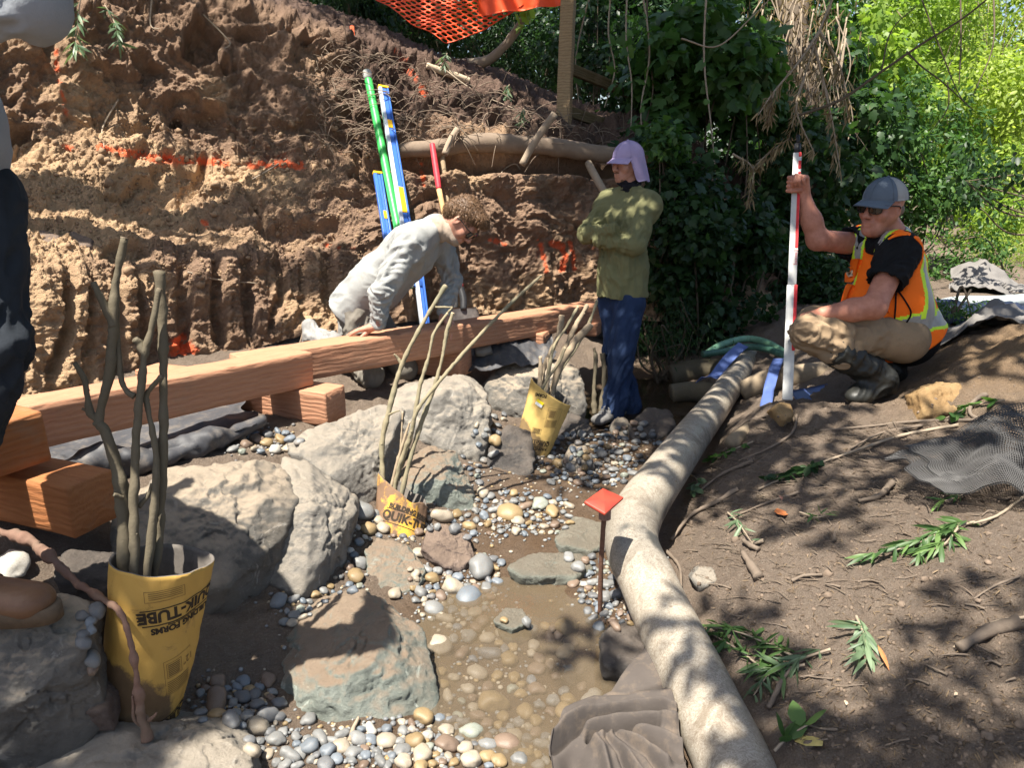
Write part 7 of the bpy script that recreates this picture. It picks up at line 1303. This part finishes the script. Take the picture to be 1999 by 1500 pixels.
cols_ = list(PM); pw = {'std': [.26, .22, .18, .10, .09, .06, .05, .04], 'dark': [.24, .22, .05, .05, .12, .28, .03, .01], 'wet': [.12, .06, .14, .30, .28, .05, .05, .0]}
regs = [(Zt, [(690,1010),(740,1000),(850,1000),(930,1010),(930,1060),(850,1030),(810,1060),(760,1048),(700,1062)], 26, (12, 26), 'std'), (Zp, [(800,1110),(900,1115),(950,1080),(985,1095),(965,1180),(900,1230),(830,1215),(800,1170)], 40, (13, 28), 'std'), (Zs, [(920,975),(1000,960),(1110,975),(1120,1040),(1000,1050),(920,1040)], 34, (12, 24), 'std'), (Zu, [(1040,900),(1100,850),(1200,850),(1260,890),(1230,950),(1120,950),(1060,930)], 64, (11, 22), 'dark'), (Zs, [(1125,1100),(1210,1060),(1235,1130),(1245,1220),(1170,1235),(1130,1180)], 34, (14, 30), 'dark'), (Zr, [(520,1170),(570,1170),(640,1150),(690,1060),(715,1150),(640,1175),(560,1240)], 18, (12, 26), 'std'), (Zb, [(480,1430),(640,1435),(860,1400),(1000,1400),(1090,1450),(1080,1500),(560,1500),(490,1480)], 74, (18, 36), 'std'), (Zr, [(390,1340),(520,1330),(560,1400),(480,1425),(390,1410)], 22, (18, 38), 'dark'), (Zr, [(150,1200),(210,1190),(215,1300),(150,1320)], 10, (20, 36), 'dark'), (Zu, [(930,820),(1000,800),(960,900),(930,960),(900,900)], 12, (10, 20), 'dark'), ('under the pool water', [(850,1250),(950,1200),(1100,1220),(1150,1330),(1090,1400),(900,1390),(850,1340)], 26, (20, 38), 'wet'), ('next to the black fabric roll', [(440,885),(470,850),(560,835),(590,870),(540,888)], 18, (14, 26), 'std'), ('near the far grey shoe', [(1150,850),(1260,820),(1290,870),(1200,880)], 12, (10, 18), 'dark')]
for zone, poly, n, (w0, w1), kind in regs:
    xs = [p[0] for p in poly]; ys = [p[1] for p in poly]; k = 0
    for _ in range(n * 26):
        if k >= n * 2: break
        x, y = rng.uniform(min(xs), max(xs)), rng.uniform(min(ys), max(ys))
        if inpoly(x, y, poly): k += pebble(x, y, w0 + (w1 - w0) * rng.random() ** 1.6, cols_[rng.choice(8, p=pw[kind])], zone)
CAND.sort(key=lambda c: -c[0])
for c in CAND[:300]: make_pebble(*c)
pbm = MB(); pmi = []
for w, colr, zone, p, nrm, a, sink in CAND[300:]:
    me = PB[rng.integers(12)]; v = np.empty(len(me.vertices) * 3, np.float32); me.vertices.foreach_get('co', v); v = v.reshape(-1, 3) * a; f = np.array([q.vertices[:] for q in me.polygons]); q = Vector(nrm).to_track_quat('Z', 'Y') @ Matrix.Rotation(rng.uniform(0, 6.28), 3, 'Z').to_quaternion(); pbm.add(v @ np.array(q.to_matrix()).T + p + nrm * a * .34, None, f); pmi += [list(PM).index(colr)] * len(f)
if pmi:
    me = pbm.mesh('pebble_bed'); me.polygons.foreach_set('material_index', np.array(pmi, np.int32)); put('pebble_bed', me, list(PM.values()), kind='stuff', label='smaller pebbles filling in between the larger ones', cat='pebbles')
# the finer gravel between them is one body
mb = {k: MB() for k in ('grey', 'cream', 'tan', 'dark grey')}; gm = []; V2 = []; 
for zone, poly, n, (w0, w1), kind in regs:
    xs = [p[0] for p in poly]; ys = [p[1] for p in poly]
    for _ in range(n * 8):
        x, y = rng.normal(np.mean(xs), np.ptp(xs) * .30), rng.normal(np.mean(ys), np.ptp(ys) * .30)
        h_ = SCN.ray_cast(Vector((0, 0, CZ)), Vector(unit(at(x, y, t=1.) - V(0, 0, CZ))))
        if h_[0] is None or h_[1][2] < .3 or h_[2] >= NG: continue
        v, f = ico(2); a = rng.uniform(.004, .0105); v = v * V(1, rng.uniform(.6, 1), rng.uniform(.5, .8)) * a; th = rng.uniform(0, 6.28); c, s_ = math.cos(th), math.sin(th); v = np.stack([v[:, 0] * c - v[:, 1] * s_, v[:, 0] * s_ + v[:, 1] * c, v[:, 2]], 1); V2.append((v + np.array(h_[0]) + V(0, 0, a * .3), f, rng.choice(4, p=[.4, .2, .15, .25])))
gvv = MB(); mi = []
for v, f, k in V2: gvv.add(v, None, f); mi += [k] * len(f)
me = gvv.mesh('gravel'); me.polygons.foreach_set('material_index', np.array(mi, np.int32)); put('gravel', me, [PM['grey'], PM['cream'], PM['tan'], PM['dark grey']], kind='stuff', label='fine gravel between the creek pebbles', cat='gravel')

# ---------------------------------------------------------------- litter of the banks
DRYSTK = barkmat('grey dead stick', (.11, .085, .065), (.21, .165, .125), (.085, .065, .05))
def lie(px, py, off=0.): 
    h_ = SCN.ray_cast(Vector((0, 0, CZ)), Vector(unit(at(px, py, t=1.) - V(0, 0, CZ)))); return np.array(h_[0]) + V(0, 0, off) if h_[0] is not None else at(px, py, t=3)
def twig(label, pts, r, m=DRYSTK, group='sticks lying on the right bank', name='twig', cat='stick', lift=.006):
    mb = MB(); P = np.array([lie(*p, lift + r * .6) for p in pts]); tube(mb, P, np.linspace(r, r * .55, len(P)), 8, 40, rough=.25, seed=int(px_sum(pts))); return mb.put(name, m, label=label, cat=cat, group=group)
def px_sum(p): return sum(a + b for a, b in p) % 97
for l, pts, r in [('long thin grey stick from the netting toward the rod', [(1985,822),(1900,825),(1780,828),(1690,838),(1600,845)], .009), ('longest pale stick crossing the slope below the netting stick', [(1870,835),(1760,855),(1640,895),(1560,925),(1480,960)], .008), ('curled grey root lying at the netting\'s left end', [(1925,775),(1905,785),(1892,805),(1905,822),(1960,828)], .012), ('weathered stick end at the right edge', [(1990,1225),(1930,1245),(1870,1278)], .022), ('thin yellow stem beside the weathered stick end', [(1999,1212),(1940,1222),(1860,1270)], .005), ('bark piece lying flat below the willow sprig', [(1740,950),(1715,975),(1675,985)], .013), ('short thick stick near the flat tan stone', [(1480,1135),(1462,1108),(1450,1088)], .017), ('second short stick beside the short thick one', [(1480,1080),(1465,1072),(1450,1062)], .012), ('short pale stick above the two short sticks', [(1490,1062),(1470,1066),(1455,1065)], .009), ('thin stick arching over the dark hollow', [(1545,1140),(1570,1130),(1605,1128)], .007), ('twig leading from the rod stone down the slope', [(1555,815),(1545,850),(1500,880),(1440,905)], .008), ('twig lying left of the rod stone', [(1500,815),(1460,825),(1430,850)], .006), ('dark root running along the upper pipe', [(1440,960),(1400,985),(1350,1010),(1310,1060)], .012), ('second dark root by the upper pipe', [(1470,905),(1410,930),(1370,960)], .010), ('thin root crossing the dry soil', [(1560,965),(1500,985),(1440,1010)], .006), ('brown root loop under the bend of the pipe', [(1300,1080),(1325,1110),(1330,1150)], .008), ('yellow stem ending in the willow sprig', [(1999,975),(1940,1015),(1860,1035)], .006), ('grey stick on the slope below the clay lump', [(1800,835),(1720,850),(1660,880)], .007), ('thin twig on bare soil near the right edge', [(1990,1130),(1940,1150),(1900,1175)], .004), ('broken branch pointing at the geotextile', [(1500,1390),(1530,1330),(1570,1290)], .008), ('stick stub standing in the soil by the willow sprig', [(1628,1060),(1628,1045)], .008), ('orange splinter of wood standing in the bottom pebbles', [(683,1455),(690,1430),(700,1408)], .008)]: twig(l, pts, r, STEMP if 'yellow' in l or 'pale' in l or 'orange' in l else DRYSTK)
for i in range(40):
    px, py = rng.uniform(1330, 1990), rng.uniform(830, 1480); a = rng.normal(2.9, .5); L = rng.uniform(20, 70) * (.4 + .6 * (py - 500) / 900)
    if px < np.interp(py, [830, 1000, 1100, 1500], [1420, 1330, 1340, 1560]): continue
    nm = ['by the upper pipe', 'below the netting', 'near the bottom right corner', 'around the willow sprigs'][0 if px < 1560 and py < 1050 else 1 if py < 1080 else 2 if py > 1290 else 3]
    twig(f'scrap of thin dead twig on the soil {nm}', [(px, py), (px + L * .5 * math.cos(a), py - L * .5 * math.sin(a) * .5 + rng.normal(0, 3)), (px + L * math.cos(a), py - L * math.sin(a) * .5)], rng.uniform(.0018, .0042), group=f'twig scraps {nm}')
ROOT = barkmat('red brown root bark', (.11, .06, .042), (.25, .15, .11))
mb = MB(); tube(mb, [at(-20, 1032, t=2.12), at(45, 1052, t=2.1), at(100, 1088, t=2.06), at(150, 1140, t=1.98), at(205, 1172, t=1.93), at(240, 1205, t=1.88), at(262, 1290, t=1.88), at(272, 1370, t=1.9), at(288, 1445, t=1.92)], [.010, .013, .014, .011, .009, .0095, .0085, .0105, .0125], 12, 160, rough=.55, seed=3); rt_ = mb.put('root', ROOT, label='reddish root hanging across the nearest yellow tube', cat='root'); mb = MB()
for pts in ([(280,1420,1.92),(262,1405,1.9),(260,1380,1.89),(258,1360,1.88)], [(286,1410,1.92),(300,1400,1.9),(306,1392,1.9)], [(284,1400,1.92),(296,1410,1.91)]): tube(mb, [at(a, b, t=c) for a, b, c in pts], np.linspace(.006, .002, len(pts)), 7, 14)
mb.put('rootlets', ROOT, rt_)
for i, (pts, l) in enumerate([([(300,0),(298,50),(315,58)], 'thin root dangling near the top left'), ([(400,30),(440,70),(452,88),(430,100)], 'pale thin root looping on the upper bank'), ([(235,195),(205,250),(208,288)], 'thin root above the orange paint line'), ([(560,310),(530,330),(495,350)], 'root fork across the orange paint'), ([(1015,330),(1005,320),(985,330),(975,345)], 'thin root below the leaning stake'), ([(700,175),(735,240),(770,300)], 'fine root beside the levels'), ([(860,130),(930,180),(1010,215)], 'thin twig along the litter slope'), ([(370,530),(430,545),(505,552)], 'pale thin root on the cut bank face')]):
    P = [hit(*p) for p in pts]; P = [p - V(0, .03, 0) for p in P if p is not None]
    if len(P) > 1: mb = MB(); tube(mb, P, np.linspace(.007, .004, len(P)), 7, 30, rough=.2, seed=i); mb.put('thin_root', STEMP, label=l, cat='root', group='thin roots on the bank')
def sprig(label, stem, n, size, m=L_FRESH, T=LANCE, world=None, up=.35, group='fresh willow sprigs', cut=0):
    P = np.array(world if world is not None else [lie(*p, .02) for p in stem]); Q = spline(P, 40); s = thing('willow_sprig', label, 'sprig', Q[0].tolist(), group); mb = MB(); tube(mb, Q, np.linspace(.0045, .002, 40), 6); mb.put('stem', STEMP, s); T_ = np.gradient(Q, axis=0); k = rng.integers(4, 40, n); D = unit(T_[k]) * .8 + .95 * rng.normal(size=(n, 3)) * V(1, 1, .2); mb = MB(); leaves(mb, Q[k] + V(0, 0, .012) * rng.random((n, 1)), D, V(0, 0, 1) + .7 * rng.normal(size=(n, 3)), size * rng.uniform(.4, 1.0, n), T, rng.random(n) ** 1.5); mb.put('leaves', m, s)
sprig('largest green willow sprig lying right of centre on the soil', [(1900,1030),(1850,1045),(1780,1075),(1690,1100)], 60, .105); sprig('green willow sprig beside the largest one', [(1870,1040),(1840,1075),(1790,1095)], 34, .10); sprig('dense green sprig spilling over the lower pipe', [(1560,1300),(1500,1270),(1420,1240),(1330,1235)], 60, .105); sprig('green sprig against the right side of the lower pipe', [(1570,1310),(1500,1320),(1440,1280),(1390,1250)], 60, .10); sprig('grey green sprig hanging down beside the lower pipe', [(1620,1280),(1560,1300),(1500,1330),(1470,1370)], 50, .095, L_GREY); sprig('grey green bundle of leaves in the middle of the right bank', [(1670,1215),(1685,1255),(1690,1300)], 34, .10, L_GREY); sprig('broad green leaves at the bottom by the pipe', [(1510,1480),(1540,1450),(1590,1420)], 6, .10, L_FRESH, OVAL); sprig('small bright sprig near the netting', [(1880,975),(1855,985),(1835,990)], 14, .075); sprig('dark sprig near the upper pipe', [(1470,870),(1420,890),(1385,905)], 34, .06, L_MID, OVAL); sprig('dark leafy sprig below the long pale stick', [(1620,905),(1560,930),(1500,945)], 46, .065, L_SHADED, OVAL); sprig('withered leaves right of the pipe bend', [(1330,925),(1360,945),(1350,975)], 30, .07, L_GREY, OVAL); sprig('pale leaves by the short sticks', [(1420,1010),(1440,1030),(1470,1075)], 18, .085, L_GREY); sprig('small sprig on the soil above the bundle of leaves', [(1560,1010),(1590,1020),(1620,1015)], 12, .075, L_FRESH)
sprig('green sprig beside the yellow clay lump', [(1960,790),(1900,800),(1845,825)], 20, .08, L_MID, OVAL); sprig('moss and leaves stuck on the pipe above the bend', None, 60, .035, L_GREY, OVAL, [at(1250, 925, t=3.36), at(1275, 905, t=3.45), at(1300, 895, t=3.55)])
sprig('wilted willow leaves hanging at the top left of the bank, left bunch', None, 34, .135, L_GREY, LANCE, [at(158, -10, t=5.0), at(152, 40, t=4.95), at(148, 75, t=4.9), at(150, 100, t=4.88)], group='sprigs on the dug bank'); sprig('wilted willow leaves hanging at the top left of the bank, right bunch', None, 34, .13, L_GREY, LANCE, [at(205, 10, t=5.05), at(222, 40, t=5.0), at(228, 62, t=4.95), at(230, 84, t=4.93)], group='sprigs on the dug bank')
for l, p in (('green leaves by the pale bare log', (870, 130)), ('drooping leaves on the litter slope right of the pale log', (990, 190)), ('pale drooping leaves above the buried pipe', (1018, 238))):
    h_ = hit(*p); sprig(l, None, 26, .11, L_GREY if 'pale' in l else L_MID, LANCE, [h_ + V(.02, -.06, .10), h_ + V(0, -.09, .05), h_ + V(0, -.11, -.02)], group='sprigs on the dug bank')
for l, px, py, s_, m, T in [('orange fallen leaf near the small sprig', 1530, 1015, .10, simple('orange leaf', (.45, .15, .05), .6), OVAL), ('yellow fallen leaf at the bottom of the right bank', 1605, 1470, .13, simple('yellow leaf', (.50, .40, .14), .6), OVAL), ('reddish leaf below the upper sticks', 1520, 975, .08, simple('reddish leaf', (.33, .16, .12), .6), OVAL), ('brown leaf on the grey green bundle', 1712, 1270, .08, simple('rust leaf', (.36, .14, .05), .6), LANCE), ('pale wood chip near the bottom right', 1650, 1388, .085, simple('pale wood chip', (.6, .43, .30), .8), LANCE), ('small pale chip at the lower right', 1860, 1368, .05, simple('tan chip', (.5, .40, .28), .8), LANCE), ('yellow leaf by the top right stub', 1335, 880, .05, simple('yellow green leaf scrap', (.5, .42, .08), .6), OVAL)]:
    mb = MB(); leaves(mb, lie(px, py, .012)[None], unit(rng.normal(size=(1, 3)) * V(1, 1, .1) + V(.3, 1, 0)), V(0, -.25, 1)[None], s_, T, np.array([.5])); mb.put('fallen_leaf', m, label=l, cat='leaf', group='single leaves on the right bank')
# leaf scraps and clods nobody could count
mb = MB(); n_ = 3000; P = []
for _ in range(n_):
    px, py = rng.uniform(1280, 1999), 820 + 680 * rng.random() ** .8
    if px < np.interp(py, [830, 1000, 1100, 1500], [1440, 1330, 1340, 1560]): continue
    P.append(lie(px, py, .004))
P = np.array(P); n_ = len(P); leaves(mb, P, rng.normal(size=(n_, 3)) * V(1, 1, .15), V(0, 0, 1) + .35 * rng.normal(size=(n_, 3)), rng.uniform(.007, .026, n_), LANCE, rng.random(n_)); mb.put('leaf_litter', leafmat('old leaf scraps', (.075, .052, .035), (.24, .175, .11), .2, .8, .1), kind='stuff', label='scattered dry leaf scraps on the right bank', cat='leaf litter')
mb = MB(); mg = MB()
for k in range(2600):
    if k % 3 == 1: px, py = rng.uniform(1300, 1999), 640 + 860 * rng.random() ** .8; p = lie(px, py) if px > np.interp(py, [640, 830, 1000, 1100, 1500], [1750, 1440, 1330, 1340, 1560]) else None; a = rng.uniform(.003, .008) * (2.4 if rng.random() < .05 else 1)
    else: px, py = rng.uniform(40, 720), rng.uniform(230, 560); p = hit(px, py); a = rng.uniform(.005, .013) * (2.6 if rng.random() < .06 else 1)
    if p is None: continue
    v, f = ico(2); v = v * V(*rng.uniform(.6, 1.1, 3)); v = v * (.62 + .75 * worley(v * 1.1, k % 40) + .25 * fbm(v * 2.5, 2, k % 40))[:, None] * a; (mg if k % 3 == 1 else mb).add(v + p + V(0, .15 * a, a * .05), None, f, rng.random())
CLOD = Mat('soil clods', .95, .15); CLOD.color(CLOD.mix(CLOD.noise(30, 5, .7), CLOD.ramp(CLOD.attr('rnd'), (0., (.15, .10, .065)), (1., (.30, .20, .12))), (.30, .205, .13))); CLOD.bump(CLOD.noise(120, 6, .7), .6, .006); mb.put('rubble', CLOD.m, kind='stuff', label='loose clods and crumbs on the dug bank', cat='rubble'); mg.put('soil_crumbs', simple('dark soil crumbs', (.15, .112, .082), .95, .4, 40), kind='stuff', label='crumbs of dark soil on the right bank', cat='rubble')
mb = MB()
for _ in range(620):                                  # fibrous roots and straw on the upper right slope
    px = rng.uniform(1340, 1960); py = rng.uniform(830, 1010) if rng.random() < .75 else rng.uniform(1010, 1200)
    if px < np.interp(py, [830, 1000, 1100, 1500], [1440, 1330, 1345, 1560]): continue
    a = rng.normal(2.75, .45); L = rng.uniform(14, 60); w_ = rng.normal(0, 1.6); pts = [lie(px, py, .004), lie(px + L * .5 * math.cos(a), py - L * .28 * math.sin(a) + w_, .010), lie(px + L * math.cos(a), py - L * .5 * math.sin(a), .003)]
    if np.linalg.norm(pts[2] - pts[0]) < .45: tube(mb, pts, np.array([1, .85, .5]) * rng.uniform(.0008, .0024), 4, 7, caps=False)
mb.put('root_litter', barkmat('old root fibres', (.085, .062, .046), (.20, .155, .115)), kind='stuff', label='fibrous roots and straw matted over the right bank', cat='root litter')
mb = MB()
for _ in range(900):
    px, py = rng.uniform(620, 1230), rng.uniform(90, 300); h_ = hit(px, py)
    if h_ is None or py < np.interp(px, [620, 750, 900, 1130, 1230], [70, 105, 140, 235, 255]): continue
    d = unit(rng.normal(size=3) * V(1, .5, .4)); L = rng.uniform(.08, .28); tube(mb, [h_ - V(0, .02, 0), h_ + d * L * .5 + V(0, -.04, .02), h_ + d * L + V(0, -.02, -.02)], [.0035, .003, .0018], 4, 6, caps=False)
mb.put('needle_litter', barkmat('dry litter', (.12, .085, .06), (.30, .23, .17)), kind='stuff', label='tangled dry twigs and needles covering the bank crest', cat='litter')
